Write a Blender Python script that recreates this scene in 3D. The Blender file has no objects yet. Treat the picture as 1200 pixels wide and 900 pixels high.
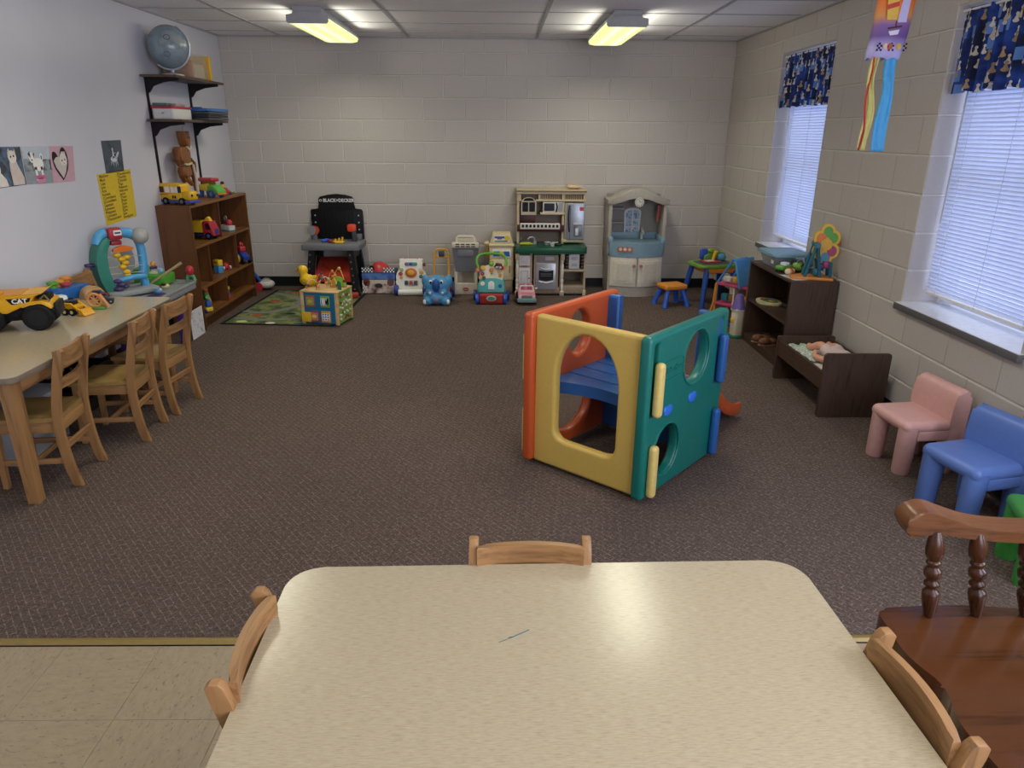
import bpy, bmesh, math, random
from mathutils import Matrix, Vector
random.seed(7)
sc = bpy.context.scene
COL = sc.collection
PI = math.pi

# ---------------------------------------------------------------- camera
F, PT, YW, RL = 830.88, .3421, .0189, .0086
CAM = Vector((-.0561, -7.505, 1.5682))
def cam_dir(u, v):
    c, s = math.cos(RL), math.sin(RL); u, v = c*u+s*v, -s*u+c*v
    c, s = math.cos(PT), math.sin(PT); y, z = c-s*v, -s-c*v
    c, s = math.cos(YW), math.sin(YW)
    return Vector((c*u+s*y, -s*u+c*y, z))
fw = cam_dir(0, 0); rt = cam_dir(1, 0)-fw; up = fw-cam_dir(0, 1)
cd = bpy.data.cameras.new('camera'); cam = bpy.data.objects.new('camera', cd); COL.objects.link(cam)
m = Matrix.Identity(4)
for i in range(3):
    m[i][0], m[i][1], m[i][2], m[i][3] = rt[i], up[i], -fw[i], CAM[i]
cam.matrix_world = m
cd.sensor_width = 36; cd.lens = F/1200*36; cd.clip_start = .05; cd.clip_end = 60
sc.camera = cam
# ---------------------------------------------------------------- sky, exposure, large lights
w = bpy.data.worlds.new('overcast_sky'); sc.world = w; w.use_nodes = True
bg = w.node_tree.nodes['Background']; bg.inputs[0].default_value = (.56, .665, 1, 1); bg.inputs[1].default_value = 3.0
vs = sc.view_settings
vs.view_transform = 'Standard'; vs.look = 'None'; vs.gamma = 1; vs.use_curve_mapping = False; vs.exposure = -.06
sc.cycles.max_bounces = 8; sc.cycles.diffuse_bounces = 5; sc.cycles.glossy_bounces = 3
sc.cycles.transmission_bounces = 6; sc.cycles.transparent_max_bounces = 8
sc.cycles.use_denoising = True; sc.cycles.caustics_reflective = False; sc.cycles.caustics_refractive = False
def area(name, loc, target, size, energy, color):
    l = bpy.data.lights.new(name, 'AREA'); l.shape = 'RECTANGLE'; l.size, l.size_y = size
    l.energy = energy; l.color = color
    o = bpy.data.objects.new(name, l); COL.objects.link(o); o.location = loc
    o.rotation_euler = (Vector(target)-Vector(loc)).to_track_quat('-Z', 'Y').to_euler()
    return o
# area lights added out of view as cool fill; no windows behind them
for yy in (-6.35, -8.6): area('added_side_fill', (2.19, yy, 1.42), (-2, yy+.5, 1.42), (1.0, 1.45), 58, (.76, .82, 1))
area('added_rear_fill', (1.0, -9.8, 1.5), (-2.2, -3, 2.0), (2.4, 1.5), 74, (.90, .92, 1))

# ---------------------------------------------------------------- materials
def lin(h):
    h = h.lstrip('#'); o = []
    for i in (0, 2, 4):
        c = int(h[i:i+2], 16)/255
        o.append(c/12.92 if c <= .04045 else ((c+.055)/1.055)**2.4)
    return (*o, 1)
def mul(c, k): return (min(1, c[0]*k), min(1, c[1]*k), min(1, c[2]*k), 1)
MATS = {}
class N:
    def __init__(s, name):
        s.m = bpy.data.materials.new(name); s.m.use_nodes = True
        s.t = s.m.node_tree; s.b = s.t.nodes['Principled BSDF']; s.out = s.t.nodes['Material Output']
    def n(s, typ, **kw):
        x = s.t.nodes.new('ShaderNode'+typ)
        for k, v in kw.items():
            if isinstance(v, (int, float, str, bool)) and hasattr(x, k): setattr(x, k, v)
        return x
    def l(s, a, b): s.t.links.new(a, b)
    def coord(s, scale=(1, 1, 1), rot=(0, 0, 0), kind='Object', loc=(0, 0, 0)):
        tc = s.n('TexCoord'); mp = s.n('Mapping')
        mp.inputs['Scale'].default_value = scale; mp.inputs['Rotation'].default_value = rot; mp.inputs['Location'].default_value = loc
        s.l(tc.outputs[kind], mp.inputs[0]); return mp.outputs[0]
    def noise(s, vec, scale, detail=3, rough=.5, dist=0):
        x = s.n('TexNoise'); x.inputs['Scale'].default_value = scale; x.inputs['Detail'].default_value = detail
        x.inputs['Roughness'].default_value = rough; x.inputs['Distortion'].default_value = dist
        s.l(vec, x.inputs['Vector']); return x.outputs['Fac']
    def ramp(s, fac, stops):
        x = s.n('ValToRGB'); e = x.color_ramp.elements
        while len(e) < len(stops): e.new(.5)
        for i, (p, c) in enumerate(stops): e[i].position = p; e[i].color = c
        s.l(fac, x.inputs[0]); return x.outputs[0]
    def mix(s, fac, a, b):
        x = s.n('Mix'); x.data_type = 'RGBA'
        for sock, v in ((x.inputs[0], fac), (x.inputs[6], a), (x.inputs[7], b)):
            if hasattr(v, 'is_output'): s.l(v, sock)
            else: sock.default_value = v
        return x.outputs[2]
    def math(s, op, a, b=0.):
        x = s.n('Math'); x.operation = op
        for sock, v in ((x.inputs[0], a), (x.inputs[1], b)):
            if hasattr(v, 'is_output'): s.l(v, sock)
            else: sock.default_value = v
        return x.outputs[0]
    def color(s, c): s.l(c, s.b.inputs['Base Color']) if hasattr(c, 'is_output') else setattr(s.b.inputs['Base Color'], 'default_value', c)
    def rough(s, r): s.b.inputs['Roughness'].default_value = r
    def bump(s, h, strength=.2, dist=.002):
        x = s.n('Bump'); x.inputs['Strength'].default_value = strength; x.inputs['Distance'].default_value = dist
        s.l(h, x.inputs['Height']); s.l(x.outputs[0], s.b.inputs['Normal'])
def P(h, r=.42, metal=0, bump=.05, var=.06):
    """moulded plastic / paint with slight mottling"""
    k = (h, r, metal)
    if k in MATS: return MATS[k]
    a = N('plastic_'+h); c = lin(h); v = a.coord()
    f = a.noise(v, 38, 3)
    a.color(a.ramp(f, [(.3, mul(c, 1-var)), (.7, mul(c, 1+var))])); a.rough(r); a.b.inputs['Metallic'].default_value = metal
    if max(c[:3]) < .035: a.b.inputs['Specular IOR Level'].default_value = .22
    if bump: a.bump(a.noise(v, 160, 2), bump, .001)
    MATS[k] = a.m; return a.m
def W(h1, h2, axis='z', sc_=1., r=.42, grain=16):
    k = ('w', h1, h2, axis, sc_, r)
    if k in MATS: return MATS[k]
    a = N('wood_'+h1); s = [grain*sc_]*3; s['xyz'.index(axis)] = grain*sc_*.07
    v = a.coord(tuple(s)); f = a.noise(v, 1.3, 6, .62, .35); f2 = a.noise(v, 9, 3, .6)
    g = a.math('ADD', a.math('MULTIPLY', f, .75), a.math('MULTIPLY', f2, .25))
    c1, c2 = lin(h1), lin(h2)
    a.color(a.ramp(g, [(.36, c1), (.5, mul(c2, .92)), (.64, c2)])); a.rough(r); a.bump(f2, .12, .001)
    MATS[k] = a.m; return a.m
def emis(h, s):
    k = ('e', h, s)
    if k in MATS: return MATS[k]
    a = N('glow_'+h); a.color(lin(h)); a.b.inputs['Emission Color'].default_value = lin(h)
    v = a.coord((1, 1, 1)); a.l(a.ramp(a.noise(v, 3), [(0, mul(lin(h), .97)), (1, lin(h))]), a.b.inputs['Emission Color'])
    a.b.inputs['Emission Strength'].default_value = s; MATS[k] = a.m; return a.m
def clear(h, alpha=.35, r=.15):
    k = ('c', h, alpha)
    if k in MATS: return MATS[k]
    a = N('clear_plastic_'+h); a.color(lin(h)); a.rough(r)
    f = a.noise(a.coord(), 12); rr = a.ramp(f, [(0, (alpha*.9,)*3+(1,)), (1, (min(1, alpha*1.1),)*3+(1,))])
    a.l(rr, a.b.inputs['Alpha']); MATS[k] = a.m; return a.m

def mk_block(name, h, hmort):
    a = N(name); v = a.coord(kind='Object'); c = lin(h)
    tc = a.n('TexCoord'); oi = a.n('ObjectInfo')
    f = a.noise(v, 55, 5, .65); f2 = a.noise(v, 260, 2)
    col = a.ramp(f, [(.3, mul(c, .96)), (.7, mul(c, 1.03))])
    tone = a.ramp(oi.outputs['Random'], [(0, (.965, .965, .965, 1)), (1, (1, 1, 1, 1))])
    mx = a.n('Mix'); mx.data_type = 'RGBA'; mx.blend_type = 'MULTIPLY'; mx.inputs[0].default_value = 1
    a.l(col, mx.inputs[6]); a.l(tone, mx.inputs[7]); a.color(mx.outputs[2]); a.rough(.5)
    a.bump(a.math('ADD', f, a.math('MULTIPLY', f2, .5)), .22, .003); return a.m
M_BLOCK = mk_block('painted_block', 'bdb6b1', '')
M_MORTAR = mk_block('painted_mortar', 'd0cbc4', '')
def mk_dry():
    a = N('drywall_paint'); v = a.coord(); c = lin('cdccd6')
    a.color(a.ramp(a.noise(v, 2.5, 3), [(.3, mul(c, .97)), (.7, mul(c, 1.02))])); a.rough(.38)
    a.bump(a.noise(v, 190, 3), .12, .002); return a.m
M_DRY = mk_dry()
def mk_carpet():
    a = N('carpet_loop'); v = a.coord(rot=(0, 0, math.radians(50)))
    nz = a.n('TexNoise'); nz.inputs['Scale'].default_value = 60; a.l(v, nz.inputs['Vector'])
    mv = a.n('Vector' 'Math'); mv.operation = 'SCALE'; mv.inputs['Scale'].default_value = .006; a.l(nz.outputs['Color'], mv.inputs[0])
    ad = a.n('Vector' 'Math'); ad.operation = 'ADD'; a.l(v, ad.inputs[0]); a.l(mv.outputs[0], ad.inputs[1])
    b = a.n('TexBrick'); b.offset = .5; b.inputs['Scale'].default_value = 1
    b.inputs['Brick Width'].default_value = .046; b.inputs['Row Height'].default_value = .0245
    b.inputs['Mortar Size'].default_value = .0022; b.inputs['Mortar Smooth'].default_value = .5
    a.l(ad.outputs[0], b.inputs['Vector'])
    loops = a.n('TexVoronoi'); loops.inputs['Scale'].default_value = 210; a.l(v, loops.inputs['Vector'])
    base = a.ramp(loops.outputs['Color'], [(0, lin('453934')), (.6, lin('61524c')), (1, lin('75665f'))])
    fl = a.ramp(a.noise(v, 70, 2), [(.42, (0, 0, 0, 1)), (.6, (1, 1, 1, 1))])
    mort = a.math('MULTIPLY', b.outputs['Fac'], fl)
    c = a.mix(a.math('MULTIPLY', mort, .6), base, lin('9d9085'))
    big = a.ramp(a.noise(v, .9, 3), [(.3, (.9, .9, .9, 1)), (.7, (1.06, 1.05, 1.04, 1))])
    mx = a.n('Mix'); mx.data_type = 'RGBA'; mx.blend_type = 'MULTIPLY'; mx.inputs[0].default_value = 1
    a.l(c, mx.inputs[6]); a.l(big, mx.inputs[7]); a.color(mx.outputs[2]); a.rough(.95)
    a.b.inputs['Specular IOR Level'].default_value = .15
    a.bump(a.math('ADD', loops.outputs['Distance'], b.outputs['Fac']), .8, .003); return a.m
M_CARPET = mk_carpet()
def mk_vct():
    a = N('vinyl_tile'); oi = a.n('ObjectInfo'); c = lin('9b8a70')
    tc = a.n('TexCoord'); ad = a.n('Vector' 'Math'); ad.operation = 'ADD'; a.l(tc.outputs['Object'], ad.inputs[0])
    cb = a.n('CombineXYZ'); a.l(a.math('MULTIPLY', oi.outputs['Random'], 40.), cb.inputs[0]); a.l(cb.outputs[0], ad.inputs[1])
    mp = a.n('Mapping'); mp.inputs['Scale'].default_value = (1, 2.6, 1); mp.inputs['Rotation'].default_value = (0, 0, .35); a.l(ad.outputs[0], mp.inputs[0])
    v = mp.outputs[0]
    base = a.ramp(a.noise(v, 22, 5, .65, .6), [(.3, mul(c, .86)), (.5, c), (.72, mul(c, 1.1))])
    fleck = a.ramp(a.noise(v, 48, 3, .6, 1.), [(.34, (1, 1, 1, 1)), (.40, (0, 0, 0, 1))])
    a.color(a.mix(fleck, base, lin('7d6c58'))); a.rough(.42)
    a.bump(a.noise(v, 30, 3), .05, .001); return a.m
M_VCT = mk_vct()
def mk_lam():
    a = N('laminate_top'); v = a.coord((9, 100, 100))
    f = a.noise(v, 5, 4, .7, .2); c = lin('ae9f84')
    a.color(a.ramp(f, [(.33, lin('9d8e74')), (.47, c), (.68, lin('b9ab90'))])); a.rough(.2)
    a.bump(f, .02, .0004); return a.m
M_LAM = mk_lam()
def mk_ceil():
    a = N('ceiling_fissured'); v = a.coord(); c = lin('ecebef')
    hole = a.ramp(a.noise(v, 120, 3, .6), [(.36, mul(c, .8)), (.44, c), (.8, mul(c, 1.04))])
    a.color(hole); a.rough(.9); a.bump(a.noise(v, 130, 3), .35, .003); return a.m
M_CEIL = mk_ceil()
def mk_slat():
    a = N('blind_slat'); a.color(lin('f2f3f6')); a.rough(.5)
    v = a.coord(); a.color(a.ramp(a.noise(v, 20), [(.3, lin('eceef4')), (.7, lin('f6f7fa'))]))
    tr = a.n('BsdfTranslucent'); tr.inputs[0].default_value = (.82, .87, 1, 1)
    mx = a.n('MixShader'); mx.inputs[0].default_value = .42
    a.l(a.b.outputs[0], mx.inputs[1]); a.l(tr.outputs[0], mx.inputs[2]); a.l(mx.outputs[0], a.out.inputs[0]); return a.m
M_SLAT = mk_slat()
def mk_glass():
    a = N('window_glass'); tr = a.n('BsdfTransparent'); gl = a.n('BsdfGlossy'); gl.inputs['Roughness'].default_value = .02
    fr = a.n('Fresnel'); mx = a.n('MixShader'); a.l(a.ramp(a.noise(a.coord(), 2), [(0, (.04,)*3+(1,)), (1, (.06,)*3+(1,))]), mx.inputs[0])
    a.l(tr.outputs[0], mx.inputs[1]); a.l(gl.outputs[0], mx.inputs[2]); a.l(mx.outputs[0], a.out.inputs[0]); return a.m
M_GLASS = mk_glass()
def mk_lens():
    a = N('prismatic_lens'); tc = a.n('TexCoord'); sp = a.n('SeparateXYZ'); a.l(tc.outputs['Object'], sp.inputs[0])
    d = a.math('ABSOLUTE', a.math('SUBTRACT', a.math('ABSOLUTE', sp.outputs[0]), .062))     # two tubes behind the lens
    rib = a.math('MULTIPLY', a.noise(tc.outputs['Object'], 60, 2), .012)
    c = a.ramp(a.math('MULTIPLY', a.math('ADD', d, rib), 10.), [(.1, lin('fdffe0')), (.35, lin('f2fab0')), (.7, lin('e6ee96'))])
    a.color(lin('e8ecc8')); a.l(c, a.b.inputs['Emission Color']); a.b.inputs['Emission Strength'].default_value = 1.12; return a.m
M_LENS = mk_lens()
def mk_fabric():
    """dark blue cotton printed with rows of cream sitting cats and pale blue patches"""
    a = N('valance_print'); tc = a.n('TexCoord'); sp = a.n('SeparateXYZ'); a.l(tc.outputs['UV'], sp.inputs[0])
    u, v = sp.outputs[0], sp.outputs[1]
    base = a.ramp(a.noise(tc.outputs['UV'], 9, 4), [(.38, lin('0c1638')), (.52, lin('172f70')), (.7, lin('2a52a4'))])
    def layer(su, sv, ou, ov, thr):
        row = a.math('FLOOR', a.math('ADD', a.math('MULTIPLY', v, sv), ov))
        uu = a.math('ADD', a.math('ADD', a.math('MULTIPLY', u, su), ou), a.math('MULTIPLY', row, .37))
        cell = a.n('CombineXYZ'); a.l(a.math('FLOOR', uu), cell.inputs[0]); a.l(row, cell.inputs[1]); cell.inputs[2].default_value = ou
        wn = a.n('TexWhiteNoise'); a.l(cell.outputs[0], wn.inputs['Vector'])
        x = a.math('SUBTRACT', a.math('FRACT', uu), .5)
        y = a.math('FRACT', a.math('ADD', a.math('MULTIPLY', v, sv), ov))
        on = a.math('GREATER_THAN', wn.outputs['Value'], thr)
        return x, y, on, wn.outputs['Color']
    def ell(x, y, cx, cy, rx, ry):
        dx = a.math('DIVIDE', a.math('SUBTRACT', x, cx), rx); dy = a.math('DIVIDE', a.math('SUBTRACT', y, cy), ry)
        return a.math('LESS_THAN', a.math('ADD', a.math('MULTIPLY', dx, dx), a.math('MULTIPLY', dy, dy)), 1.)
    x, y, on, c = layer(15, 14, .4, .3, .66)
    sq = a.math('MULTIPLY', a.math('LESS_THAN', a.math('ABSOLUTE', x), .3), a.math('MULTIPLY', a.math('GREATER_THAN', y, .2), on))
    col = a.mix(sq, base, lin('5f86c4'))
    for su, sv, ou, ov, thr, h in ((25, 16, 0, 0, .5, 'd8cfb8'), (22, 14, 3.3, .5, .72, 'cbbca2'), (22, 15, 7.7, .2, .82, 'a98d62')):
        x, y, on, c = layer(su, sv, ou, ov, thr)
        tri = a.math('LESS_THAN', a.math('ABSOLUTE', x), a.math('MULTIPLY', a.math('SUBTRACT', .78, y), .38))
        body = a.math('MULTIPLY', tri, a.math('GREATER_THAN', y, .16))
        shp = a.math('MAXIMUM', a.math('MAXIMUM', body, ell(x, y, .02, .74, .13, .12)), ell(x, y, 0, .25, .25, .15))
        col = a.mix(a.math('MULTIPLY', shp, on), col, lin(h))
    a.color(col); a.rough(.85)
    tr = a.n('BsdfTranslucent'); a.l(col, tr.inputs[0]); mx = a.n('MixShader'); mx.inputs[0].default_value = .12
    a.l(a.b.outputs[0], mx.inputs[1]); a.l(tr.outputs[0], mx.inputs[2]); a.l(mx.outputs[0], a.out.inputs[0]); return a.m
M_VAL = mk_fabric()
# ---------------------------------------------------------------- geometry helpers
def rect(w, h, cx=0, cy=0): return [(cx-w/2, cy-h/2), (cx+w/2, cy-h/2), (cx+w/2, cy+h/2), (cx-w/2, cy+h/2)]
def rrect(w, h, r, n=5, cx=0, cy=0):
    r = min(r, w/2-1e-5, h/2-1e-5); o = []
    for sx, sy, a0 in ((1, -1, -90), (1, 1, 0), (-1, 1, 90), (-1, -1, 180)):
        for i in range(n+1):
            a = math.radians(a0+90*i/n); o.append((cx+sx*(w/2-r)+r*math.cos(a), cy+sy*(h/2-r)+r*math.sin(a)))
    return o
def ell(rx, ry, n=24, cx=0, cy=0, a0=0, a1=360):
    full = abs(a1-a0) >= 360
    k = n if full else n+1
    return [(cx+rx*math.cos(math.radians(a0+(a1-a0)*i/n)), cy+ry*math.sin(math.radians(a0+(a1-a0)*i/n))) for i in range(k)]
def T(x=0, y=0, z=0, rx=0, ry=0, rz=0):
    return Matrix.Translation((x, y, z)) @ Matrix.Rotation(math.radians(rz), 4, 'Z') @ Matrix.Rotation(math.radians(ry), 4, 'Y') @ Matrix.Rotation(math.radians(rx), 4, 'X')
XZ = Matrix(((1, 0, 0, 0), (0, 0, -1, 0), (0, 1, 0, 0), (0, 0, 0, 1)))      # polygon (x, y) -> (x, z), depth towards -y
YZ = Matrix(((0, 0, 1, 0), (1, 0, 0, 0), (0, 1, 0, 0), (0, 0, 0, 1)))       # polygon (x, y) -> (y, z), depth towards +x
class G:
    def __init__(s, X=None): s.v = []; s.f = []; s.mi = []; s.ms = []; s.X = X
    def raw(s, vs, fs, m, X=None):
        if m not in s.ms: s.ms.append(m)
        k = s.ms.index(m); b = len(s.v)
        M = X
        if s.X is not None: M = s.X @ X if X is not None else s.X
        s.v += [tuple(M @ Vector(v)) for v in vs] if M is not None else [tuple(v) for v in vs]
        s.f += [tuple(b+i for i in f) for f in fs]; s.mi += [k]*len(fs); return s
    def bm(s, bm, m, X=None):
        bm.verts.index_update(); s.raw([v.co.copy() for v in bm.verts], [[v.index for v in f.verts] for f in bm.faces], m, X); bm.free(); return s
    def box(s, c, d, m, bev=0, seg=2, X=None):
        x, y, z = c; a, b, e = d[0]/2, d[1]/2, d[2]/2
        if not bev:
            vs = [(x+i*a, y+j*b, z+k*e) for k in (-1, 1) for j in (-1, 1) for i in (-1, 1)]
            return s.raw(vs, [(0, 2, 3, 1), (4, 5, 7, 6), (0, 1, 5, 4), (2, 6, 7, 3), (0, 4, 6, 2), (1, 3, 7, 5)], m, X)
        q = bmesh.new(); bmesh.ops.create_cube(q, size=1)
        for v in q.verts: v.co = Vector((x+v.co.x*d[0], y+v.co.y*d[1], z+v.co.z*d[2]))
        bmesh.ops.bevel(q, geom=q.edges[:]+q.verts[:], offset=min(bev, a*.98, b*.98, e*.98), segments=seg, affect='EDGES', profile=.5)
        return s.bm(q, m, X)
    def prism(s, poly, h0, h1, m, bev=0, seg=2, X=None):
        n = len(poly)
        ar = sum(poly[i][0]*poly[(i+1) % n][1]-poly[(i+1) % n][0]*poly[i][1] for i in range(n))
        if ar < 0: poly = poly[::-1]
        if not bev:
            vs = [(x, y, h0) for x, y in poly]+[(x, y, h1) for x, y in poly]
            return s.raw(vs, [tuple(range(n))[::-1], tuple(range(n, 2*n))]+[(i, (i+1) % n, n+(i+1) % n, n+i) for i in range(n)], m, X)
        q = bmesh.new(); lo = [q.verts.new((x, y, h0)) for x, y in poly]; hi = [q.verts.new((x, y, h1)) for x, y in poly]
        q.faces.new(lo[::-1]); q.faces.new(hi)
        for i in range(n): q.faces.new((lo[i], lo[(i+1) % n], hi[(i+1) % n], hi[i]))
        ed = [e for e in q.edges if abs(e.verts[0].co.z-e.verts[1].co.z) < 1e-7]
        bmesh.ops.bevel(q, geom=ed, offset=bev, segments=seg, affect='EDGES', profile=.5, clamp_overlap=True)
        return s.bm(q, m, X)
    def flat(s, poly, h, m, X=None): return s.raw([(x, y, h) for x, y in poly], [tuple(range(len(poly)))], m, X)
    def tube(s, pts, r, m, n=8, closed=False, X=None, flat=1.):
        pts = [Vector(p) for p in pts]; k = len(pts); rs = r if isinstance(r, (list, tuple)) else [r]*k
        vs = []; fs = []; nrm = None
        for i, p in enumerate(pts):
            a = pts[(i-1) % k] if (closed or i) else p; b = pts[(i+1) % k] if (closed or i < k-1) else p
            t = (b-a).normalized()
            if nrm is None:
                nrm = t.orthogonal() if abs(t.z) > .9 or flat == 1. else t.cross(Vector((0, 0, 1)))
            nrm = (nrm-t*nrm.dot(t)).normalized(); bn = t.cross(nrm)
            for j in range(n):
                an = 2*PI*j/n; vs.append(p+nrm*math.cos(an)*rs[i]+bn*math.sin(an)*rs[i]*flat)
        for i in range(k if closed else k-1):
            for j in range(n):
                a, b = i*n+j, i*n+(j+1) % n; c, d = ((i+1) % k)*n+(j+1) % n, ((i+1) % k)*n+j
                fs.append((a, b, c, d))
        if not closed: fs += [tuple(range(n))[::-1], tuple((k-1)*n+j for j in range(n))]
        return s.raw(vs, fs, m, X)
    def cyl(s, p0, p1, r, m, r1=None, n=16, X=None): return s.tube([p0, p1], [r, r if r1 is None else r1], m, n, X=X)
    def lathe(s, prof, m, n=20, X=None, c=(0, 0, 0)):
        vs = []; fs = []
        for r, z in prof:
            for j in range(n): vs.append((c[0]+r*math.cos(2*PI*j/n), c[1]+r*math.sin(2*PI*j/n), c[2]+z))
        k = len(prof)
        for i in range(k-1):
            for j in range(n): fs.append((i*n+j, i*n+(j+1) % n, (i+1)*n+(j+1) % n, (i+1)*n+j))
        fs += [tuple(range(n))[::-1], tuple((k-1)*n+j for j in range(n))]
        return s.raw(vs, fs, m, X)
    def sph(s, c, r, m, u=16, v=10, X=None, z0=-1, z1=1):
        r = r if isinstance(r, (list, tuple)) else (r,)*3
        a0, a1 = math.asin(z0), math.asin(z1); vs = []; fs = []
        for i in range(v+1):
            a = a0+(a1-a0)*i/v
            for j in range(u):
                b = 2*PI*j/u; vs.append((c[0]+r[0]*math.cos(a)*math.cos(b), c[1]+r[1]*math.cos(a)*math.sin(b), c[2]+r[2]*math.sin(a)))
        for i in range(v):
            for j in range(u): fs.append((i*u+j, i*u+(j+1) % u, (i+1)*u+(j+1) % u, (i+1)*u+j))
        if z0 > -1: fs.append(tuple(range(u))[::-1])
        if z1 < 1: fs.append(tuple(v*u+j for j in range(u)))
        return s.raw(vs, fs, m, X)
    def plate(s, outer, holes, thick, m, bev=.008, X=None, res=3):
        """flat plate with rounded edges and holes: outline in xy, centred on z"""
        cu = bpy.data.curves.new('plate', 'CURVE'); cu.dimensions = '2D'; cu.fill_mode = 'BOTH'
        cu.extrude = thick/2-bev; cu.bevel_depth = bev; cu.bevel_resolution = res; cu.offset = -bev
        for loop in [outer]+list(holes):
            sp = cu.splines.new('POLY'); sp.points.add(len(loop)-1); sp.use_cyclic_u = True
            for p, (x, y) in zip(sp.points, loop): p.co = (x, y, 0, 1)
        o = bpy.data.objects.new('plate', cu); me = o.to_mesh()
        s.raw([v.co.copy() for v in me.vertices], [tuple(p.vertices) for p in me.polygons], m, X)
        o.to_mesh_clear(); bpy.data.objects.remove(o); bpy.data.curves.remove(cu); return s
    def text(s, body, size, m, X=None, bold=0., ext=.0004, align='CENTER', sx=1.):
        cu = bpy.data.curves.new('t', 'FONT'); cu.body = body; cu.size = size; cu.extrude = ext; cu.offset = bold
        cu.align_x = align; cu.align_y = 'CENTER'; cu.resolution_u = 2
        o = bpy.data.objects.new('t', cu); me = o.to_mesh()
        s.raw([(v.co.x*sx, v.co.y, v.co.z) for v in me.vertices], [tuple(p.vertices) for p in me.polygons], m, X)
        o.to_mesh_clear(); bpy.data.objects.remove(o); bpy.data.curves.remove(cu); return s
    def mesh(s, name, smooth=38):
        me = bpy.data.meshes.new(name); me.from_pydata(s.v, [], s.f)
        for x in s.ms: me.materials.append(x)
        me.polygons.foreach_set('material_index', s.mi)
        if smooth:
            me.polygons.foreach_set('use_smooth', [True]*len(me.polygons)); me.set_sharp_from_angle(angle=math.radians(smooth))
        me.update(); return me
def ob(name, data, parent=None, loc=(0, 0, 0), rot=(0, 0, 0), label=None):
    o = bpy.data.objects.new(name, data); COL.objects.link(o); o.location = loc; o.rotation_euler = rot
    if parent: o.parent = parent
    if label: o['label'] = label
    return o
def part(name, g, parent, label=None, loc=(0, 0, 0), rot=(0, 0, 0), smooth=38):
    return ob(name, g.mesh(name, smooth), parent, loc, rot, label)
def tag(o, label, cat, group=None):
    o['label'] = label; o['category'] = cat
    if group: o['group'] = group
    return o
def thing(name, label, cat, loc=(0, 0, 0), rz=0, group=None):
    o = ob(name, None, None, loc, (0, 0, math.radians(rz))); o.empty_display_size = .05
    return tag(o, label, cat, group)
def solo(name, label, cat, g, loc=(0, 0, 0), rz=0, group=None, smooth=38):
    o = ob(name, g.mesh(name, smooth), None, loc, (0, 0, math.radians(rz))); return tag(o, label, cat, group)
def struct(name, g=None, smooth=0):
    o = ob(name, g.mesh(name, smooth) if g else None); o['kind'] = 'structure'; return o
def dup(o, parent=None):
    c = o.copy(); COL.objects.link(c)
    if parent: c.parent = parent
    for ch in o.children: dup(ch, c)
    return c
# ---------------------------------------------------------------- the room
XL, XR, CE, YF = -2.7455, 2.2318, 2.4075, -10.0
Z1, BH, BW = 2.2763, .2032, .4064
WIN = [(-2.215, -1.235), (-4.56, -3.578)]; WZ0, WZ1 = .665, 2.172
fl = struct('floor', G().box((-.257, -2.8, -.05), (5.4, 5.6, .1), M_CARPET))
g = G().box((-.257, -7.85, -.06), (5.4, 4.5, .1), P('4a4036', .8)); part('subfloor', g, fl)
tm = G().prism(rect(.3041, .3041), -.006, 0, M_VCT, bev=.0006, seg=1).mesh('tile', 0)
for i in range(-5, 13):
    for j in range(7): ob('tile', tm, fl, (-1.295+.305*i, -5.77-.305*j+.152-.152+.0, -.0035), (0, 0, PI/2*random.randrange(4)))
g = G().prism([(-.016, 0), (.016, 0), (.012, .006), (.004, .009), (-.006, .008)], XL, XR, P('8a7440', .45, .3), X=Matrix(((0, 0, 1, 0), (1, 0, 0, -5.60), (0, 1, 0, 0), (0, 0, 0, 1))))
struct('trim_1', g)
bmesh_cache = {}
def block_mesh(w, h, vb=.006):
    k = (round(w, 3), round(h, 3), vb)
    if k not in bmesh_cache:
        b = .006; a, e = w/2-vb*.37, h/2-.0022
        vs = [(-a, .006, -e), (a, .006, -e), (a, .006, e), (-a, .006, e), (-a+vb, 0, -e+b), (a-vb, 0, -e+b), (a-vb, 0, e-b), (-a+vb, 0, e-b)]
        bmesh_cache[k] = G().raw(vs, [(4, 5, 6, 7), (0, 1, 5, 4), (1, 2, 6, 5), (2, 3, 7, 6), (3, 0, 4, 7)], M_BLOCK).mesh('block', 0)
    return bmesh_cache[k]
def course_rects(a0, a1, holes):
    zs = [CE]+[Z1-BH*i for i in range(12)]+[0.0]
    for r in range(len(zs)-1):
        zt, zb = zs[r], zs[r+1]
        off = 0 if r % 2 else .5
        i = math.floor(a0/BW)-1
        while (i+off)*BW < a1:
            l, h = max(a0, (i+off)*BW), min(a1, (i+off+1)*BW); i += 1
            if h-l < .02: continue
            todo = [(l, h, zb, zt)]
            for y0, y1 in holes:
                nx = []
                for (p, q, b, t) in todo:
                    if q <= y0+.004 or p >= y1-.004 or t <= WZ0+.02 or b >= WZ1-.02: nx.append((p, q, b, t)); continue
                    if p < y0: nx.append((p, y0, b, t))
                    if q > y1: nx.append((y1, q, b, t))
                    m0, m1 = max(p, y0), min(q, y1)
                    if t > WZ1: nx.append((m0, m1, WZ1, t))
                    if b < WZ0: nx.append((m0, m1, b, WZ0))
                todo = nx
            for t in todo:
                if t[1]-t[0] > .02 and t[3]-t[2] > .02: yield t
wb = struct('wall_back', G().box((-.257, .13, 1.2), (5.4, .25, 2.6), M_MORTAR))
for l, h, b, t in course_rects(XL, XR, []): ob('block', block_mesh(h-l, t-b), wb, ((l+h)/2, 0, (b+t)/2))
g = G()
ys = [.1, WIN[0][1], WIN[0][0], WIN[1][1], WIN[1][0], YF-.1]
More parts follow.
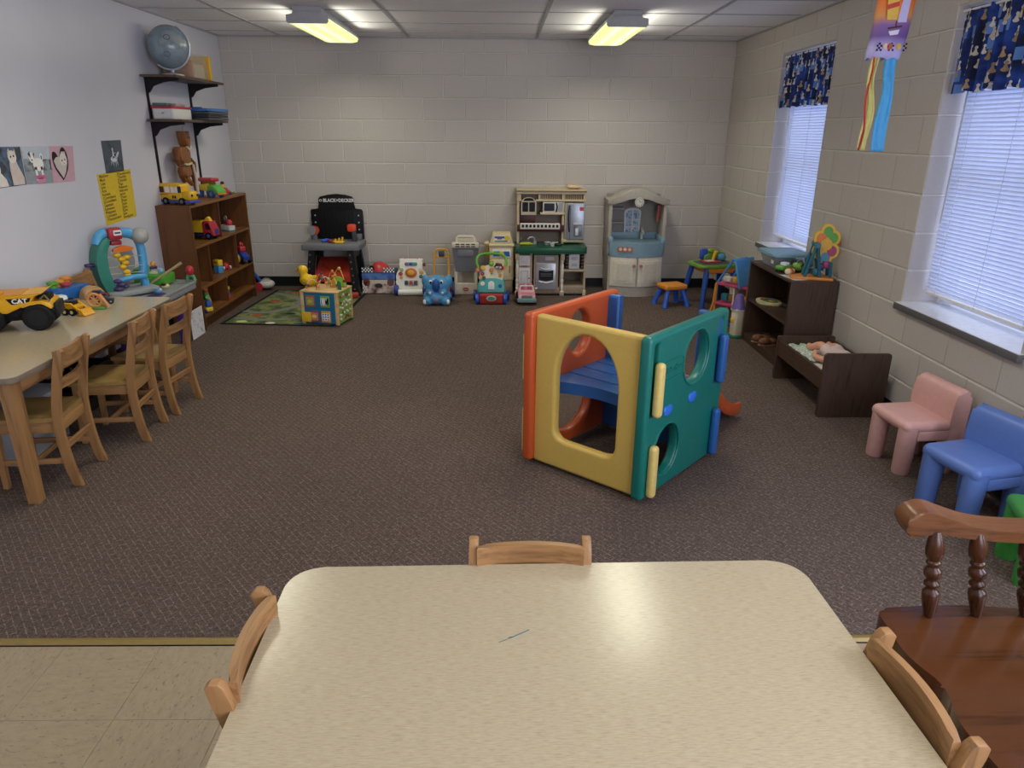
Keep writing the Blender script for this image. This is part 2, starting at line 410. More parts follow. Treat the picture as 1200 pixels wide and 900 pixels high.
for i in range(0, 6, 2): g.box((XR+.155, (ys[i]+ys[i+1])/2, 1.2), (.30, ys[i]-ys[i+1], 2.6), M_MORTAR)
for y0, y1 in WIN:
    g.box((XR+.155, (y0+y1)/2, (WZ0-.1)/2), (.30, y1-y0, WZ0+.1), M_MORTAR); g.box((XR+.155, (y0+y1)/2, (WZ1+2.5)/2), (.30, y1-y0, 2.5-WZ1), M_MORTAR)
wr = struct('wall_right', g)
for l, h, b, t in course_rects(-5.7, 0, WIN):
    ob('block', block_mesh(h-l, t-b, .0022), wr, (XR, (l+h)/2, (b+t)/2), (0, 0, -PI/2))
for y0, y1 in WIN:                                                # block returns in the window reveals
    zz = [WZ0+.006]+[z for z in [Z1-BH*i for i in range(12)][::-1] if WZ0+.05 < z < WZ1-.03]+[WZ1]
    for b, t in zip(zz, zz[1:]):
        ob('block', block_mesh(.198, t-b, .003), wr, (XR+.1, y1-.004, (b+t)/2)); ob('block', block_mesh(.198, t-b, .003), wr, (XR+.1, y0+.004, (b+t)/2), (0, 0, PI))
wl = struct('wall_left', G().box((XL-.1, -4.9, 1.2), (.2, 10.4, 2.6), M_DRY))
struct('wall_front', G().box((-.257, YF-.1, 1.2), (5.4, .2, 2.6), M_DRY))
cb = P('17171a', .5)
def cove(name, L, X):
    return struct(name, G().prism([(0, 0), (.014, 0), (.007, .012), (.004, .1), (0, .102)], 0, L, cb, X=X))
cove('baseboard_back', XR-XL, Matrix(((0, 0, 1, XL), (-1, 0, 0, 0), (0, 1, 0, 0), (0, 0, 0, 1))))
cove('baseboard_left', 8, Matrix(((1, 0, 0, XL), (0, 0, -1, 0), (0, 1, 0, 0), (0, 0, 0, 1))))
cove('baseboard_right', 8, Matrix(((-1, 0, 0, XR), (0, 0, -1, 0), (0, 1, 0, 0), (0, 0, 0, 1))))
# suspended ceiling: lay-in tiles between tee bars
ce = struct('ceiling', G().box((-.257, -4.9, CE+.14), (5.4, 10.4, .1), P('8a8a8c', .9)))
GX = [XL, -2.145, -.925, .292, 1.515, XR]; GY = [0, -.345]+[-.345-.625*i for i in range(1, 16)]
cache = {}
for i in range(len(GX)-1):
    for j in range(len(GY)-1):
        wd, dp = GX[i+1]-GX[i]-.006, GY[j]-GY[j+1]-.006; k = (round(wd, 3), round(dp, 3))
        if k not in cache: cache[k] = G().box((0, 0, .008), (wd, dp, .016), M_CEIL).mesh('ceiling_tile', 0)
        ob('ceiling_tile', cache[k], ce, ((GX[i]+GX[i+1])/2, (GY[j]+GY[j+1])/2, CE+.003))
mb = P('9fa0a4', .4)
for x in GX[1:-1]: part('tee_bar', G().box((x, -4.85, CE+.001), (.026, 9.7, .006), mb), ce)
for y in GY[1:]: part('tee_bar', G().box((-.257, y, CE+.0015), (XR-XL, .022, .005), mb), ce)
g = G().box((-.257, -.012, CE-.002), (XR-XL, .024, .010), mb); part('wall_angle', g, ce)
g = G().box((XL+.012, -4.85, CE-.002), (.024, 9.7, .010), mb); part('wall_angle', g, ce)
g = G().box((XR-.012, -4.85, CE-.002), (.024, 9.7, .010), mb); part('wall_angle', g, ce)

# windows: sill slab, aluminium frame, sashes, panes
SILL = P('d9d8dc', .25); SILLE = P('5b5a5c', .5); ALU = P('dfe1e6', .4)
for k, (y0, y1) in enumerate(WIN):
    ym, L = (y0+y1)/2, y1-y0
    wn = struct('window_%d' % (k+1))
    xg = XR+.235
    g = G()
    for yy in (y0+.02, y1-.02): g.box((xg, yy, (WZ0+WZ1)/2), (.07, .04, WZ1-WZ0), ALU)
    for zz in (WZ0+.045, WZ1-.02): g.box((xg, ym, zz), (.07, L-.08, .04), ALU)
    part('frame', g, wn)
    part('meeting_rail', G().box((xg-.005, ym, 1.34), (.05, L-.08, .045), ALU), wn)
    for z0, z1 in ((WZ0+.065, 1.3175), (1.3625, WZ1-.04)): part('pane', G().box((xg+.005, ym, (z0+z1)/2), (.005, L-.08, z1-z0), M_GLASS), wn)
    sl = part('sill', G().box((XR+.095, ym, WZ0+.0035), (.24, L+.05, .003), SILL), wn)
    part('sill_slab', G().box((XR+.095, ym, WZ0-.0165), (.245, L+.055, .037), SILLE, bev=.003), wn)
    # venetian blind
    bt = thing('window_blind', ['white slatted blind on the window near the far corner, above the small shelf', 'white slatted blind on the near window, cut by the right frame edge'][k], 'blind', (XR+.115, ym, 0), 0, 'venetian blinds on the right wall')
    wL = L-.05; part('head_rail', G().box((0, 0, WZ1-.03), (.045, wL, .045), P('eef0f4', .4), bev=.004), bt)
    zb = WZ0+.075
    sm = G().prism([(-.0125, -.0008), (-.006, .0011), (0, .0018), (.006, .0011), (.0125, -.0008), (.006, .0003), (0, .001), (-.006, .0003)], -wL/2, wL/2, M_SLAT, X=Matrix(((1, 0, 0, 0), (0, 0, 1, 0), (0, 1, 0, 0), (0, 0, 0, 1)))).mesh('slat', 30)
    n = int((WZ1-.06-zb)/.0205)
    for i in range(n): ob('slat', sm, bt, (0, 0, zb+.022+.0205*i), (0, math.radians(67+random.uniform(-2.5, 2.5)), random.uniform(-.0015, .0015)))
    part('bottom_rail', G().box((0, 0, zb), (.026, wL, .012), P('e9e6df', .45), bev=.004), bt)
    for dy in (-.34, .02, .36): part('cord', G().cyl((-.016, dy, zb), (-.016, dy, WZ1-.05), .0011, P('cfd0d6', .7), n=5), bt)
    part('wand', G().cyl((-.026, L/2-.075, WZ1-.05), (-.028, L/2-.07, 1.12), .004, P('b9bcc4', .2), n=6), bt, 'thin clear tilt wand')
    # gathered valance
    vt = thing('window_valance', ['dark blue cat-print valance over the far window', 'dark blue cat-print valance over the near window at the top right corner'][k], 'curtain', (XR+.03, ym, 0), 0, 'cat-print valances')
    nu, nv = 150, 14; vs, fs, uv = [], [], []
    z0, z1 = 1.772, WZ1-.012; hw = L/2-.012
    for j in range(nv+1):
        t = j/nv; z = z1+(z0-z1)*t
        for i in range(nu+1):
            s = i/nu; y = -hw+2*hw*s
            amp = .007+.012*t; x = amp*math.sin(s*2*PI*11+1.3*math.sin(s*9)+k)+.005*math.sin(s*47+2*t)
            vs.append((x, y, z+(.006*math.sin(s*37+k) if j == nv else 0)))
    for j in range(nv):
        for i in range(nu): a = j*(nu+1)+i; fs.append((a, a+1, a+nu+2, a+nu+1))
    g = G().raw(vs, fs, M_VAL); me = g.mesh('cloth', 60); ul = me.uv_layers.new(name='UVMap')
    for p in me.polygons:
        for li in p.loop_indices:
            vi = me.loops[li].vertex_index; j, i = divmod(vi, nu+1)
            ul.data[li].uv = (1-i/nu, 1-j/nv*.42/1.0)
    ob('cloth', me, vt)
    part('rod', G().cyl((0, -L/2+.002, WZ1-.02), (0, L/2-.002, WZ1-.02), .006, P('e6e6ea', .4), n=8), vt)

# wrap-around fluorescent fixtures (two in view, the rest of the rows behind the photographer)
LENS = M_LENS; WHT = P('a2a2a6', .5)
FIX = [(-1.455, -1.17, 'fluorescent ceiling light nearer the globe shelf, far left'), (.875, -1.17, 'fluorescent ceiling light above the toy kitchens, far right'),
       (-1.455, -3.85, 'fluorescent ceiling light over the left wooden table'), (.71, -3.80, 'fluorescent ceiling light over the plastic climbing cube'), (-1.455, -6.6, 'fluorescent ceiling light over the bare tiles left of the front table'), (.80, -6.6, 'fluorescent ceiling light over the right end of the front table')]
for x, y, lb in FIX:
    t = thing('ceiling_light', lb, 'light', (x, y, CE), 0, 'ceiling lights in two rows')
    g = G().prism([(-.10, 0), (.10, 0), (.105, -.045), (.145, -.055), (.145, -.075), (-.145, -.075), (-.145, -.055), (-.105, -.045)], -.58, .58, WHT, X=Matrix(((1, 0, 0, 0), (0, 0, 1, 0), (0, 1, 0, 0), (0, 0, 0, 1))))
    part('housing', g, t)
    g = G().prism([(-.143, -.07), (-.15, -.085), (-.14, -.108), (-.10, -.116), (.10, -.116), (.14, -.108), (.15, -.085), (.143, -.07)], -.575, .575, LENS, X=Matrix(((1, 0, 0, 0), (0, 0, 1, 0), (0, 1, 0, 0), (0, 0, 0, 1))))
    part('lens', g, t)
    for sy in (-1, 1):
        g = G().prism([(-.10, -.03), (.10, -.03), (.105, -.05), (.152, -.055), (.152, -.10), (.14, -.112), (-.14, -.112), (-.152, -.10), (-.152, -.055), (-.105, -.05)], -.006, .006, WHT, bev=.002, X=Matrix(((1, 0, 0, 0), (0, 0, 1, sy*.585), (0, 1, 0, 0), (0, 0, 0, 1))))
        part('end_cap', g, t)
    l = bpy.data.lights.new('tube_light', 'AREA'); l.shape = 'RECTANGLE'; l.size, l.size_y = .24, 1.1; l.energy = 11 if y > -3 else (10 if y > -5 else 5); l.color = (1, .97, .78); l.spread = math.radians(148)
    lo = bpy.data.objects.new('tube_light', l); COL.objects.link(lo); lo.parent = t; lo.location = (0, 0, -.119)
    for sx in (-1, 1):      # the lens wraps up the sides and lights the ceiling beside it
        l = bpy.data.lights.new('lens_side_light', 'AREA'); l.shape = 'RECTANGLE'; l.size, l.size_y = .045, 1.1; l.energy = 2.0; l.color = (1, .96, .8)
        lo = bpy.data.objects.new('lens_side_light', l); COL.objects.link(lo); lo.parent = t; lo.location = (sx*.168, 0, -.098); lo.rotation_euler = (0, -sx*math.radians(100), 0)
# ---------------------------------------------------------------- wooden furniture
OAK = W('6f4c2f', 'a0764a', 'z'); OAKX = W('6f4c2f', 'a0764a', 'x'); OAKY = W('6f4c2f', 'a0764a', 'y'); SEATW = W('755a35', '9c7d4a', 'x', .8, .32)
def spline(pts, n=6):
    """smooth polyline through pts (Catmull-Rom)"""
    o = []; P_ = [pts[0]]+list(pts)+[pts[-1]]
    for i in range(1, len(P_)-2):
        for k in range(n):
            t = k/n; a, b, c, d = P_[i-1], P_[i], P_[i+1], P_[i+2]
            o.append(tuple(.5*((2*b[j])+(-a[j]+c[j])*t+(2*a[j]-5*b[j]+4*c[j]-d[j])*t*t+(-a[j]+3*b[j]-3*c[j]+d[j])*t**3) for j in range(len(b))))
    o.append(tuple(pts[-1])); return o
def remesh(o, size, smooth=4):
    m = o.modifiers.new('r', 'REMESH'); m.mode = 'VOXEL'; m.voxel_size = size; m.use_smooth_shade = True
    if smooth: s = o.modifiers.new('s', 'SMOOTH'); s.iterations = smooth; s.factor = .5
    return o
def wooden_chair(label, group, loc, rz):
    t = thing('wooden_chair', label, 'chair', loc, rz, group)
    cl = spline([(.190, 0), (.168, .10), (.156, .25), (.160, .36), (.185, .50), (.222, .648)], 5)
    dp = [.040-.006*(i/len(cl)) for i in range(len(cl))]
    prof = [(y-d/2, z) for (y, z), d in zip(cl, dp)]+[(cl[-1][0]-.008, .657), (cl[-1][0]+.008, .657)]+[(y+d/2, z) for (y, z), d in zip(cl[::-1], dp[::-1])]
    for sx in (-1, 1):
        part('back_leg', G().prism(prof, sx*.134-.0115, sx*.134+.0115, OAK, bev=.004, seg=2, X=YZ), t)
        part('front_leg', G().tube([(sx*.125, -.118, .325), (sx*.127, -.125, 0)], [.021, .017], OAK, 4), t)
        part('side_apron', G().box((sx*.124, .02, .292), (.016, .25, .05), OAKY, bev=.002), t)
        part('side_stretcher', G().box((sx*.126, .02, .125), (.014, .27, .026), OAKY, bev=.003), t)
    def rail(z, h, y, bow=.020, w=.126):
        n = 10; a = []; b = []
        for i in range(n+1):
            x = -w+2*w*i/n; yy = y+bow*(1-(x/w)**2)-.008
            a.append((x, yy-.008)); b.append((x, yy+.008))
        return G().prism(a+b[::-1], z-h/2, z+h/2, OAKX, bev=.004, X=T())
    part('top_rail', rail(.606, .082, .203), t); part('back_slat', rail(.490, .044, .182), t)
    part('back_apron', G().box((0, .148, .292), (.25, .016, .055), OAKX, bev=.002), t)
    part('front_apron', G().box((0, -.118, .292), (.25, .016, .05), OAKX, bev=.002), t)
    part('rear_stretcher', G().box((0, .163, .195), (.25, .016, .028), OAKX, bev=.003), t)
    part('cross_stretcher', G().box((0, .02, .125), (.24, .014, .024), OAKX, bev=.003), t)
    # saddled seat
    n = 12; vs = []; fs = []
    for s in (0, 1):
        for j in range(n+1):
            for i in range(n+1):
                u, v = -1+2*i/n, -1+2*j/n; x = u*(.150-.008*max(0, v)); y = v*.148+.006
                if abs(u) < .8 and v > .8: pass
                z = .348 if s else .322
                if s: z -= .010*math.exp(-((u/.62)**2+((v-.2)/.6)**2)*1.2)-.0
                if s and (abs(u) == 1 or abs(v) == 1): z -= .006
                vs.append((x, y, z))
    q = (n+1)**2; k = n+1
    for j in range(n):
        for i in range(n): a = j*k+i; fs += [(a, a+k, a+k+1, a+1), (q+a, q+a+1, q+a+k+1, q+a+k)]
    ring = [i for i in range(k)]+[j*k+n for j in range(1, k)]+[n*k+i for i in range(n-1, -1, -1)]+[j*k for j in range(n-1, 0, -1)]
    for a, b in zip(ring, ring[1:]+ring[:1]): fs.append((a, b, q+b, q+a))
    part('seat', G().raw(vs, fs, SEATW), t, smooth=50)
    return t
CH = 'child-size wooden chairs at the tables'
c0 = wooden_chair('child-size wooden chair at the left table, nearest the camera of its row', CH, (-2.212, -4.408, 0), -83.5)
def place(label, loc, rz):
    c = dup(c0); c.location = loc; c.rotation_euler = (0, 0, math.radians(rz)); c['label'] = label; return c
place('child-size wooden chair in the middle of the row of three along the left table', (-2.128, -3.905, 0), -84.5)
place('child-size wooden chair at the far end of the left table, beside the white paper', (-2.108, -3.492, 0), -95)
cw = place('child-size wooden chair behind the left table, its back against the left wall', (-2.47, -3.055, 0), 92); cw.scale = (1.07, 1.07, 1.09)
place('child-size wooden chair beyond the far edge of the front table', (.018, -6.258, 0), 0)
place('child-size wooden chair pushed in at the left side of the front table', (-.335, -6.362, 0), 91.5)
place('child-size wooden chair at the right side of the front table, beside the rocking chair', (.484, -6.515, 0), -88)
def table(label, x0, x1, y0, y1, h, r, rz=0):
    cx, cy = (x0+x1)/2, (y0+y1)/2; wx, wy = x1-x0, y1-y0
    t = thing('activity_table', label, 'table', (cx, cy, 0), rz)
    part('tabletop', G().prism(rrect(wx, wy, r, 8), h-.004, h, M_LAM, bev=.0015, seg=1), t)
    part('edge_band', G().prism(rrect(wx+.001, wy+.001, r, 8), h-.028, h-.0035, P('75695a', .45), bev=.002, seg=1), t, 'dull brown edge banding')
    for sx in (-1, 1):
        part('apron', G().box((sx*(wx/2-.06), 0, h-.064), (.02, wy-.16, .07), OAKY, bev=.002), t)
        part('apron', G().box((0, sx*(wy/2-.06), h-.064), (wx-.16, .02, .07), OAKX, bev=.002), t)
        for sy in (-1, 1):
            X = T(sx*(wx/2-.062), sy*(wy/2-.062), 0)
            part('leg', G().tube([(0, 0, h-.03), (0, 0, 0)], [.042, .034], OAK, 4, X=X @ Matrix.Rotation(PI/4, 4, 'Z') if False else X), t)
    return t
table('laminate-topped wooden table along the left wall, covered in small toys', -2.735, -2.05, -4.735, -3.215, .60, .05)
ft = table('large cream laminate-topped table filling the foreground', -.531, .669, -6.83, -6.06, .60, .075, 1.3)
g = G(); 
for p0, p1, r in (((-.036, -6.322), (.005, -6.297), .0011), ((-.040, -6.320), (-.03, -6.317), .0007), ((-.058, -6.333), (-.036, -6.322), .0006)):
    g.tube([(p0[0]-.0645, p0[1]+6.445, .6002), (p1[0]-.0645, p1[1]+6.445, .6002)], r, P('2f6470', .6), 4)
part('crayon_mark', g, ft, 'short blue-green pen stroke')

# rocking chair, only its right arm and seat in frame
WAL = W('2b170d', '59341c', 'y', .7, .14, 9); WALZ = W('26130a', '4c2a16', 'z', 1, .25); WALX = W('3a2212', '75492a', 'y', 1, .28)
rk = thing('rocking_chair', 'dark glossy wooden rocking chair cut off by the right frame edge', 'chair', (1.13, -6.28, 0), -90)
front = [(-.275, -.185), (-.268, -.215), (-.24, -.228), (-.19, -.232), (-.12, -.238), (-.07, -.230), (-.03, -.216), (0, -.211)]
front = spline(front, 4); front = front+[(-x, y) for x, y in front[::-1][1:]]
outl = front+[(.28, -.12), (.285, 0), (.275, .15), (.24, .235), (.15, .27), (0, .28), (-.15, .27), (-.24, .235), (-.275, .15), (-.285, 0), (-.28, -.12)]
part('seat', G().prism(outl, .378, .43, WAL, bev=.009, seg=3), rk, smooth=28)
def turned(p0, p1, prof, mat_, n=16):
    p0, p1 = Vector(p0), Vector(p1); L = (p1-p0).length
    X = Matrix.Translation(p0) @ (p1-p0).to_track_quat('Z', 'Y').to_matrix().to_4x4()
    return G().lathe([(r, z*L) for r, z in prof], mat_, n, X)
SP = [(.010, 0), (.013, .03), (.019, .2), (.0205, .27), (.0195, .31), (.013, .335), (.0125, .36), (.0185, .385), (.0185, .41), (.013, .435), (.013, .46), (.020, .49), (.0205, .53), (.020, .56), (.0135, .59), (.013, .61), (.0175, .63), (.0175, .65), (.014, .67), (.020, .72), (.0215, .78), (.019, .88), (.013, .97), (.011, 1)]
for sx in (-1, 1):
    for (yb, yt, xb, xt) in ((-.107, -.118, .24, .268), (.016, -.018, .242, .262), (.14, .10, .24, .255)):
        part('arm_spindle', turned((sx*xb, yb, .428), (sx*xt, yt, .658), SP, WALZ), rk, smooth=60)
    ap = spline([(-.215, .652), (-.222, .672), (-.205, .700), (-.165, .708), (-.12, .694), (-.06, .676), (.02, .668), (.12, .672), (.22, .685), (.22, .655), (.12, .643), (.02, .640), (-.07, .644), (-.13, .652), (-.165, .648), (-.19, .640), (-.21, .642)], 4)
    part('armrest', G().prism(ap, -.037, .037, WALX, bev=.016, seg=4, X=T(sx*.283, .03, 0, rz=sx*6) @ YZ), rk, smooth=50)
    for yy, yb in ((-.16, -.22), (.18, .24)):
        part('leg', turned((sx*.21, yy, .385), (sx*.25, yb, .05), [(.016, 0), (.022, .15), (.02, .3), (.014, .36), (.023, .5), (.024, .6), (.015, .7), (.019, .85), (.014, 1)], WALZ, 12), rk, smooth=60)
    rp = spline([(-.42, .075), (-.2, .022), (0, .008), (.2, .02), (.5, .10), (.5, .13), (.2, .055), (0, .045), (-.2, .058), (-.42, .11)], 4)
    part('rocker', G().prism(rp, -.02, .02, WALZ, bev=.004, X=T(sx*.25, 0, -.0052) @ YZ), rk)
for i in range(7):
    x = -.21+.07*i; part('back_spindle', G().tube([(x*.9, .235, .428), (x*1.1, .33, .75), (x*1.2, .41, 1.0)], [.012, .014, .011], WALZ, 10), rk)
cr = G().prism(spline([(-.30, .98), (-.28, 1.08), (-.12, 1.12), (0, 1.13), (.12, 1.12), (.28, 1.08), (.30, .98), (0, 1.0)], 4), -.016, .016, WALX, bev=.006, X=T(0, .42, 0, rx=-10) @ T(0, -.17, .02) @ XZ)
part('crest_rail', cr, rk)

# ---------------------------------------------------------------- moulded plastic chairs on the right
def plastic_chair(label, h, loc, rz, s=1.):
    t = thing('plastic_chair', label, 'chair', loc, rz, 'chunky toddler chairs along the right wall'); m = P(h, .38, bump=.12, var=.04)
    t.scale = (s, s, s)
    part('seat', G().box((0, -.02, .248), (.292, .262, .064), m, bev=.0305, seg=5), t)
    pr = spline([(.070, .24), (.072, .33), (.080, .395), (.094, .424), (.122, .434), (.150, .42), (.160, .38), (.158, .24), (.155, .13), (.11, .13)], 4)
    part('backrest', G().prism(pr, -.146, .146, m, bev=.032, seg=5, X=YZ), t, smooth=60)
    for sx in (-1, 1):
        part('front_leg', G().tube([(sx*.103, -.105, .255), (sx*.104, -.108, .012), (sx*.104, -.108, 0)], [.046, .041, .037], m, 18), t)
        part('rear_leg', G().tube([(sx*.106, .105, .25), (sx*.109, .118, .012), (sx*.109, .118, 0)], [.046, .041, .037], m, 18), t)
    part('side_skirt', G().box((-.128, .02, .205), (.028, .2, .06), m, bev=.012, seg=3), t); part('side_skirt', G().box((.128, .02, .205), (.028, .2, .06), m, bev=.012, seg=3), t)
    return t
plastic_chair('pale pink chunky plastic toddler chair beside the doll bed', 'cf9f98', (2.012, -4.272, 0), -83)
plastic_chair('blue chunky plastic toddler chair between the pink and the green one', '5a76b8', (1.998, -4.775, 0), -77, 1.04)
plastic_chair('green plastic toddler chair half cut by the right frame edge', '3f9040', (2.015, -5.245, 0), -108, .95)

# ---------------------------------------------------------------- small dark shelf, doll bed, doll
WGZ = W('281b15', '483429', 'z', 2.2, .45, 30); WGX = W('281b15', '483429', 'y', 2.2, .45, 30); WGD = W('241811', '40302a', 'y', 2, .5, 30)
sh = thing('small_bookcase', 'low dark woodgrain two-tier shelf under the far window', 'shelf', (2.06, -2.42, 0))
for y in (-.405, .405): part('side_panel', G().box((0, y, .315), (.32, .02, .63), WGZ, bev=.001, seg=1), sh)
part('top', G().box((0, 0, .63), (.322, .832, .018), WGX, bev=.001, seg=1), sh)
part('shelf', G().box((.005, 0, .335), (.31, .79, .018), WGX), sh); part('bottom_shelf', G().box((.005, 0, .055), (.31, .79, .018), WGX), sh)
part('kick_board', G().box((-.14, 0, .023), (.018, .79, .046), WGX), sh); part('back_panel', G().box((.152, 0, .33), (.008, .79, .6), WGD), sh)
bd = thing('doll_bed', 'dark woodgrain doll bed with a tall headboard next to the pink chair', 'doll bed', (1.995, -3.315, 0))
part('headboard', G().prism(rrect(.385, .39, .018, 4, 0, .195), -.01, .01, WGZ, bev=.0015, seg=1, X=T(0, -.35, 0) @ XZ), bd)
part('footboard', G().prism(rrect(.385, .30, .015, 4, 0, .15), -.01, .01, WGZ, bev=.0015, seg=1, X=T(0, .345, 0) @ XZ), bd)
for x in (-.178, .178): part('side_rail', G().box((x, -.002, .222), (.016, .675, .105), WGX, bev=.001, seg=1), bd)
part('bed_base', G().box((0, 0, .192), (.34, .67, .012), WGD), bd)
part('mattress', G().box((0, 0, .222), (.33, .655, .045), P('cfc9c4', .9), bev=.012), bd, 'thin pale mattress sheet')
def mk_print():
    a = N('teal_print_cloth'); v = a.coord(); f = a.noise(v, 45, 2)
    a.color(a.ramp(f, [(.38, lin('e4e2dc')), (.44, lin('4f8f8c')), (.52, lin('d8dcd8')), (.58, lin('7a9a58')), (.66, lin('e6e4de'))])); a.rough(.9); return a.m
g = G(); n = 12; vs = []; fs = []
for j in range(n+1):
    for i in range(n+1): vs.append((-.15+.15*i/n, -.08+.36*j/n, .247+.012*math.sin(i*1.1+j*.7)*math.sin(j*.9)+.006*math.sin(i*2.1)+.012))
for j in range(n):
    for i in range(n): a = j*(n+1)+i; fs.append((a, a+1, a+n+2, a+n+1))
bl = solo('doll_blanket', 'small white and teal printed cloth under the doll', 'blanket', G().raw(vs, fs, mk_print()), (1.995, -3.315, 0), smooth=60)
bl.modifiers.new('s', 'SOLIDIFY').thickness = .004
dl = thing('baby_doll', 'baby doll in a pale grey-pink suit lying on the doll bed', 'doll', (1.995, -3.315, 0), 0)
SK = P('d59a80', .45); SUIT = P('c9b4b0', .85)
g = G()   # one continuous body: head towards the headboard
g.sph((.035, -.265, .300), (.047, .052, .047), SK, 18, 12); g.sph((.03, -.222, .287), (.022, .03, .02), SK)
g.sph((.02, -.13, .292), (.062, .085, .042), SK); g.sph((.02, -.04, .288), (.056, .06, .04), SK)
for pts, rr in (([(-.04, -.16, .29), (-.085, -.11, .278), (-.10, -.035, .275), (-.085, .005, .29)], [.024, .022, .019, .014]), ([(.07, -.16, .29), (.115, -.10, .285), (.125, -.03, .278)], [.024, .021, .014]),
                ([(-.005, -.02, .29), (-.03, .06, .315), (-.06, .13, .282), (-.055, .165, .285)], [.034, .03, .023, .016]), ([(.05, -.02, .288), (.07, .07, .30), (.075, .15, .283), (.08, .185, .288)], [.034, .03, .022, .016])):
    P_ = spline(pts, 3); g.tube(P_, [rr[0]+(rr[-1]-rr[0])*i/(len(P_)-1) for i in range(len(P_))], SK, 10); g.sph(pts[-1], rr[-1]*1.15, SK, 10, 8)
for k in range(4): g.tube([(-.088+.007*k, .006, .287), (-.090+.009*k, .026, .283-.004*abs(k-1.5))], .004, SK, 6)
g.tube([(-.072, .0, .29), (-.064, .014, .296)], .004, SK, 6)
g.sph((.035, -.268, .350), (.008, .008, .007), SK, 8, 6)
for sx in (-1, 1): g.sph((.035+sx*.047, -.262, .296), (.007, .011, .012), SK, 8, 6)
remesh(part('body', g, dl, smooth=180), .0035, 3)
g = G()
for sx in (-1, 1): g.sph((.035+sx*.017, -.27, .3415), (.0065, .0048, .004), P('2b221d', .2), 8, 6)
part('eyes', g, dl, 'dark painted eyes')
part('mouth', G().sph((.035, -.248, .343), (.010, .0035, .003), P('b05a54', .4), 8, 6), dl, 'red lips')
part('hair', G().sph((.035, -.29, .298), (.047, .042, .047), P('b98f58', .8, bump=.6), 16, 8), dl, 'light brown hair')
g = G(); g.sph((.02, -.125, .295), (.068, .088, .046), SUIT, 18, 12); g.sph((.02, -.035, .290), (.063, .066, .046), SUIT, 16, 10)
g.tube([(-.032, -.165, .29), (-.078, -.125, .28)], [.032, .027], SUIT, 12); g.tube([(.066, -.165, .29), (.104, -.12, .287)], [.032, .027], SUIT, 12)
g.tube([(-.003, -.02, .29), (-.02, .03, .305)], [.042, .038], SUIT, 12); g.tube([(.05, -.02, .29), (.062, .04, .297)], [.042, .038], SUIT, 12)
remesh(part('romper', g, dl, 'pale grey-pink cloth romper', smooth=180), .005, 5)

# ---------------------------------------------------------------- brown bookcase on the left wall
BRZ = W('432610', '683f1c', 'z', 1, .42); BRY = W('553214', '825528', 'y', 1, .42); BRD = W('361c0d', '502c10', 'y', .8, .5)
bk = thing('bookcase', 'tall reddish-brown open bookcase of toys against the left wall', 'bookcase', (-2.612, -1.14, 0))
Lb = 1.30; xs = .268
for y in (-Lb/2+.01, Lb/2-.01): part('side_panel', G().box((0, y, .5), (xs, .02, 1.0), BRZ, bev=.001, seg=1), bk)
for z, th in ((.99, .02), (.67, .02), (.34, .02), (.105, .02)): part('shelf', G().box((0, 0, z), (xs, Lb-.04, th), BRY, bev=.001, seg=1), bk)
part('back_panel', G().box((-.128, 0, .55), (.008, Lb-.04, .9), BRD), bk); part('kick_board', G().box((.09, 0, .048), (.018, Lb-.04, .095), BRD), bk)
for y, z0, z1 in ((-1.178, .68, .98), (-1.50, .35, .66), (-.86, .35, .66), (-1.20, .115, .33)): part('divider', G().box((-.004, y+1.14, (z0+z1)/2), (xs-.012, .014, z1-z0), BRZ), bk)
# wall shelf on metal standards
ws = thing('wall_shelf', 'two-board wall shelf on black metal standards above the bookcase', 'shelf', (XL, 0, 0))
BLK = P('1d1a1c', .5); SHB = W('3a2a24', '5a463c', 'y', 1, .5)
for y in (-1.635, -.838):
    part('standard', G().box((.006, y, 1.49), (.012, .022, .92), BLK), ws)
    for z in (1.93, 1.617):
        part('bracket', G().prism([(.010, 0), (.255, 0), (.255, -.018), (.14, -.030), (.06, -.058), (.03, -.10), (.010, -.11)], -.007, .007, BLK, bev=.001, seg=1, X=T(0, y, z) @ XZ), ws)
part('shelf_board', G().box((.142, -1.235, 1.939), (.265, .98, .018), SHB, bev=.002, seg=1), ws)
part('shelf_board', G().box((.142, -1.235, 1.626), (.265, .98, .018), SHB, bev=.002, seg=1), ws)
# ---------------------------------------------------------------- climbing cube in the middle of the carpet
pg = thing('climbing_cube', 'plastic climbing cube of orange, yellow, teal and blue panels on the carpet', 'play gym', (.56, -4.22, 0), -41.7)
YEL = P('cdac58', .38, bump=.1, var=.03); ORG = P('ba5026', .36, bump=.1, var=.04); TEA = P('116b62', .36, bump=.1, var=.04); BLU = P('285a9a', .36, bump=.1, var=.04); YTB = P('d6bd72', .38)
S = .315
X = T(0, -S, 0) @ XZ
arch = [(-.172, .215), (-.165, .19), (-.145, .172), (-.11, .165), (.11, .165), (.145, .172), (.165, .19), (.172, .215)]
arch = arch+[(.172, .48)]+ell(.172, .235, 16, 0, .48, 0, 180)[1:-1]+[(-.172, .48)]
rim = ell(.185, .24, 16, 0, .48, 0, 180)+[(-.185, .20), (-.16, .16), (-.11, .15), (.11, .15), (.16, .16), (.185, .20)]
part('front_panel', G().plate(rrect(.60, .75, .02, 4, 0, .39), [arch], .052, YEL, .016, X=X), pg, 'pale yellow panel with an arched doorway', smooth=60)
def slots(vs): return [rrect(.036, z1-z0, .010, 3, v, (z0+z1)/2) for v in vs for z0, z1 in ((.41, .735), (.02, .355))]
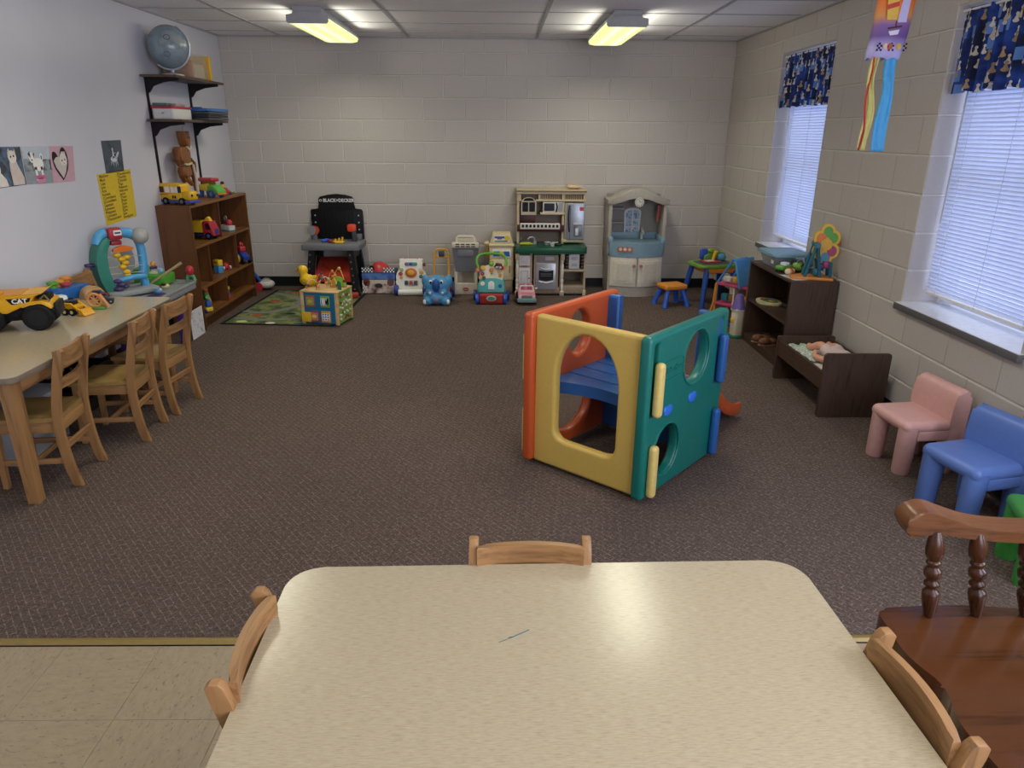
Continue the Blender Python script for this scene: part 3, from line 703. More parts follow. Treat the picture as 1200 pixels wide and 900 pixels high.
def side(u, m, lab, up, lo, name):
    Xs = T(u, 0, 0) @ YZ
    part(name, G().plate(rrect(.745, .755, .022, 4, -.004, .3975), [ell(*up[1], 28, *up[0]), ell(*lo[1], 28, *lo[0])]+slots((-S, .292)), .054, m, .016, X=Xs), pg, lab, smooth=60)
    for k, (c, r) in enumerate((up, lo)):   # raised lip round each crawl hole
        part('hole_rim', G().tube([(u+(.027 if u > 0 else -.027), c[0]+(r[0]+.008)*math.cos(a*PI/20), c[1]+(r[1]+.008)*math.sin(a*PI/20)) for a in range(40)], .006, m, 6, closed=True), pg)
side(S, TEA, 'teal side panel', ((.050, .603), (.118, .125)), ((-.172, .212), (.112, .122)), 'side_panel')
side(-S, ORG, 'orange side panel', ((.018, .608), (.095, .118)), ((-.03, .215), (.17, .13)), 'side_panel')
g = G().plate([(-.335, .02), (.335, .02), (.335, .76), (.225, .76), (.225, .40), (-.225, .40), (-.225, .76), (-.335, .76)], [], .052, BLU, .014, X=T(0, .292, 0) @ XZ)
part('rear_panel', g, pg, 'blue rear panel with an open slide gap', smooth=60)
for u, s in ((S, 1), (-S, -1)):
    for v, m, nm in ((-S, YTB, 'yellow interlocking tab'), (.292, BLU, 'blue interlocking tab')):
        for z0, z1 in ((.415, .662), (.03, .282)):
            part('tab', G().plate(rrect(.046, z1-z0, .020, 6, v, (z0+z1)/2), [], .038, m, .015, X=T(u+.0455*s, 0, 0) @ YZ), pg, nm, smooth=60)
    for v in (-.187, .043):
        part('platform_peg', G().prism(rrect(.075, .048, .02, 5, v, .407), 0, .022, P('2f6fd0', .35), bev=.006, X=T(u+(.012 if s > 0 else -.034), 0, 0) @ YZ), pg, 'bright blue platform peg', smooth=60)
# platform of planks with a scooped front edge
def pl_edge(x): return -.262+.075*(1-(x/.285)**2)
rows = [(.27, .165), (.16, .045), (.04, -.075)]
for a, b in rows: part('plank', G().box((0, (a+b)/2, .395), (.574, a-b, .05), BLU, bev=.008, seg=2), pg)
xs_ = [-.285+.57*i/16 for i in range(17)]
part('plank', G().prism([(x, pl_edge(x)) for x in xs_]+[(.285, -.08), (-.285, -.08)], .362, .42, BLU, bev=.008, seg=2), pg, smooth=50)
# slide leaving through the gap
sp_ = spline([(.30, .402), (.36, .39), (.48, .30), (.62, .19), (.74, .10), (.86, .05), (.93, .04)], 5)
n = len(sp_); g = G(); cs = [(-.20, .055), (-.20, .005), (-.185, -.02), (.215, -.02), (.23, .005), (.23, .055), (.215, .055), (.21, .008), (.195, 0), (-.165, 0), (-.18, .008), (-.185, .055)]
vs = [(x, y, max(z+dz, .001)) for (y, z) in sp_ for x, dz in cs]; k = len(cs)
fs = [(i*k+j, i*k+(j+1) % k, (i+1)*k+(j+1) % k, (i+1)*k+j) for i in range(n-1) for j in range(k)]+[tuple(range(k))[::-1], tuple((n-1)*k+j for j in range(k))]
part('slide', g.raw(vs, fs, ORG), pg, 'orange slide', smooth=45)
g = G().tube([(S+.0285, v, z) for v, z in rrect(.175, .085, .02, 5, -.162, .598)], .0045, TEA, 6, closed=True)
Xl = T(S+.0285, -.162, .598) @ Matrix(((0, 0, 1, 0), (1, 0, 0, 0), (0, 1, 0, 0), (0, 0, 0, 1)))
g.text('little tikes', .036, TEA, X=Xl, bold=.0012, ext=.003)
part('emblem', g, pg, 'moulded oblong lettered badge')
# ---------------------------------------------------------------- toys along the back wall
def FX(x=0, y=0, z=0): return T(x, y, z) @ XZ
BK = P('141416', .45); GREY = P('6f7176', .5); RED = P('c0392b', .4); BLUE = P('2a56b8', .38); YL = P('e8bb2c', .4); WH = P('e6e3da', .4); CRM = P('dcd0b0', .45); GRN = P('4fa03a', .4)
# printed road mat
mt = thing('play_mat', 'green printed play mat with a black border in the back left corner', 'rug', (-1.92, -.945, 0))
pm = [(-.52, -.655), (.465, -.725), (.515, .66), (-.44, .72)]
part('border', G().prism(pm, .0005, .005, P('16161a', .9)), mt, 'black bound edge')
def inset(poly, k): cx = sum(p[0] for p in poly)/len(poly); cy = sum(p[1] for p in poly)/len(poly); return [(cx+(x-cx)*k[0], cy+(y-cy)*k[1]) for x, y in poly]
def mk_mat():
    a = N('mat_print'); v = a.coord(); f = a.noise(v, 7, 4, .6)
    a.color(a.ramp(f, [(.36, lin('38482e')), (.48, lin('5b683c')), (.58, lin('828752')), (.7, lin('4c5d34'))])); a.rough(.9); return a.m
part('print', G().prism(inset(pm, (.935, .955)), .005, .0056, mk_mat()), mt, 'green printed face')
g = G(); rd = P('77787a', .9); 
def road(pts, w_):
    L = []; R = []
    for i, p in enumerate(pts):
        a = Vector(pts[max(0, i-1)]); b = Vector(pts[min(len(pts)-1, i+1)]); d = (b-a).normalized(); nn = Vector((-d.y, d.x))*w_
        L.append((p[0]+nn.x, p[1]+nn.y)); R.append((p[0]-nn.x, p[1]-nn.y))
    for i in range(len(pts)-1): g.flat([R[i], R[i+1], L[i+1], L[i]], .0060, rd)
road(spline([(-.46, -.45), (-.2, -.52), (.1, -.45), (.3, -.2), (.44, -.1)], 5), .03); road(spline([(-.40, .55), (-.1, .3), (-.05, 0), (-.25, -.25), (-.47, -.2)], 5), .03)
road(spline([(.46, .5), (.2, .35), (.1, .1), (.3, -.2)], 5), .028); road([(.0, .66), (.1, .1)], .028)
for x, y, s, h in ((-.30, -.36, .05, 'b5402f'), (-.1, -.63, .045, 'd8d6cf'), (-.02, -.3, .05, '20242a'), (.25, -.55, .06, 'e7e4dc'), (-.3, .2, .06, 'a8392e'), (.3, .55, .055, '2a6f86'), (.2, .5, .05, 'c33b30'), (.36, .1, .05, 'd9c23a'), (-.2, .6, .05, 'c7472f'), (.15, -.66, .05, '27505f'), (-.36, -.58, .05, 'c4cf8a'), (.38, -.4, .05, 'a3473a')):
    g.flat(ell(s, s*.6, 9, x, y), .0064, P(h, .9)); g.flat(rect(s*.9, s*.5, x, y+s*.4), .0067, P(h, .9))
part('picture', g, mt)['kind'] = 'stuff'

# wooden activity cube with beads
ac = thing('activity_cube', 'wooden activity cube with blue front, zebra tile and bead runs on the play mat', 'activity toy', (-1.545, -1.475, 0), -13)
BIR = W('b58d58', 'd9b981', 'x', 1, .45)
for x in (-.155, .155):
    for y in (-.135, .135): part('corner_post', G().box((x, y, .142), (.03, .03, .272), BIR, bev=.006), ac)
part('bottom_board', G().box((0, 0, .018), (.30, .26, .012), BIR), ac)
part('top_board', G().box((0, 0, .285), (.345, .305, .014), BIR, bev=.005), ac)
part('front_board', G().box((0, -.14, .145), (.29, .008, .262), P('1f6d96', .4)), ac, 'blue front board'); part('rear_board', G().box((0, .14, .145), (.29, .008, .262), P('b14a34', .4)), ac)
part('side_board', G().box((.16, 0, .145), (.008, .25, .262), P('7fae3e', .4)), ac, 'lime green side board'); part('side_board', G().box((-.16, 0, .145), (.008, .25, .262), P('d3a53c', .4)), ac)
for i, (x, z, fr, ce_) in enumerate(((-.08, .205, 'b4583f', '8fa05a'), (.055, .205, '7aa544', '181a1c'), (-.05, .075, '8a4b62', 'c48a58'), (.055, .075, 'd3a02c', 'e2e2ea'))):
    tl = part('picture_tile', G().box((x, -.147, z), (.085, .012, .1), P(fr, .45), bev=.004), ac)
    pc = G().prism(rect(.068, .066, x, z), 0, .0015, P(ce_, .5), X=FX(0, -.153, 0))
    if i == 1:
        for k in range(6): pc.flat([(x-.034+.012*k, z-.033), (x-.028+.012*k, z-.033), (x-.034+.012*k+.012*math.sin(k), z), (x-.026+.01*k, z+.033), (x-.034+.01*k, z+.033), (x-.040+.012*k, z)], .0018, P('e8e8e4', .5), X=FX(0, -.153, 0))
    elif i == 3:
        for k in range(9): pc.flat(ell(.007, .007, 8, x-.022+.022*(k % 3), z-.022+.022*(k//3)), .0018, P('2e4a9a', .5), X=FX(0, -.153, 0))
    else: pc.flat(ell(.022, .016, 10, x, z), .0018, P('e3c98a' if i else 'c9b26a', .5), X=FX(0, -.153, 0))
    part('picture', pc, tl)
part('swing_tile', G().box((-.12, -.160, .07), (.085, .006, .085), YL, bev=.002), ac, 'yellow card tile swung outward')
for k in range(30): part('maze_disc', G().sph((.166, -.09+.036*(k % 6)+random.uniform(-.01, .01), .05+.046*(k//6)+random.uniform(-.014, .014)), random.uniform(.010, .014), P(random.choice(['d8d2c6', '8a2f3a', 'e6dccb', 'b98c7a']), .4), 8, 6), ac)
def arch_wire(x0, y0, x1, y1, h, m_): return G().tube([(x0+(x1-x0)*t, y0+(y1-y0)*t, .292+h*math.sin(PI*t)**.6) for t in [i/14 for i in range(15)]], .0032, m_, 6)
wires = ((-.12, -.12, -.03, -.07, .09, 'd8d0b8'), (-.06, -.06, .02, -.02, .13, 'd98a7a'), (-.03, -.09, .04, .04, .10, 'dcd9cc'), (.03, .10, .15, .06, .155, 'e1b54a'), (.02, .02, .13, -.05, .10, 'c9b37a'), (-.03, .10, .06, .12, .12, 'd9a25a'))
for x0, y0, x1, y1, h, c_ in wires: part('bead_wire', arch_wire(x0, y0, x1, y1, h, P(c_, .35)), ac)
for k in range(34):
    x0, y0, x1, y1, h, c_ = wires[k % 6]; t = random.choice((.03, .08, .13, .9, .95, .5, .55, .3))
    p = (x0+(x1-x0)*t, y0+(y1-y0)*t, .292+h*math.sin(PI*t)**.6+.004)
    part('bead', G().sph(p, random.choice((.011, .013, .015)), P(random.choice(['b8352c', 'd9b04a', '2f7a4a', '2f58a8', 'd98a3a', 'caa46a', '8fc04a', '6a3f7a']), .35), 10, 7), ac)
g = G().prism(ell(.075, .085, 14, 0, 0, 0, 180)+[(-.075, -.005), (.075, -.005)], -.006, .006, P('86b83f', .4), bev=.002, X=FX(.085, .07, .298)); part('hill_board', g, ac, 'green arched board')
g = G().prism([(-.03, 0), (.03, 0), (.03, .05), (0, .085), (-.03, .05)], -.006, .006, P('d99a3a', .4), bev=.002, X=FX(.06, .04, .292)); part('house_board', g, ac, 'orange little house board')
g = G().prism([(-.02, 0), (.02, 0), (.016, .06), (0, .075), (-.016, .06)], -.008, .008, P('2b6b52', .4), bev=.002, X=FX(.14, -.04, .292)); part('tree_board', g, ac, 'dark green tree board')
# bath duck on the cube
DY = P('e3b81f', .4, bump=.08, var=.03)
dk = thing('toy_duck', 'yellow toy duck perched on the activity cube', 'duck', (-1.715, -1.395, .2925), -115); dk.scale = (.92,)*3
g = G().sph((0, 0, .055), (.062, .085, .055), DY, 20, 12); g.sph((0, -.05, .145), (.046, .048, .046), DY, 18, 12); g.tube([(0, -.035, .07), (0, -.045, .12)], [.045, .034], DY, 14)
g.tube([(0, .06, .07), (0, .105, .105)], [.04, .008], DY, 12)
remesh(part('body', g, dk, smooth=180), .004, 6)
g = G().prism([(-.022, 0), (.022, 0), (.016, .03), (0, .04), (-.016, .03)], -.008, .008, P('d9652c', .4), bev=.004, X=T(0, -.09, .138, rx=0) @ Matrix.Rotation(PI, 4, 'Z')); part('bill', g, dk, 'orange bill')
g = G()
for s in (-1, 1): g.sph((s*.036, -.075, .158), (.006, .006, .008), BK, 8, 6)
part('eyes', g, dk, 'black eyes')
for s in (-1, 1): part('wing', G().sph((s*.058, .01, .06), (.014, .048, .03), DY, 14, 8), dk)

# tool workbench
wk = thing('toy_workbench', 'black and grey toy workbench with a pegboard and red shelf against the back wall', 'toy workbench', (-1.715, -.04, .0065))
bbp = [(-.262, .46), (-.272, .78), (-.262, .80), (-.185, .803), (-.18, .905), (-.165, .925), (-.09, .942), (0, .952), (.09, .942), (.155, .925), (.17, .905), (.175, .803), (.245, .80), (.258, .78), (.258, .46)]
part('pegboard', G().prism(bbp, 0, .035, BK, bev=.006, X=FX(0, 0, 0)), wk, smooth=30)
g = G()
for i in range(9): g.box((-.155+.039*i, -.037, .66), (.006, .006, .27), P('0e0e10', .5), bev=.002)
part('peg_ribs', g, wk)
g = G().text('BLACK+DECKER', .046, P('dcdcdc', .5), X=FX(.022, -.0365, .888), bold=.0014, sx=.92)
g.tube([(-.158+.011*math.cos(a*PI/5), -.0365, .888+.011*math.sin(a*PI/5)) for a in range(10)], .0028, P('dcdcdc', .5), 5, closed=True)
part('lettering', g, wk, 'white maker lettering')
for x in (-.226, .215): 
    g = G()
    for z in (.53, .60, .67, .74): g.cyl((x, -.034, z), (x, -.0375, z), .008, P('b9b9bc', .4), n=8)
    part('screws', g, wk)
part('worktop', G().box((-.005, -.235, .472), (.57, .40, .058), GREY, bev=.008), wk, 'grey worktop')
part('tool_tray', G().box((.20, -.08, .53), (.09, .06, .06), GREY, bev=.006), wk)
for s in (-1, 1):
    for y0, y1 in ((-.40, -.455), (-.06, -.05)):
        part('leg', G().tube([(s*.19, y0, .445), (s*.238, y1, .001)], [.042, .048], BK, 4), wk)
    g = G()
    for k in range(6):
        t = .1+.15*k; g.cyl((s*(.19+.048*t)-.012, -.40-.055*t-.028, .445-.44*t), (s*(.19+.048*t)-.012, -.40-.055*t-.034, .445-.44*t), .009, P('606266', .5), n=8)
    part('leg_bolts', g, wk)
    part('side_brace', G().prism([(-.05, .44), (-.40, .44), (-.45, .06), (-.05, .06), (-.05, .15), (-.36, .15), (-.34, .36), (-.05, .36)], s*.21-.006, s*.21+.006, BK, X=YZ), wk)
part('lower_box', G().box((0, -.24, .055), (.44, .40, .11), BK, bev=.008), wk)
g = G().prism([(-.42, .13), (-.42, .19), (-.40, .20), (-.12, .33), (-.10, .33), (-.10, .13)], -.185, .175, P('b23a2a', .42), X=YZ); part('red_shelf', g, wk, 'red sloping shelf bin')
part('shelf_ridge', G().tube([(-.14, -.25, .278), (-.02, -.36, .225), (.04, -.25, .278)], .008, P('8f2b20', .45), 6), wk)
# tools lying on or hung over it
OR = P('dd4a26', .4)
t = thing('toy_drill', 'orange and black toy drill standing on the right of the workbench', 'toy tool', (-1.545, -.235, .508))
part('body', G().prism(rrect(.085, .075, .02, 4, 0, .135), -.024, .024, OR, bev=.008, X=FX()), t); part('handle', G().prism([(-.02, .0), (.025, 0), (.02, .11), (-.02, .11)], -.018, .018, P('3a3c42', .5), bev=.005, X=FX(.02, 0, 0)), t, 'dark handle')
part('chuck', G().cyl((-.04, 0, .14), (-.07, 0, .14), .014, BK, r1=.008, n=12), t)
t = thing('toy_pliers', 'blue toy hand tool lying left on the workbench', 'toy tool', (-1.79, -.30, .5085), 25)
g = G().tube([(-.05, -.02, .012), (0, 0, .014), (.05, .02, .012)], .012, BLUE, 8); part('handle', g, t); part('jaw', G().tube([(-.05, .02, .014), (0, 0, .026), (.05, -.02, .014)], .010, P('3b6bd0', .4), 8), t)
t = thing('toy_plane_tool', 'yellow toy tool with little pegs at the middle of the workbench', 'toy tool', (-1.66, -.36, .5085), -10)
part('base', G().box((0, 0, .010), (.12, .06, .02), YL, bev=.008), t)
for x, y, h in ((-.035, 0, .04), (.0, .012, .055), (.04, 0, .075)): part('peg', G().cyl((x, y, .015), (x+.006, y, .015+h*.6), .010, YL, n=10), t)
t = thing('toy_hammer', 'small dark red toy hammer beside the yellow toy tool', 'toy tool', (-1.745, -.35, .5085), 40)
part('head', G().cyl((-.02, 0, .018), (.03, 0, .018), .016, P('8e2a2e', .4), n=12), t); part('handle', G().cyl((.005, -.005, .018), (.005, -.075, .009), .008, P('7a5a2a', .5), n=8), t)
t = thing('toy_saw_disc', 'orange and grey round toy clamp hung on the left of the pegboard', 'toy tool', (-1.945, -.10, .60), 0)
part('disc', G().cyl((0, 0, .0), (0, -.03, 0), .042, P('c4492c', .4), n=18), t); part('hub', G().cyl((-.03, 0, 0), (-.03, -.045, 0), .045, P('87888c', .4), n=18), t); part('bracket', G().box((-.01, .005, -.05), (.05, .05, .11), GREY, bev=.004), t)
t = solo('toy_clamp', 'red toy block lying on the mat in front of the workbench leg', 'toy', G().box((0, 0, .032), (.075, .05, .05), P('b5382a', .4), bev=.01).box((-.05, .0, .02), (.05, .04, .03), P('8d2a22', .4), bev=.006), (-1.485, -.60, .006), 20)

# race box
rb = thing('race_garage_box', 'open printed car toy box with a checkered rim and red dome', 'toy box', (-1.28, -.25, 0))
def mk_pic(name, cs, scale=9):
    a = N(name); f = a.noise(a.coord(), scale, 4, .6)
    a.color(a.ramp(f, [(.3+.1*i, lin(c)) for i, c in enumerate(cs)])); a.rough(.4); return a.m
part('carton', G().box((0, 0, .112), (.325, .26, .222), P('2b3f74', .45), bev=.003), rb)
g = G().prism(rect(.33, .13, 0, .075), 0, .001, mk_pic('car_print', ['3c3a46', '8a5a5a', 'b9a79c', 'd2c9ba', '5a3b42'], 14), X=FX(0, -.131, 0))
g.prism(rect(.33, .06, 0, .18), 0, .0012, mk_pic('sky_print', ['24407e', '3a5da6', '5d7fbe'], 8), X=FX(0, -.131, 0))
g.prism([(-.14, .145), (.14, .145), (.16, .10), (-.15, .11)], 0, .0016, P('cfc8b8', .5), X=FX(0, -.131, 0))
g.prism(ell(.04, .025, 14, 0, .085), 0, .002, P('3a2a2c', .5), X=FX(0, -.131, 0)); g.prism(ell(.035, .04, 14, -.12, .12), 0, .002, P('7a3038', .5), X=FX(0, -.131, 0)); g.prism(ell(.035, .04, 14, .12, .12), 0, .002, P('6d4a52', .5), X=FX(0, -.131, 0))
part('front_print', g, rb, 'printed front with a racing car')
ckg = G()
for s in (-1, 1):
    for i in range(7):
        for j in range(3):
            if (i+j) % 2 == 0: ckg.prism(rect(.0155, .0155, s*.11+.0155*(i-3), .2365+.0155*(j-.5)), 0, .0008, P('e6e4e0', .5), X=FX(0, -.1295, 0))
for i in range(6):
    for j in range(4):
        if (i+j) % 2 == 0: ckg.prism(rect(.012, .02, -.158+.012*j, .02+.02*i), 0, .0008, P('e6e4e0', .5), X=FX(0, -.1322, 0))
ck = part('rim', G().box((-.11, -.125, .235), (.11, .008, .05), BK).box((.11, -.125, .235), (.11, .008, .05), BK), rb, 'black and white checkered rim'); part('checks', ckg, ck)
g = G().sph((0, 0, 0), (.105, .105, .105), P('b8343a', .35), 22, 8, X=T(0, -.01, .205), z0=0); part('dome', g, rb, 'red dome')
g = G().prism(ell(.03, .042, 14, -.068, .24), 0, .012, BK, X=FX(0, -.085, 0)); g.prism(ell(.016, .026, 10, -.068, .238), .012, .0135, P('c79a7a', .5), X=FX(0, -.085, 0)); part('dome_decal', g, rb, 'black decal on the dome')

# white activity walker
wa = thing('activity_walker', 'white baby activity walker with orange centre dial and blue wheels', 'walker', (-.952, -.34, 0))
Xw = T(0, 0, 0, rx=-12) @ XZ
pr = [(-.125, .02), (-.145, .05)]+ell(.152, .125, 10, 0, .16, 200, 130)[0:]+[(-.105, .30), (-.125, .345), (-.075, .352), (-.065, .335), (.065, .335), (.075, .352), (.125, .345), (.105, .30)]+ell(.152, .125, 10, 0, .16, 50, -20)+[(.145, .05), (.125, .02)]
part('face_panel', G().prism(pr, 0, .06, WH, bev=.014, seg=3, X=Xw), wa, smooth=45)
part('grip', G().tube([(-.07, .0, .345), (.07, .0, .345)], .012, P('a8483c', .4), 10, X=T(0, 0, 0, rx=-12) @ T(0, -.03, 0)), wa, 'red grip bar')
part('front_roller', G().cyl((-.125, -.10, .032), (.125, -.10, .032), .032, WH, n=20), wa)
for x in (-.143, .143): part('wheel', G().lathe([(.046, -.02), (.052, -.01), (.052, .01), (.046, .02), (.02, .022)], P('243f8f', .4), 22, X=T(x, -.095, .053, ry=90)), wa, 'dark blue wheel')
def disc(x, z, rx, rz, h, d0=.06, d1=.07): return G().prism(ell(rx, rz, 18, x, z), d0, d1, P(h, .4), bev=.003, X=Xw)
dd = part('dial', disc(0, .205, .062, .047, 'c5622a'), wa, 'orange dial'); part('dial_face', disc(0, .207, .034, .026, 'd8a52c', .07, .078), dd, 'yellow lion face')
part('music_panel', G().prism(rrect(.13, .036, .014, 4, 0, .293), .06, .066, P('6d8f96', .4), bev=.002, X=Xw), wa)
for x, h in ((-.042, '8a4a86'), (.0, '233f8c'), (.042, '3f8f6a')): part('roller_bead', disc(x, .293, .017, .014, h, .066, .074), wa)
for x, z, h, r_ in ((-.095, .235, '8fae6a', .02), (-.105, .195, '9c4038', .023), (-.098, .158, 'c98a42', .018), (.095, .235, 'd8cdb0', .02), (.105, .21, 'c9a24a', .022), (.10, .17, '3f6a4a', .02)): part('picture_button', disc(x, z, r_, r_*.9, h, .06, .066), wa)
kp = part('key_panel', G().prism(rrect(.14, .058, .012, 4, 0, .105), .06, .066, P('b9b2a8', .4), bev=.002, X=Xw), wa)
for x, h in ((-.046, '2b3350'), (0, 'b8383a'), (.046, '30406f')): part('key', G().prism(rrect(.034, .04, .006, 3, x, .105), .066, .074, P(h, .4), bev=.002, X=Xw), kp)
part('side_knob', G().sph((.135, -.03, .30), .017, P('7d2030', .35), 12, 8), wa, 'dark red side knob')

# koala ride-on
ko = thing('koala_ride_on', 'light blue plastic koala-faced ride-on toy in front of the white walker', 'ride-on toy', (-.655, -.78, 0))
KB = P('4d8fc0', .36, bump=.08, var=.03)
g = G().sph((0, -.02, .175), (.124, .102, .104), KB, 22, 14); g.sph((0, 0, .07), (.136, .142, .08), KB, 22, 14); g.box((0, .05, .10), (.20, .22, .12), KB, bev=.04, seg=3)
for s in (-1, 1): g.sph((s*.112, .02, .212), (.036, .036, .066), KB, 14, 10); g.sph((s*.080, -.085, .042), (.052, .052, .044), KB, 14, 10); g.sph((s*.055, -.075, .125), (.05, .05, .04), KB, 12, 8)
remesh(part('body', g, ko, smooth=180), .007, 6)
part('nose', G().sph((0, -.118, .197), (.037, .036, .064), P('1f4f96', .35), 16, 12), ko, 'dark blue nose')
for s in (-1, 1):
    e = part('eye', G().sph((s*.052, -.098, .228), (.015, .016, .018), P('e6e8ea', .3), 12, 8), ko, 'white eye'); part('pupil', G().sph((s*.051, -.110, .224), (.010, .008, .012), BK, 10, 6), e)
    part('cheek_dot', G().sph((s*.058, -.118, .125), (.014, .010, .014), P('e2e8ee', .4), 10, 6), ko, 'white cheek dot'); part('paw', G().sph((s*.108, -.115, .038), (.020, .020, .026), P('dfe3e6', .4), 10, 6), ko, 'white paw')
    part('rear_wheel', G().cyl((s*.115, .10, .045), (s*.135, .10, .045), .045, P('24407f', .4), n=20), ko, 'dark blue wheel')
part('chin_label', G().prism(rrect(.042, .018, .004, 3, 0, .062), 0, .003, P('c9687a', .4), X=FX(0, -.1405, 0)), ko, 'pink label')
part('neck_trim', G().tube([(.085*math.cos(a), .02+.05*math.sin(a), .252) for a in [PI*i/12 for i in range(13)]], .008, P('c99a3a', .4), 8), ko, 'yellow trim behind the head')
# yellow-handled push toy behind it
pt = thing('push_mower', 'toy push mower with yellow upright handle behind the koala ride-on', 'push toy', (-.64, -.35, 0))
part('handle', G().tube([(-.072, -.10, .03)]+[(-.072, 0, .40), (-.062, .005, .435), (-.035, .01, .45), (.035, .01, .45), (.062, .005, .435), (.072, 0, .40)]+[(.072, -.10, .03)], .011, P('cf951e', .4), 10), pt)
part('cross_bar', G().tube([(-.07, -.005, .375), (.07, -.005, .375)], .009, P('cf951e', .4), 8), pt); part('grip_box', G().box((0, 0, .405), (.058, .03, .06), P('3c3c44', .5), bev=.008), pt, 'dark control box')
part('deck', G().box((0, -.10, .06), (.20, .16, .07), P('c33f2e', .4), bev=.02, seg=3), pt)
for s in (-1, 1): part('wheel', G().cyl((s*.108, -.13, .075), (s*.132, -.13, .075), .075, P('1d2f66', .45), n=22), pt, 'dark blue wheel')

# shopping cart
sc_ = thing('toy_shopping_cart', 'grey-basket toy shopping cart on a beige frame against the back wall', 'toy cart', (-.397, -.24, 0))
BEI = P('cfc6b4', .42); DG = P('6d6e74', .45)
part('frame', G().plate([(-.122, .0), (.122, .0), (.118, .10), (.11, .50), (-.11, .50), (-.118, .10)], [[(-.088, .115), (.088, .115), (.08, .46), (-.08, .46)]], .035, BEI, .010, X=FX(0, -.13, 0)), sc_, smooth=50)
part('base_deck', G().box((0, .0, .04), (.235, .27, .06), BEI, bev=.015, seg=3), sc_); part('rear_frame', G().box((0, .10, .28), (.21, .03, .50), BEI, bev=.01), sc_)
part('basket', G().raw([(-.135, -.17, .50), (.135, -.17, .50), (.135, .09, .50), (-.135, .09, .50), (-.105, -.15, .235), (.105, -.15, .235), (.105, .07, .235), (-.105, .07, .235), (-.115, -.15, .50), (.115, -.15, .50), (.115, .07, .50), (-.115, .07, .50), (-.09, -.13, .26), (.09, -.13, .26), (.09, .05, .26), (-.09, .05, .26)],
     [(0, 1, 5, 4), (1, 2, 6, 5), (2, 3, 7, 6), (3, 0, 4, 7), (4, 5, 6, 7), (0, 8, 9, 1), (1, 9, 10, 2), (2, 10, 11, 3), (3, 11, 8, 0), (8, 12, 13, 9), (9, 13, 14, 10), (10, 14, 15, 11), (11, 15, 12, 8), (12, 15, 14, 13)], DG), sc_, smooth=0)
part('basket_panel', G().prism(rrect(.16, .07, .012, 4, 0, .425), 0, .012, P('7b7c82', .45), bev=.004, X=FX(0, -.158, 0)), sc_)
hd = part('handle_bar', G().box((0, -.15, .50), (.27, .075, .055), BEI, bev=.012, seg=3), sc_)
g = G()
for r_ in (0, 1):
    for i in range(4): g.prism(rrect(.040, .010, .004, 3, -.078+.052*i, .513-.022*r_), 0, .003, BK, X=FX(0, -.186, 0))
part('vent_slots', g, hd)
part('grip_loop', G().tube([(-.088, -.13, .52), (-.085, -.12, .565), (-.07, -.115, .58), (.07, -.115, .58), (.085, -.12, .565), (.088, -.13, .52)], .014, BEI, 10), sc_)
em = part('emblem', G().prism(ell(.030, .018, 18, 0, .055), 0, .004, P('a8433a', .4), X=FX(0, -.152, 0)), sc_, 'small red oval maker badge'); part('emblem_letters', G().text('little tikes', .011, WH, X=FX(0, -.1563, .055), bold=.0002), em)
for s in (-1, 1):
    for y in (-.09, .09): part('wheel', G().cyl((s*.09, y, .022), (s*.11, y, .022), .022, BK, n=14), sc_)
# cream toy pump / stove
pp = thing('toy_fuel_pump', 'tall cream toy play unit with blue panel half hidden by the baby walker', 'toy kitchen', (-.038, -.20, 0))
CR = P('d5c59a', .45)
part('cabinet', G().box((0, 0, .31), (.245, .25, .36), CR, bev=.016, seg=3), pp)
part('pedestal', G().box((.02, 0, .075), (.19, .20, .15), P('b9a985', .45), bev=.01), pp)
part('head', G().prism([(-.122, .488), (.122, .488), (.088, .605), (-.088, .605)], -.10, .115, CR, bev=.012, X=FX(0, 0, 0)), pp)
part('shelf_lip', G().box((0, -.09, .49), (.26, .10, .025), CR, bev=.01), pp)
hp = part('head_label', G().prism([(-.085, .52), (.085, .52), (.072, .588), (-.072, .588)], .115, .118, WH, X=FX()), pp)
g = G().prism(rect(.10, .02, -.02, .568), .118, .1195, P('2c4f9e', .4), X=FX()); g.prism(rect(.05, .012, -.02, .553), .118, .1195, P('b8483e', .4), X=FX()); g.prism(rect(.13, .012, -.005, .530), .118, .1195, P('3f8f6a', .4), X=FX()); part('print', g, hp)
part('head_knob', G().cyl((.055, -.12, .563), (.055, -.138, .563), .024, YL, n=18), pp, 'yellow knob')
sp2 = part('panel', G().prism([(-.10, .368), (.10, .368), (.09, .455), (-.09, .455)], .125, .130, WH, bev=.002, X=FX()), pp)
part('panel_print', G().prism([(-.085, .38), (.085, .38), (.078, .43), (-.078, .43)], .130, .132, P('1f56b8', .4), X=FX()), sp2, 'blue print'); part('panel_dial', G().cyl((0, -.13, .405), (0, -.142, .405), .027, YL, n=18), pp, 'yellow dial')
dr = part('door', G().prism(rrect(.20, .20, .012, 4, 0, .245), .123, .131, P('dccfa8', .45), bev=.004, X=FX()), pp); part('handle', G().box((.085, -.138, .25), (.012, .016, .07), P('a88e4a', .45), bev=.004), dr)
part('hose_post', G().tube([(-.135, -.03, .34), (-.14, -.05, .44), (-.15, -.05, .50)], .014, P('cf9a2a', .4), 8), pp, 'mustard side post'); part('nozzle', G().sph((-.15, -.06, .50), (.03, .04, .022), CR, 12, 8), pp)
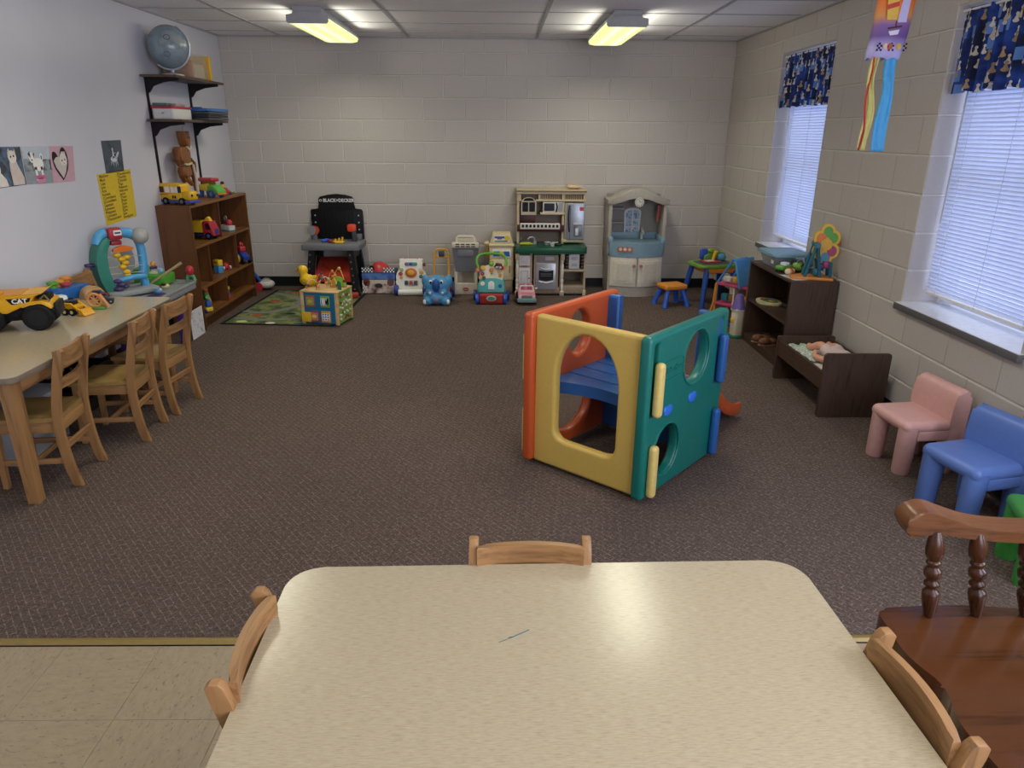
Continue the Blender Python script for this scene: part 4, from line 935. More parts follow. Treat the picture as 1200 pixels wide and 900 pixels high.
# baby walker
bw = thing('baby_walker', 'sit-to-stand baby walker with green handle, teal tray and red base', 'walker', (-.135, -.72, 0))
part('base', G().prism(rrect(.235, .105, .02, 4, 0, .055), -.05, .05, P('9e2a2e', .38), bev=.02, seg=3, X=FX(0, -.07, 0)), bw, 'red front base')
e = part('emblem', G().prism(ell(.048, .027, 20, 0, .062), 0, .006, P('c9c28a', .4), bev=.002, X=FX(0, -.119, 0)), bw, 'yellow-rimmed oval badge'); part('emblem_centre', G().prism(ell(.036, .019, 20, 0, .062), .006, .010, P('3f8a86', .4), X=FX(0, -.119, 0)), e)
part('rear_base', G().box((0, .07, .06), (.25, .16, .05), P('9c8a3a', .42), bev=.015), bw)
for s in (-1, 1):
    part('front_wheel', G().lathe([(.02, -.02), (.046, -.018), (.05, -.01), (.05, .012), (.04, .018)], BLUE, 20, X=T(s*.135, -.08, .05, ry=90)), bw, 'blue wheel'); part('rear_wheel', G().lathe([(.02, -.02), (.046, -.018), (.05, -.01), (.05, .012), (.04, .018)], P('233c80', .4), 20, X=T(s*.16, .10, .05, ry=90)), bw, 'dark blue wheel')
Xb = T(0, -.055, .10, rx=-18) @ XZ
part('tray', G().prism([(-.125, .0), (.125, .0), (.13, .08), (.11, .125), (.04, .14), (-.04, .14), (-.11, .125), (-.13, .08)], 0, .045, P('3f9a9a', .38), bev=.01, seg=3, X=Xb), bw, 'teal lower panel')
part('upper_panel', G().prism([(-.11, .115), (-.04, .135), (.04, .135), (.11, .115), (.115, .20), (.085, .25), (0, .275), (-.085, .25), (-.115, .20)], 0, .04, P('d9d2b8', .42), bev=.01, seg=3, X=Xb), bw, 'cream upper panel')
part('little_door', G().prism([(-.03, .03), (.03, .03), (.03, .085)]+ell(.03, .025, 8, 0, .085, 0, 180)+[(-.03, .085)], .045, .052, P('cdd6d6', .4), bev=.002, X=Xb), bw, 'pale arched flap')
for i, (x, z, r_, h) in enumerate(((-.08, .235, .024, 'd8aa2c'), (-.095, .215, .014, '3a63a8'), (-.085, .18, .02, '8a3348'), (-.105, .14, .018, 'd39a4a'), (-.07, .14, .017, '46474f'), (0, .215, .022, 'c97a2a'), (.075, .205, .022, 'd9a85a'), (.085, .165, .018, 'c4964a'), (0, .18, .006, '3a3a3a'), (-.085, .085, .022, 'd8d3c4'), (.085, .065, .018, '2a3f8a'), (-.13, .215, .02, 'd8702a'), (.12, .235, .02, 'd8702a'))):
    part('button', G().prism(ell(r_, r_, 14, x, z), .04, .054, P(h, .38), bev=.003, X=Xb), bw)
part('shape_hook', G().tube([(.04, -.03, .345), (.055, -.035, .375), (.085, -.035, .37), (.10, -.03, .33)], .018, P('5a2430', .4), 10), bw, 'dark maroon arc'); 
for x in (.05, .085): part('bead', G().sph((x, -.055, .345), .015, P('b9a6b8', .35), 10, 8), bw)
part('handle', G().tube(spline([(-.12, .0, .33), (-.142, .03, .375), (-.13, .06, .43), (-.08, .07, .455), (0, .07, .46), (.08, .07, .455), (.13, .06, .43), (.142, .03, .375), (.12, .0, .33)], 4), .0135, P('5fa03a', .38), 12), bw, 'green handle'); part('handle_knob', G().sph((0, -.01, .37), (.024, .02, .022), P('6fb43f', .38), 14, 8), bw, 'green centre knob')
part('post', G().tube([(0, .03, .10), (0, .02, .40)], .022, P('b8a850', .42), 10), bw)
# pink jeep
jp = thing('pink_toy_jeep', 'pink doll jeep with grey bumper in front of the play kitchen', 'toy car', (.205, -.66, 0))
PK = P('d08a9c', .4); TG = P('7b8f8f', .45)
part('body', G().prism([(-.20, .05), (-.20, .088), (-.17, .098), (-.075, .106), (.155, .11), (.17, .05)], -.082, .082, PK, bev=.01, X=YZ), jp)
part('bumper', G().box((0, -.205, .05), (.182, .03, .04), TG, bev=.008), jp, 'grey bumper'); part('grille', G().prism(rrect(.10, .03, .008, 3, 0, .083), 0, .006, P('6f7a7c', .4), bev=.002, X=FX(0, -.199, 0)), jp, 'grey grille')
for s in (-1, 1):
    for y in (-.13, .10): part('wheel', G().cyl((s*.068, y, .036), (s*.094, y, .036), .036, BK, n=18), jp)
    part('headlight', G().cyl((s*.066, -.197, .082), (s*.066, -.206, .082), .012, P('d8d8d0', .3), n=12), jp); part('mirror', G().box((s*.095, -.05, .135), (.022, .01, .018), WH, bev=.004), jp)
part('windscreen', G().plate([(-.075, .10), (.075, .10), (.065, .165), (-.065, .165)], [[(-.06, .112), (.06, .112), (.053, .155), (-.053, .155)]], .012, WH, .003, X=T(0, -.055, 0, rx=0) @ XZ), jp, 'white windscreen frame')
g = G()
for s in (-1, 1): g.box((s*.036, .05, .13), (.05, .05, .07), P('b86a80', .5), bev=.012)
part('seats', g, jp, 'darker pink seats')
g = G().text('JEEP', .02, P('a85a70', .4), X=T(0, -.13, .1035), bold=.0004) if False else G().box((0, -.13, .1035), (.10, .05, .004), P('c97a90', .4), bev=.001)
part('bonnet_rib', g, jp)
# ---------------------------------------------------------------- play kitchen
kt = thing('play_kitchen', 'beige play kitchen with green counter, oven and silver fridge against the back wall', 'play kitchen', (.455, -.03, 0))
KBG = P('b3a18a', .45); KLT = P('c9b795', .45); KGN = P('12523c', .35); SIL = P('a9adb8', .3, .35); WHT2 = P('d6d3d2', .42); DKG = P('26262c', .3); MAR = P('4a1718', .42)
part('lower_back', G().box((0, -.03, .24), (.66, .05, .46), P('8b7a66', .5)), kt)
for x in (-.335, -.195, .105, .345): part('upright', G().box((x, -.20, .24), (.02, .36, .44), KBG), kt)
part('counter', G().prism(rrect(.712, .43, .03, 5, .0, -.215), .428, .492, KGN, bev=.024, seg=4), kt, 'dark green counter', smooth=50)
part('plinth', G().box((-.0, -.21, .05), (.66, .34, .055), KBG, bev=.004), kt)
g = G()
for i in range(26):
    x = -.19+.02*i
    if abs(x-.125) > .03: g.box((x, -.385, .045), (.012, .012, .055), P('a08e78', .45), bev=.003)
part('beadboard', g, kt)
part('left_front', G().box((-.262, -.378, .23), (.126, .02, .36), KBG), kt)
d1 = part('drawer', G().prism(rrect(.11, .10, .004, 2, -.262, .355), 0, .014, WHT2, bev=.003, X=FX(0, -.388, 0)), kt, 'white drawer front')
part('drawer_panel', G().prism(rrect(.075, .055, .003, 2, -.262, .36), 0, .004, P('c9c8cf', .42), bev=.002, X=FX(0, -.402, 0)), d1); part('drawer_pull', G().box((-.262, -.405, .302), (.06, .012, .008), P('7a4a40', .4)), d1)
d2 = part('cupboard_door', G().prism(rrect(.11, .22, .004, 2, -.262, .175), 0, .014, WHT2, bev=.003, X=FX(0, -.388, 0)), kt, 'white cupboard door')
part('door_panel', G().plate(rrect(.075, .17, .003, 2, -.262, .175), [rrect(.055, .15, .003, 2, -.262, .175)], .006, P('b9bac4', .42), .0015, X=FX(0, -.403, 0)), d2); part('knob', G().sph((-.217, -.406, .18), .007, P('6a4a44', .4), 8, 6), d2)
part('oven_surround', G().box((-.045, -.378, .23), (.245, .02, .36), P('a39078', .45)), kt)
part('control_panel', G().prism(rrect(.19, .055, .004, 2, -.045, .375), 0, .008, P('8a8488', .4), bev=.002, X=FX(0, -.388, 0)), kt); part('oven_clock', G().prism(rrect(.09, .036, .003, 2, -.01, .375), .008, .012, P('b4b4b8', .35), bev=.001, X=FX(0, -.388, 0)), kt)
ov = part('oven_door', G().prism(rrect(.20, .262, .006, 3, -.045, .20), 0, .02, SIL, bev=.004, X=FX(0, -.388, 0)), kt, 'silver oven door')
part('oven_window', G().prism([(-.118, .165), (-.045, .152), (.028, .165), (.028, .262), (-.045, .25), (-.118, .262)], .02, .023, DKG, X=FX(0, -.388, 0)), ov, 'dark oven window'); part('oven_handle', G().tube(spline([(-.10, -.41, .285), (-.045, -.418, .270), (.01, -.41, .285)], 4), .006, P('cdd0d6', .25, .4), 8), ov); part('lower_handle', G().tube(spline([(-.12, -.41, .150), (-.045, -.415, .137), (.03, -.41, .150)], 4), .005, P('cdd0d6', .25, .4), 8), ov)
part('oven_rack', G().text('ooooo', .03, P('8a8c94', .3), X=FX(-.045, -.4112, .21)), ov) if False else part('oven_rack', G().tube([(-.10, -.4115, .205), (.01, -.4115, .205)], .002, P('8a8c94', .3), 5).tube([(-.10, -.4115, .225), (.01, -.4115, .225)], .002, P('8a8c94', .3), 5), ov)
POST = [(.018, 0), (.018, .04), (.010, .06), (.014, .09), (.014, .22), (.009, .24), (.015, .28), (.015, .34), (.009, .37), (.013, .40), (.016, .55), (.014, .72), (.009, .76), (.015, .79), (.015, .86), (.010, .89), (.018, .91), (.018, 1)]
for x in (-.335, .118): part('turned_post', turned((x, -.395, .03), (x, -.395, .425), POST, P('ded8c9', .42), 14), kt, 'cream turned post', smooth=60)
for x in (-.335, .118): part('post_block', G().box((x, -.395, .395), (.04, .04, .06), KBG, bev=.004), kt); part('post_foot', G().box((x, -.395, .022), (.045, .045, .044), KBG, bev=.006), kt)
part('right_shelf', G().box((.23, -.21, .255), (.22, .36, .022), KBG, bev=.003), kt); part('right_floor', G().box((.23, -.21, .09), (.22, .36, .02), KBG), kt)
part('door_panel_right', G().prism(rrect(.105, .145, .004, 2, .235, .345), 0, .014, WHT2, bev=.003, X=FX(0, -.375, 0)), kt, 'white phone panel')
g = G().prism(rrect(.06, .035, .004, 3, .235, .378), 0, .004, P('b8bccb', .4), bev=.0015, X=FX(0, -.389, 0)).prism([(.205, .30), (.265, .30), (.26, .33), (.21, .33)], 0, .004, P('9fa6bd', .4), bev=.0015, X=FX(0, -.389, 0)); part('panel_relief', g, kt)
g = G()
for sx in (.166, .318):
    for k in range(4): g.box((sx, -.375, .295+.033*k), (.02, .012, .016), P('6a5a4c', .5))
part('louvres', g, kt)['kind'] = 'stuff'; part('foot', G().box((.345, -.39, .03), (.032, .03, .06), KLT, bev=.005), kt)
# upper part
part('hutch_back', G().box((-.10, -.02, .75), (.45, .03, .52), P('8c7b6b', .5)), kt)
for x in (-.325, .128): part('hutch_side', G().box((x, -.10, .74), (.022, .17, .50), KLT), kt)
part('crown', G().prism([(-.04, .985), (-.04, 1.03), (.225, 1.03), (.225, 1.018), (.205, 1.005), (.205, .985)], -.345, .355, KLT, bev=.002, X=Matrix(((0, 0, 1, 0), (-1, 0, 0, 0), (0, 1, 0, 0), (0, 0, 0, 1)))), kt)
part('crown_rail', G().box((.005, -.10, .922), (.69, .19, .02), KLT, bev=.004), kt)
for x in (-.31, -.115, .12, .335): part('crown_post', G().box((x, -.185, .955), (.022, .02, .05), KLT), kt)
part('crown_back', G().box((.005, -.12, .955), (.66, .02, .055), P('6e5a50', .5)), kt)
g = G()
for x0, x1 in ((-.09, .10), (.145, .32)):
    k = int((x1-x0)/.018)
    for i in range(k+1): g.cyl((x0+.018*i, -.18, .932), (x0+.018*i, -.18, .978), .0045, KLT, n=6)
part('spindles', g, kt)
aw = part('window_frame', G().plate(rect(.155, .15, -.222, .855)[:2]+[(-.1445, .89)]+ell(.0775, .065, 12, -.222, .89, 0, 180)[1:-1]+[(-.2995, .89)], [rect(.058, .10, -.256, .86)[:2]+[(-.227, .905), (-.285, .905)], [(-.217, .81), (-.159, .81), (-.159, .905), (-.217, .905)], [(-.28, .915), (-.164, .915), (-.185, .94), (-.222, .947), (-.259, .94)]], .02, P('b9aa92', .45), .003, X=FX(0, -.201, 0)), kt, 'arched window frame')
part('window_pane', G().prism(rect(.14, .15, -.222, .865), 0, .006, P('1c2230', .2), X=FX(0, -.190, 0)), aw, 'dark window print')
mo = part('microwave', G().box((.02, -.13, .855), (.20, .12, .105), WHT2, bev=.006), kt, 'white microwave'); part('microwave_window', G().prism(rrect(.105, .075, .01, 3, -.015, .857), 0, .003, P('23252e', .25), X=FX(0, -.19, 0)), mo, 'dark microwave window')
part('microwave_handle', G().tube(spline([(.055, -.192, .90), (.065, -.20, .857), (.055, -.192, .81)], 4), .007, DKG, 8), mo); part('keypad', G().prism(rrect(.04, .085, .004, 2, .098, .857), 0, .003, P('8e93a0', .3), X=FX(0, -.19, 0)), mo)
part('microwave_shelf', G().box((.02, -.12, .793), (.25, .16, .022), KLT, bev=.005), kt)
part('bread_box', G().prism(rrect(.17, .085, .012, 4, -.235, .735), 0, .09, P('56201f', .45), bev=.006, X=FX(0, -.05, 0)), kt, 'dark red ribbed panel')
part('rail_shelf', G().box((-.10, -.12, .65), (.47, .19, .065), MAR, bev=.005), kt, 'maroon shelf')
rl = part('rail', G().box((-.105, -.218, .672), (.40, .008, .06), P('dcd8cf', .42), bev=.002), kt, 'white slotted rail')
g = G()
for i in range(10): g.prism(rect(.024, .028, -.278+.0385*i, .673), 0, .001, P('241a1a', .6), X=FX(0, -.2222, 0))
part('slots', g, rl)
fr = part('fridge', G().box((.242, -.12, .72), (.20, .18, .36), P('a39a8f', .45), bev=.005), kt); fd = part('fridge_door', G().prism(rrect(.172, .355, .008, 3, .252, .722), 0, .022, P('9ea4b4', .28, .3), bev=.006, X=FX(0, -.21, 0)), fr, 'silver fridge door')
part('door_split', G().box((.196, -.233, .72), (.004, .004, .34), P('3a3d48', .4)), fd); part('door_handle', G().tube(spline([(.184, -.235, .88), (.178, -.25, .76), (.188, -.235, .62)], 4), .007, DKG, 8), fd)
part('dispenser', G().prism(rrect(.085, .115, .006, 3, .275, .63), 0, .004, P('6a6f7c', .3), bev=.002, X=FX(0, -.232, 0)), fd); part('dispenser_lever', G().prism(rect(.03, .07, .265, .62), .004, .012, P('d6d8de', .3), bev=.002, X=FX(0, -.232, 0)), fd); part('dispenser_top', G().prism(rrect(.095, .024, .004, 3, .275, .70), 0, .008, P('c6c6c2', .35), bev=.002, X=FX(0, -.232, 0)), fd)
part('badge', G().prism(rrect(.042, .036, .004, 3, .308, .845), 0, .003, P('b8343a', .35), X=FX(0, -.232, 0)), fd, 'small red badge')
part('fridge_foot', G().box((.235, -.12, .525), (.22, .19, .03), KLT, bev=.005), kt)
# loose things on its counter and top
ct = solo('toy_corn', 'yellow-green toy vegetable at the left end of the kitchen counter', 'toy food', G().tube([(-.07, 0, .016), (-.05, 0, .017), (.03, 0, .017), (.07, .004, .012)], [.008, .016, .016, .005], P('a9b030', .45), 12), (.215, -.33, .492), 4)
t = thing('toy_saucepan', 'small silver toy pan in the middle of the kitchen counter', 'toy pan', (.43, -.30, .492)); part('pan', G().lathe([(.035, .002), (.045, .03), (.042, .03), (.033, .006)], P('b9bcc2', .25, .5), 18), t); part('handle', G().tube([(.04, -.01, .025), (.10, -.03, .03)], .006, P('c9c4ba', .4), 8), t)
t = thing('toy_tap', 'grey toy faucet and hob knob at the back of the green counter', 'toy tap', (.30, -.22, .492)); part('base', G().cyl((0, 0, 0), (0, 0, .025), .02, P('b0b3bb', .3, .3), n=14), t); part('spout', G().tube(spline([(0, 0, .02), (-.01, 0, .06), (-.05, -.01, .065), (-.07, -.02, .045)], 4), .010, P('9aa0ad', .3, .3), 10), t)
solo('toy_plate', 'dark green toy dish on the right of the kitchen counter', 'toy dish', G().lathe([(.03, .0), (.055, .012), (.053, .015), (.02, .005)], P('1d3d33', .35), 20), (.53, -.31, .492))
solo('cup_stack', 'pale toy cup lid on the kitchen counter', 'toy cup', G().lathe([(.018, 0), (.024, .03), (.021, .03), (.016, .004)], P('cfd0c4', .4), 16), (.47, -.375, .492))
bs = thing('sandwich_toy', 'pale rounded toy bread lying on top of the play kitchen', 'toy food', (.685, -.15, 1.03)); remesh(part('loaf', G().sph((0, 0, .02), (.075, .05, .022), P('cdb797', .6), 16, 10).sph((-.045, 0, .024), (.03, .035, .02), P('cdb797', .6), 12, 8), bs, smooth=180), .005, 3); part('filling', G().sph((.01, -.005, .016), (.078, .052, .006), P('d9a08a', .5), 16, 6), bs, 'pink filling line')

# ---------------------------------------------------------------- play vanity with sink
sk = thing('play_sink', 'grey-beige arched play sink with light blue basin and cream cupboard doors', 'play kitchen', (1.315, -.02, 0))
SKG = P('a79f94', .45); SKL = P('d8d0c0', .42); SKB = P('7f9cad', .4)
part('back_panel', G().box((0, -.02, .62), (.54, .03, .72), P('8f8984', .5)), sk)
for x in (-.272, .272): part('side_wall', G().box((x, -.165, .66), (.035, .31, .50), SKG, bev=.006), sk)
arc_o = [(-.305, .905), (-.305, .945), (-.24, .95), (-.19, .985), (-.10, 1.035), (0, 1.055), (.10, 1.035), (.19, .985), (.24, .95), (.305, .945), (.305, .905), (.25, .895), (.22, .90), (.18, .925), (.10, .955), (0, .97), (-.10, .955), (-.18, .925), (-.22, .90), (-.25, .895)]
part('arch', G().prism(arc_o, .02, .335, SKG, bev=.008, X=FX()), sk, smooth=35)
part('inner_arch', G().prism([(-.25, .895), (.25, .895), (.20, .935), (.10, .985), (0, 1.0), (-.10, .985), (-.20, .935)], .03, .05, P('948d86', .5), X=FX()), sk)
bow = spline([(-.275, -.36), (-.15, -.42), (0, -.445), (.15, -.42), (.275, -.36)], 5)
def bowed(y1, z0, z1, m, dy=0, bev=.0): return G().prism([(x, y+dy) for x, y in bow]+[(.275, y1), (-.275, y1)], z0, z1, m, bev=bev)
part('base', bowed(-.01, 0, .095, SKG, 0, .006), sk, smooth=45); part('cabinet', bowed(-.01, .095, .40, P('b5ada2', .45), .012), sk, smooth=45)
def door(xa, xb):
    pts = [(x, y) for x, y in spline(bow, 2) if xa-.001 <= x <= xb+.001]
    def curved(a, b, z0, z1, d0, d1, m):
        p = [(x, y) for x, y in spline(bow, 3) if a <= x <= b]; return G().prism([(x, y-d1) for x, y in p]+[(x, y-d0) for x, y in p[::-1]], z0, z1, m)
    w_ = xb-xa; d = part('door', curved(xa, xb, .105, .395, -.01, .008, SKL), sk, 'cream door', smooth=45)
    part('raised_panel', curved(xa+.035, xb-.035, .14, .36, .006, .020, SKL), d, smooth=45); part('panel_inset', curved(xa+.06, xb-.06, .165, .335, .018, .026, P('cfc7b7', .42)), d, smooth=45); return d
dl_, dr_ = door(-.262, -.004), door(.004, .262)
for d, x in ((dl_, -.035), (dr_, .035)): part('door_knob', G().cyl((x, -.455, .315), (x, -.475, .315), .016, P('a87264', .4), n=14), d, 'dull red knob')
part('basin_apron', bowed(-.01, .40, .535, SKB, -.012, .018), sk, 'light blue basin front', smooth=45)
part('basin', G().lathe([(.13, .0), (.12, -.004), (.09, -.03), (.02, -.034)], P('6f8c9e', .35), 28, X=T(.06, -.25, .537) @ Matrix.Diagonal((1.1, .8, 1, 1))), sk)
part('splash_back', G().box((0, -.045, .565), (.53, .03, .07), SKB, bev=.008), sk)
for x in (-.262, .262): part('counter_end', G().box((x, -.23, .555), (.05, .28, .06), SKB, bev=.012), sk)
part('tap', G().tube(spline([(.09, -.12, .53), (.09, -.12, .60), (.09, -.15, .625), (.09, -.20, .60)], 4), .014, P('c9c6ba', .3), 12), sk); part('tap_handle', G().cyl((.09, -.12, .60), (.09, -.12, .65), .012, P('b9b6aa', .35), n=10), sk)
st = part('sticker', G().prism(rrect(.15, .045, .008, 3, -.13, .478), 0, .002, P('b5674e', .4), X=T(-.13, -.447, 0, rz=-13) @ T(.13, 0, 0) @ XZ), sk, 'orange picture sticker'); g = G()
for x, h in ((-.175, 'd8c7a8'), (-.13, 'e2e0da'), (-.085, 'd9b8a0')): g.prism(ell(.016, .016, 12, x, .478), .002, .003, P(h, .4), X=T(-.13, -.447, 0, rz=-13) @ T(.13, 0, 0) @ XZ)
part('sticker_print', g, st)
wf = part('window', G().plate([(-.085, .635), (.075, .635), (.082, .85)]+ell(.088, .045, 10, -.006, .865, 10, 170)+[(-.094, .85)], [rrect(.058, .062, .004, 2, x, z) for x in (-.042, .032) for z in (.68, .755)]+[[(-.072, .795), (-.012, .795), (-.012, .885), (-.05, .875), (-.074, .85)], [(.002, .795), (.062, .795), (.064, .85), (.04, .875), (.002, .885)]], .016, P('d6d6d4', .4), .003, X=FX(0, -.05, -.065)), sk, 'white toy window frame')
part('window_print', G().prism([(-.08, .645), (.07, .645), (.074, .85), (0, .89), (-.085, .85)], 0, .004, mk_pic('sky_window', ['3f5f86', '7fa0c0', 'b9c9d4', '5f83a6'], 22), X=FX(0, -.04, -.065)), wf, 'blue garden print')
ck = part('clock', G().cyl((0, -.345, .925), (0, -.36, .925), .045, P('d2ccc0', .42), n=24), sk, 'round cream clock'); g = G()
for k in range(12): a = k*PI/6; g.box((.034*math.cos(a), -.361, .925+.034*math.sin(a)), (.007, .002, .007), P('6a645c', .5))
g.box((0, -.361, .935), (.004, .002, .024), P('6a645c', .5)); g.box((.01, -.361, .927), (.022, .002, .004), P('6a645c', .5)); part('clock_marks', g, ck)
for z in (.84, .70): part('wall_shelf', G().box((-.175, -.08, z), (.14, .09, .018), SKG, bev=.004), sk)
for x in (-.135, .12): part('hook', G().box((x, -.05, .90), (.035, .05, .04), P('7f7973', .5), bev=.006), sk)
ph = part('telephone', G().box((.246, -.17, .82), (.022, .05, .13), P('a8584e', .42), bev=.008), sk, 'dull red toy phone'); part('handset', G().tube(spline([(.23, -.19, .88), (.222, -.20, .80), (.228, -.19, .72)], 4), .012, P('b0645a', .42), 10), ph)

# ---------------------------------------------------------------- stool, learning desk
SOR = P('d98a2a', .4)
ss = thing('toddler_stool', 'small stool with orange seat and blue splayed legs beside the play sink', 'stool', (1.597, -.807, 0), 18.5)
for sx in (-1, 1):
    for sy in (-1, 1): l = part('leg', G().tube([(sx*.075, sy*.06, .165), (sx*.117, sy*.095, .035), (sx*.122, sy*.098, .0)], [.024, .024, .032], BLUE, 12), ss, 'blue leg')
part('seat', G().box((0, 0, .186), (.235, .19, .048), SOR, bev=.016, seg=3), ss)
dk2 = thing('learning_desk', 'green-topped toddler learning desk with orange apron and blue legs near the corner', 'toy desk', (1.985, -.735, 0), 14)
for x, y, sx, sy in ((-.15, .11, -1, 1), (.15, .11, 1, 1), (-.12, -.12, -1, -1), (.15, -.12, 1, -1)): part('leg', G().tube([(x, y, .36), (x+sx*.05, y+sy*.055, .03), (x+sx*.05, y+sy*.055, 0)], [.028, .024, .03], P('1f4a9c', .4), 12), dk2)
part('apron', G().box((.035, -.02, .345), (.32, .26, .055), SOR, bev=.014, seg=3), dk2, 'orange body')
part('desktop', G().prism(rrect(.40, .33, .06, 6), .372, .40, P('6f9c38', .4), bev=.010, seg=3), dk2, 'green desktop')
part('picture_pad', G().prism(rrect(.32, .23, .03, 4, 0, -.02), .40, .404, P('3a4a4c', .4)), dk2); part('book', G().box((-.02, -.0, .410), (.18, .12, .014), P('a8303a', .4), bev=.004), dk2, 'red book panel'); part('book_page', G().box((-.03, .0, .418), (.08, .07, .003), WH), dk2)
part('console', G().prism([(-.06, .40), (.16, .40), (.17, .47), (.10, .50), (.02, .49), (-.05, .46)], .06, .13, P('5a8a3a', .4), bev=.014, seg=3, X=Matrix(((1, 0, 0, 0), (0, 0, 1, 0), (0, 1, 0, 0), (0, 0, 0, 1)))), dk2, smooth=50)
part('screen', G().box((-.05, .09, .47), (.085, .035, .10), BLUE, bev=.02, seg=3, X=T(0, 0, 0, ry=0)), dk2, 'blue screen'); part('lamp', G().tube([(.03, .05, .40), (.045, .03, .50)], [.016, .018], YL, 10), dk2, 'yellow post'); part('dial', G().sph((.12, .05, .435), (.05, .035, .04), P('5a9ac0', .4), 14, 10), dk2, 'light blue dial'); part('leaf', G().sph((.01, .07, .505), (.03, .02, .022), P('86a82f', .4), 12, 8), dk2)

# ---------------------------------------------------------------- doll house and tower
dh = thing('doll_house', 'three-storey open doll house with sky-blue roof and pink floors', 'doll house', (2.0, -1.52, 0), -52)
PNK = P('b8436f', .42); DOR = P('d59235', .42)
part('base', G().prism(rrect(.34, .24, .03, 4), 0, .028, P('4a3f98', .42), bev=.006), dh, 'purple base'); 
for z, d in ((.175, .235), (.345, .22)): part('floor_board', G().box((0, 0, z), (.32, d, .02), PNK, bev=.005), dh, 'pink floor')
for x in (-.155, .155): part('corner_post', G().box((x, -.10, .19), (.018, .018, .33), DOR, bev=.004), dh)
part('mid_wall', G().box((.02, .0, .26), (.012, .20, .15), P('e3dcd0', .45)), dh); part('mid_wall', G().box((-.03, .0, .10), (.012, .20, .14), P('d8a84a', .45)), dh)
part('back_wall', G().box((0, .105, .19), (.31, .012, .33), P('d9cdb4', .45)), dh); part('side_wall', G().box((.155, .0, .26), (.012, .2, .15), P('c9d3dd', .45)), dh)
for s, a in ((1, 62), (-1, -62)):
    part('roof_side', G().box((0, 0, 0), (.25, .26, .018), P('4f9bd6', .38), bev=.005, X=T(.055, 0, .455, ry=74)), dh, 'sky-blue roof') if s > 0 else part('roof_frame', G().tube([(-.15, -.10, .355), (-.02, -.10, .565), (-.02, .10, .565), (-.15, .10, .355)], .010, P('3f86c4', .4), 8), dh, 'blue roof frame')
for x, z, h, w_, d in ((-.08, .37, 'd8d4c8', .07, .04), (-.0, .37, 'c9a23a', .05, .05), (-.09, .20, '2f7a84', .06, .06), (-.02, .21, '9a6a30', .05, .05), (.09, .20, 'd9a03a', .06, .07), (-.09, .05, 'd98a2c', .07, .06), (.08, .05, 'c98a30', .06, .05)): part('furniture', G().box((x, -.05, z+d/2), (w_, .05, d), P(h, .45), bev=.005), dh)
part('wall_picture', G().prism(rect(.05, .06, .08, .27), 0, .003, P('b07a30', .4), X=FX(0, .098, 0)), dh); part('stair_rail', G().tube([(-.155, -.11, .34), (-.165, -.11, .18), (-.20, -.115, .03)], .010, DOR, 8), dh)
part('shell_pool', G().sph((-.22, -.05, .0), (.085, .09, .075), P('d9785e', .42), 18, 6, z0=0), dh, 'coral pink fold-out step')
tw = thing('toy_tower', 'narrow cream toy tower with lilac roof beside the dark bookcase', 'toy tower', (1.875, -1.93, 0), -75)
part('foot', G().prism(rrect(.13, .12, .03, 4), 0, .018, P('1f6a4e', .42), bev=.004), tw, 'green foot'); part('tower_body', G().prism(rrect(.085, .08, .018, 4), .018, .225, P('cfc6ae', .45), bev=.004), tw); part('eaves', G().prism(rrect(.10, .095, .02, 4), .215, .24, P('d8d4c8', .45), bev=.006), tw)
part('roof', G().lathe([(.058, .235), (.05, .26), (.034, .33), (.026, .35), (.008, .352)], P('6f5a9e', .4), 14), tw, 'lilac roof'); part('balcony', G().box((0, -.046, .14), (.03, .02, .03), YL, bev=.004), tw, 'yellow balcony')

# ---------------------------------------------------------------- on and in the small dark bookcase
TOP = .639
bn = thing('storage_bin', 'clear storage tub with a pale blue lid at the far end of the dark bookcase', 'storage box', (2.065, -2.235, TOP), 0)
part('tub', G().raw([(-.105, -.13, .002), (.105, -.13, .002), (.105, .13, .002), (-.105, .13, .002), (-.125, -.155, .088), (.125, -.155, .088), (.125, .155, .088), (-.125, .155, .088)], [(0, 3, 2, 1), (0, 1, 5, 4), (1, 2, 6, 5), (2, 3, 7, 6), (3, 0, 4, 7)], clear('aab4b8', .55, .2)), bn, smooth=0)
lid_ = part('lid', G().prism(rrect(.285, .345, .03, 5), .086, .108, P('7ea4bd', .38), bev=.007, seg=3), bn, 'pale blue lid'); part('lid_rib', G().plate(rrect(.24, .30, .025, 5), [rrect(.21, .27, .02, 5)], .006, P('7ea4bd', .38), .0015, X=T(0, 0, .108)), lid_)
for k, (x, y, h, r_) in enumerate(((-.05, -.07, '8a4a6a', .035), (.03, -.06, '5f8a4a', .035), (-.04, .02, 'b98a3a', .03), (.04, .05, '5a6fa8', .036), (-.03, .09, 'a85a4a', .03))): part('content', G().sph((x, y, .004+r_), r_, P(h, .5), 12, 8), bn)
part('bin_label', G().prism(rrect(.05, .04, .003, 2, .09, .05), 0, .001, P('e2e0da', .5), X=T(-.1165, 0, 0) @ Matrix(((0, 0, -1, 0), (-1, 0, 0, 0), (0, 1, 0, 0), (0, 0, 0, 1)))), bn)
solo('paper_sheet', 'white paper sheet at the near front corner of the dark bookcase top', 'paper', G().box((0, 0, .0008), (.10, .20, .0012), P('c9c9d6', .7)), (1.965, -2.70, TOP), 8)
t = thing('toy_turtle_car', 'green toy car with a pale roof beside the storage tub', 'toy car', (1.975, -2.485, TOP), -60)
part('body', G().box((0, 0, .030), (.075, .11, .035), P('5f9c3f', .4), bev=.014, seg=3), t); part('roof', G().box((0, .005, .055), (.05, .05, .025), P('cfd6dd', .4), bev=.01, seg=3), t)
g = G()
for sx in (-1, 1):
    for y in (-.033, .033): g.cyl((sx*.03, y, .014), (sx*.042, y, .014), .014, P('2f5a3a', .4), n=12)
part('wheels', g, t)
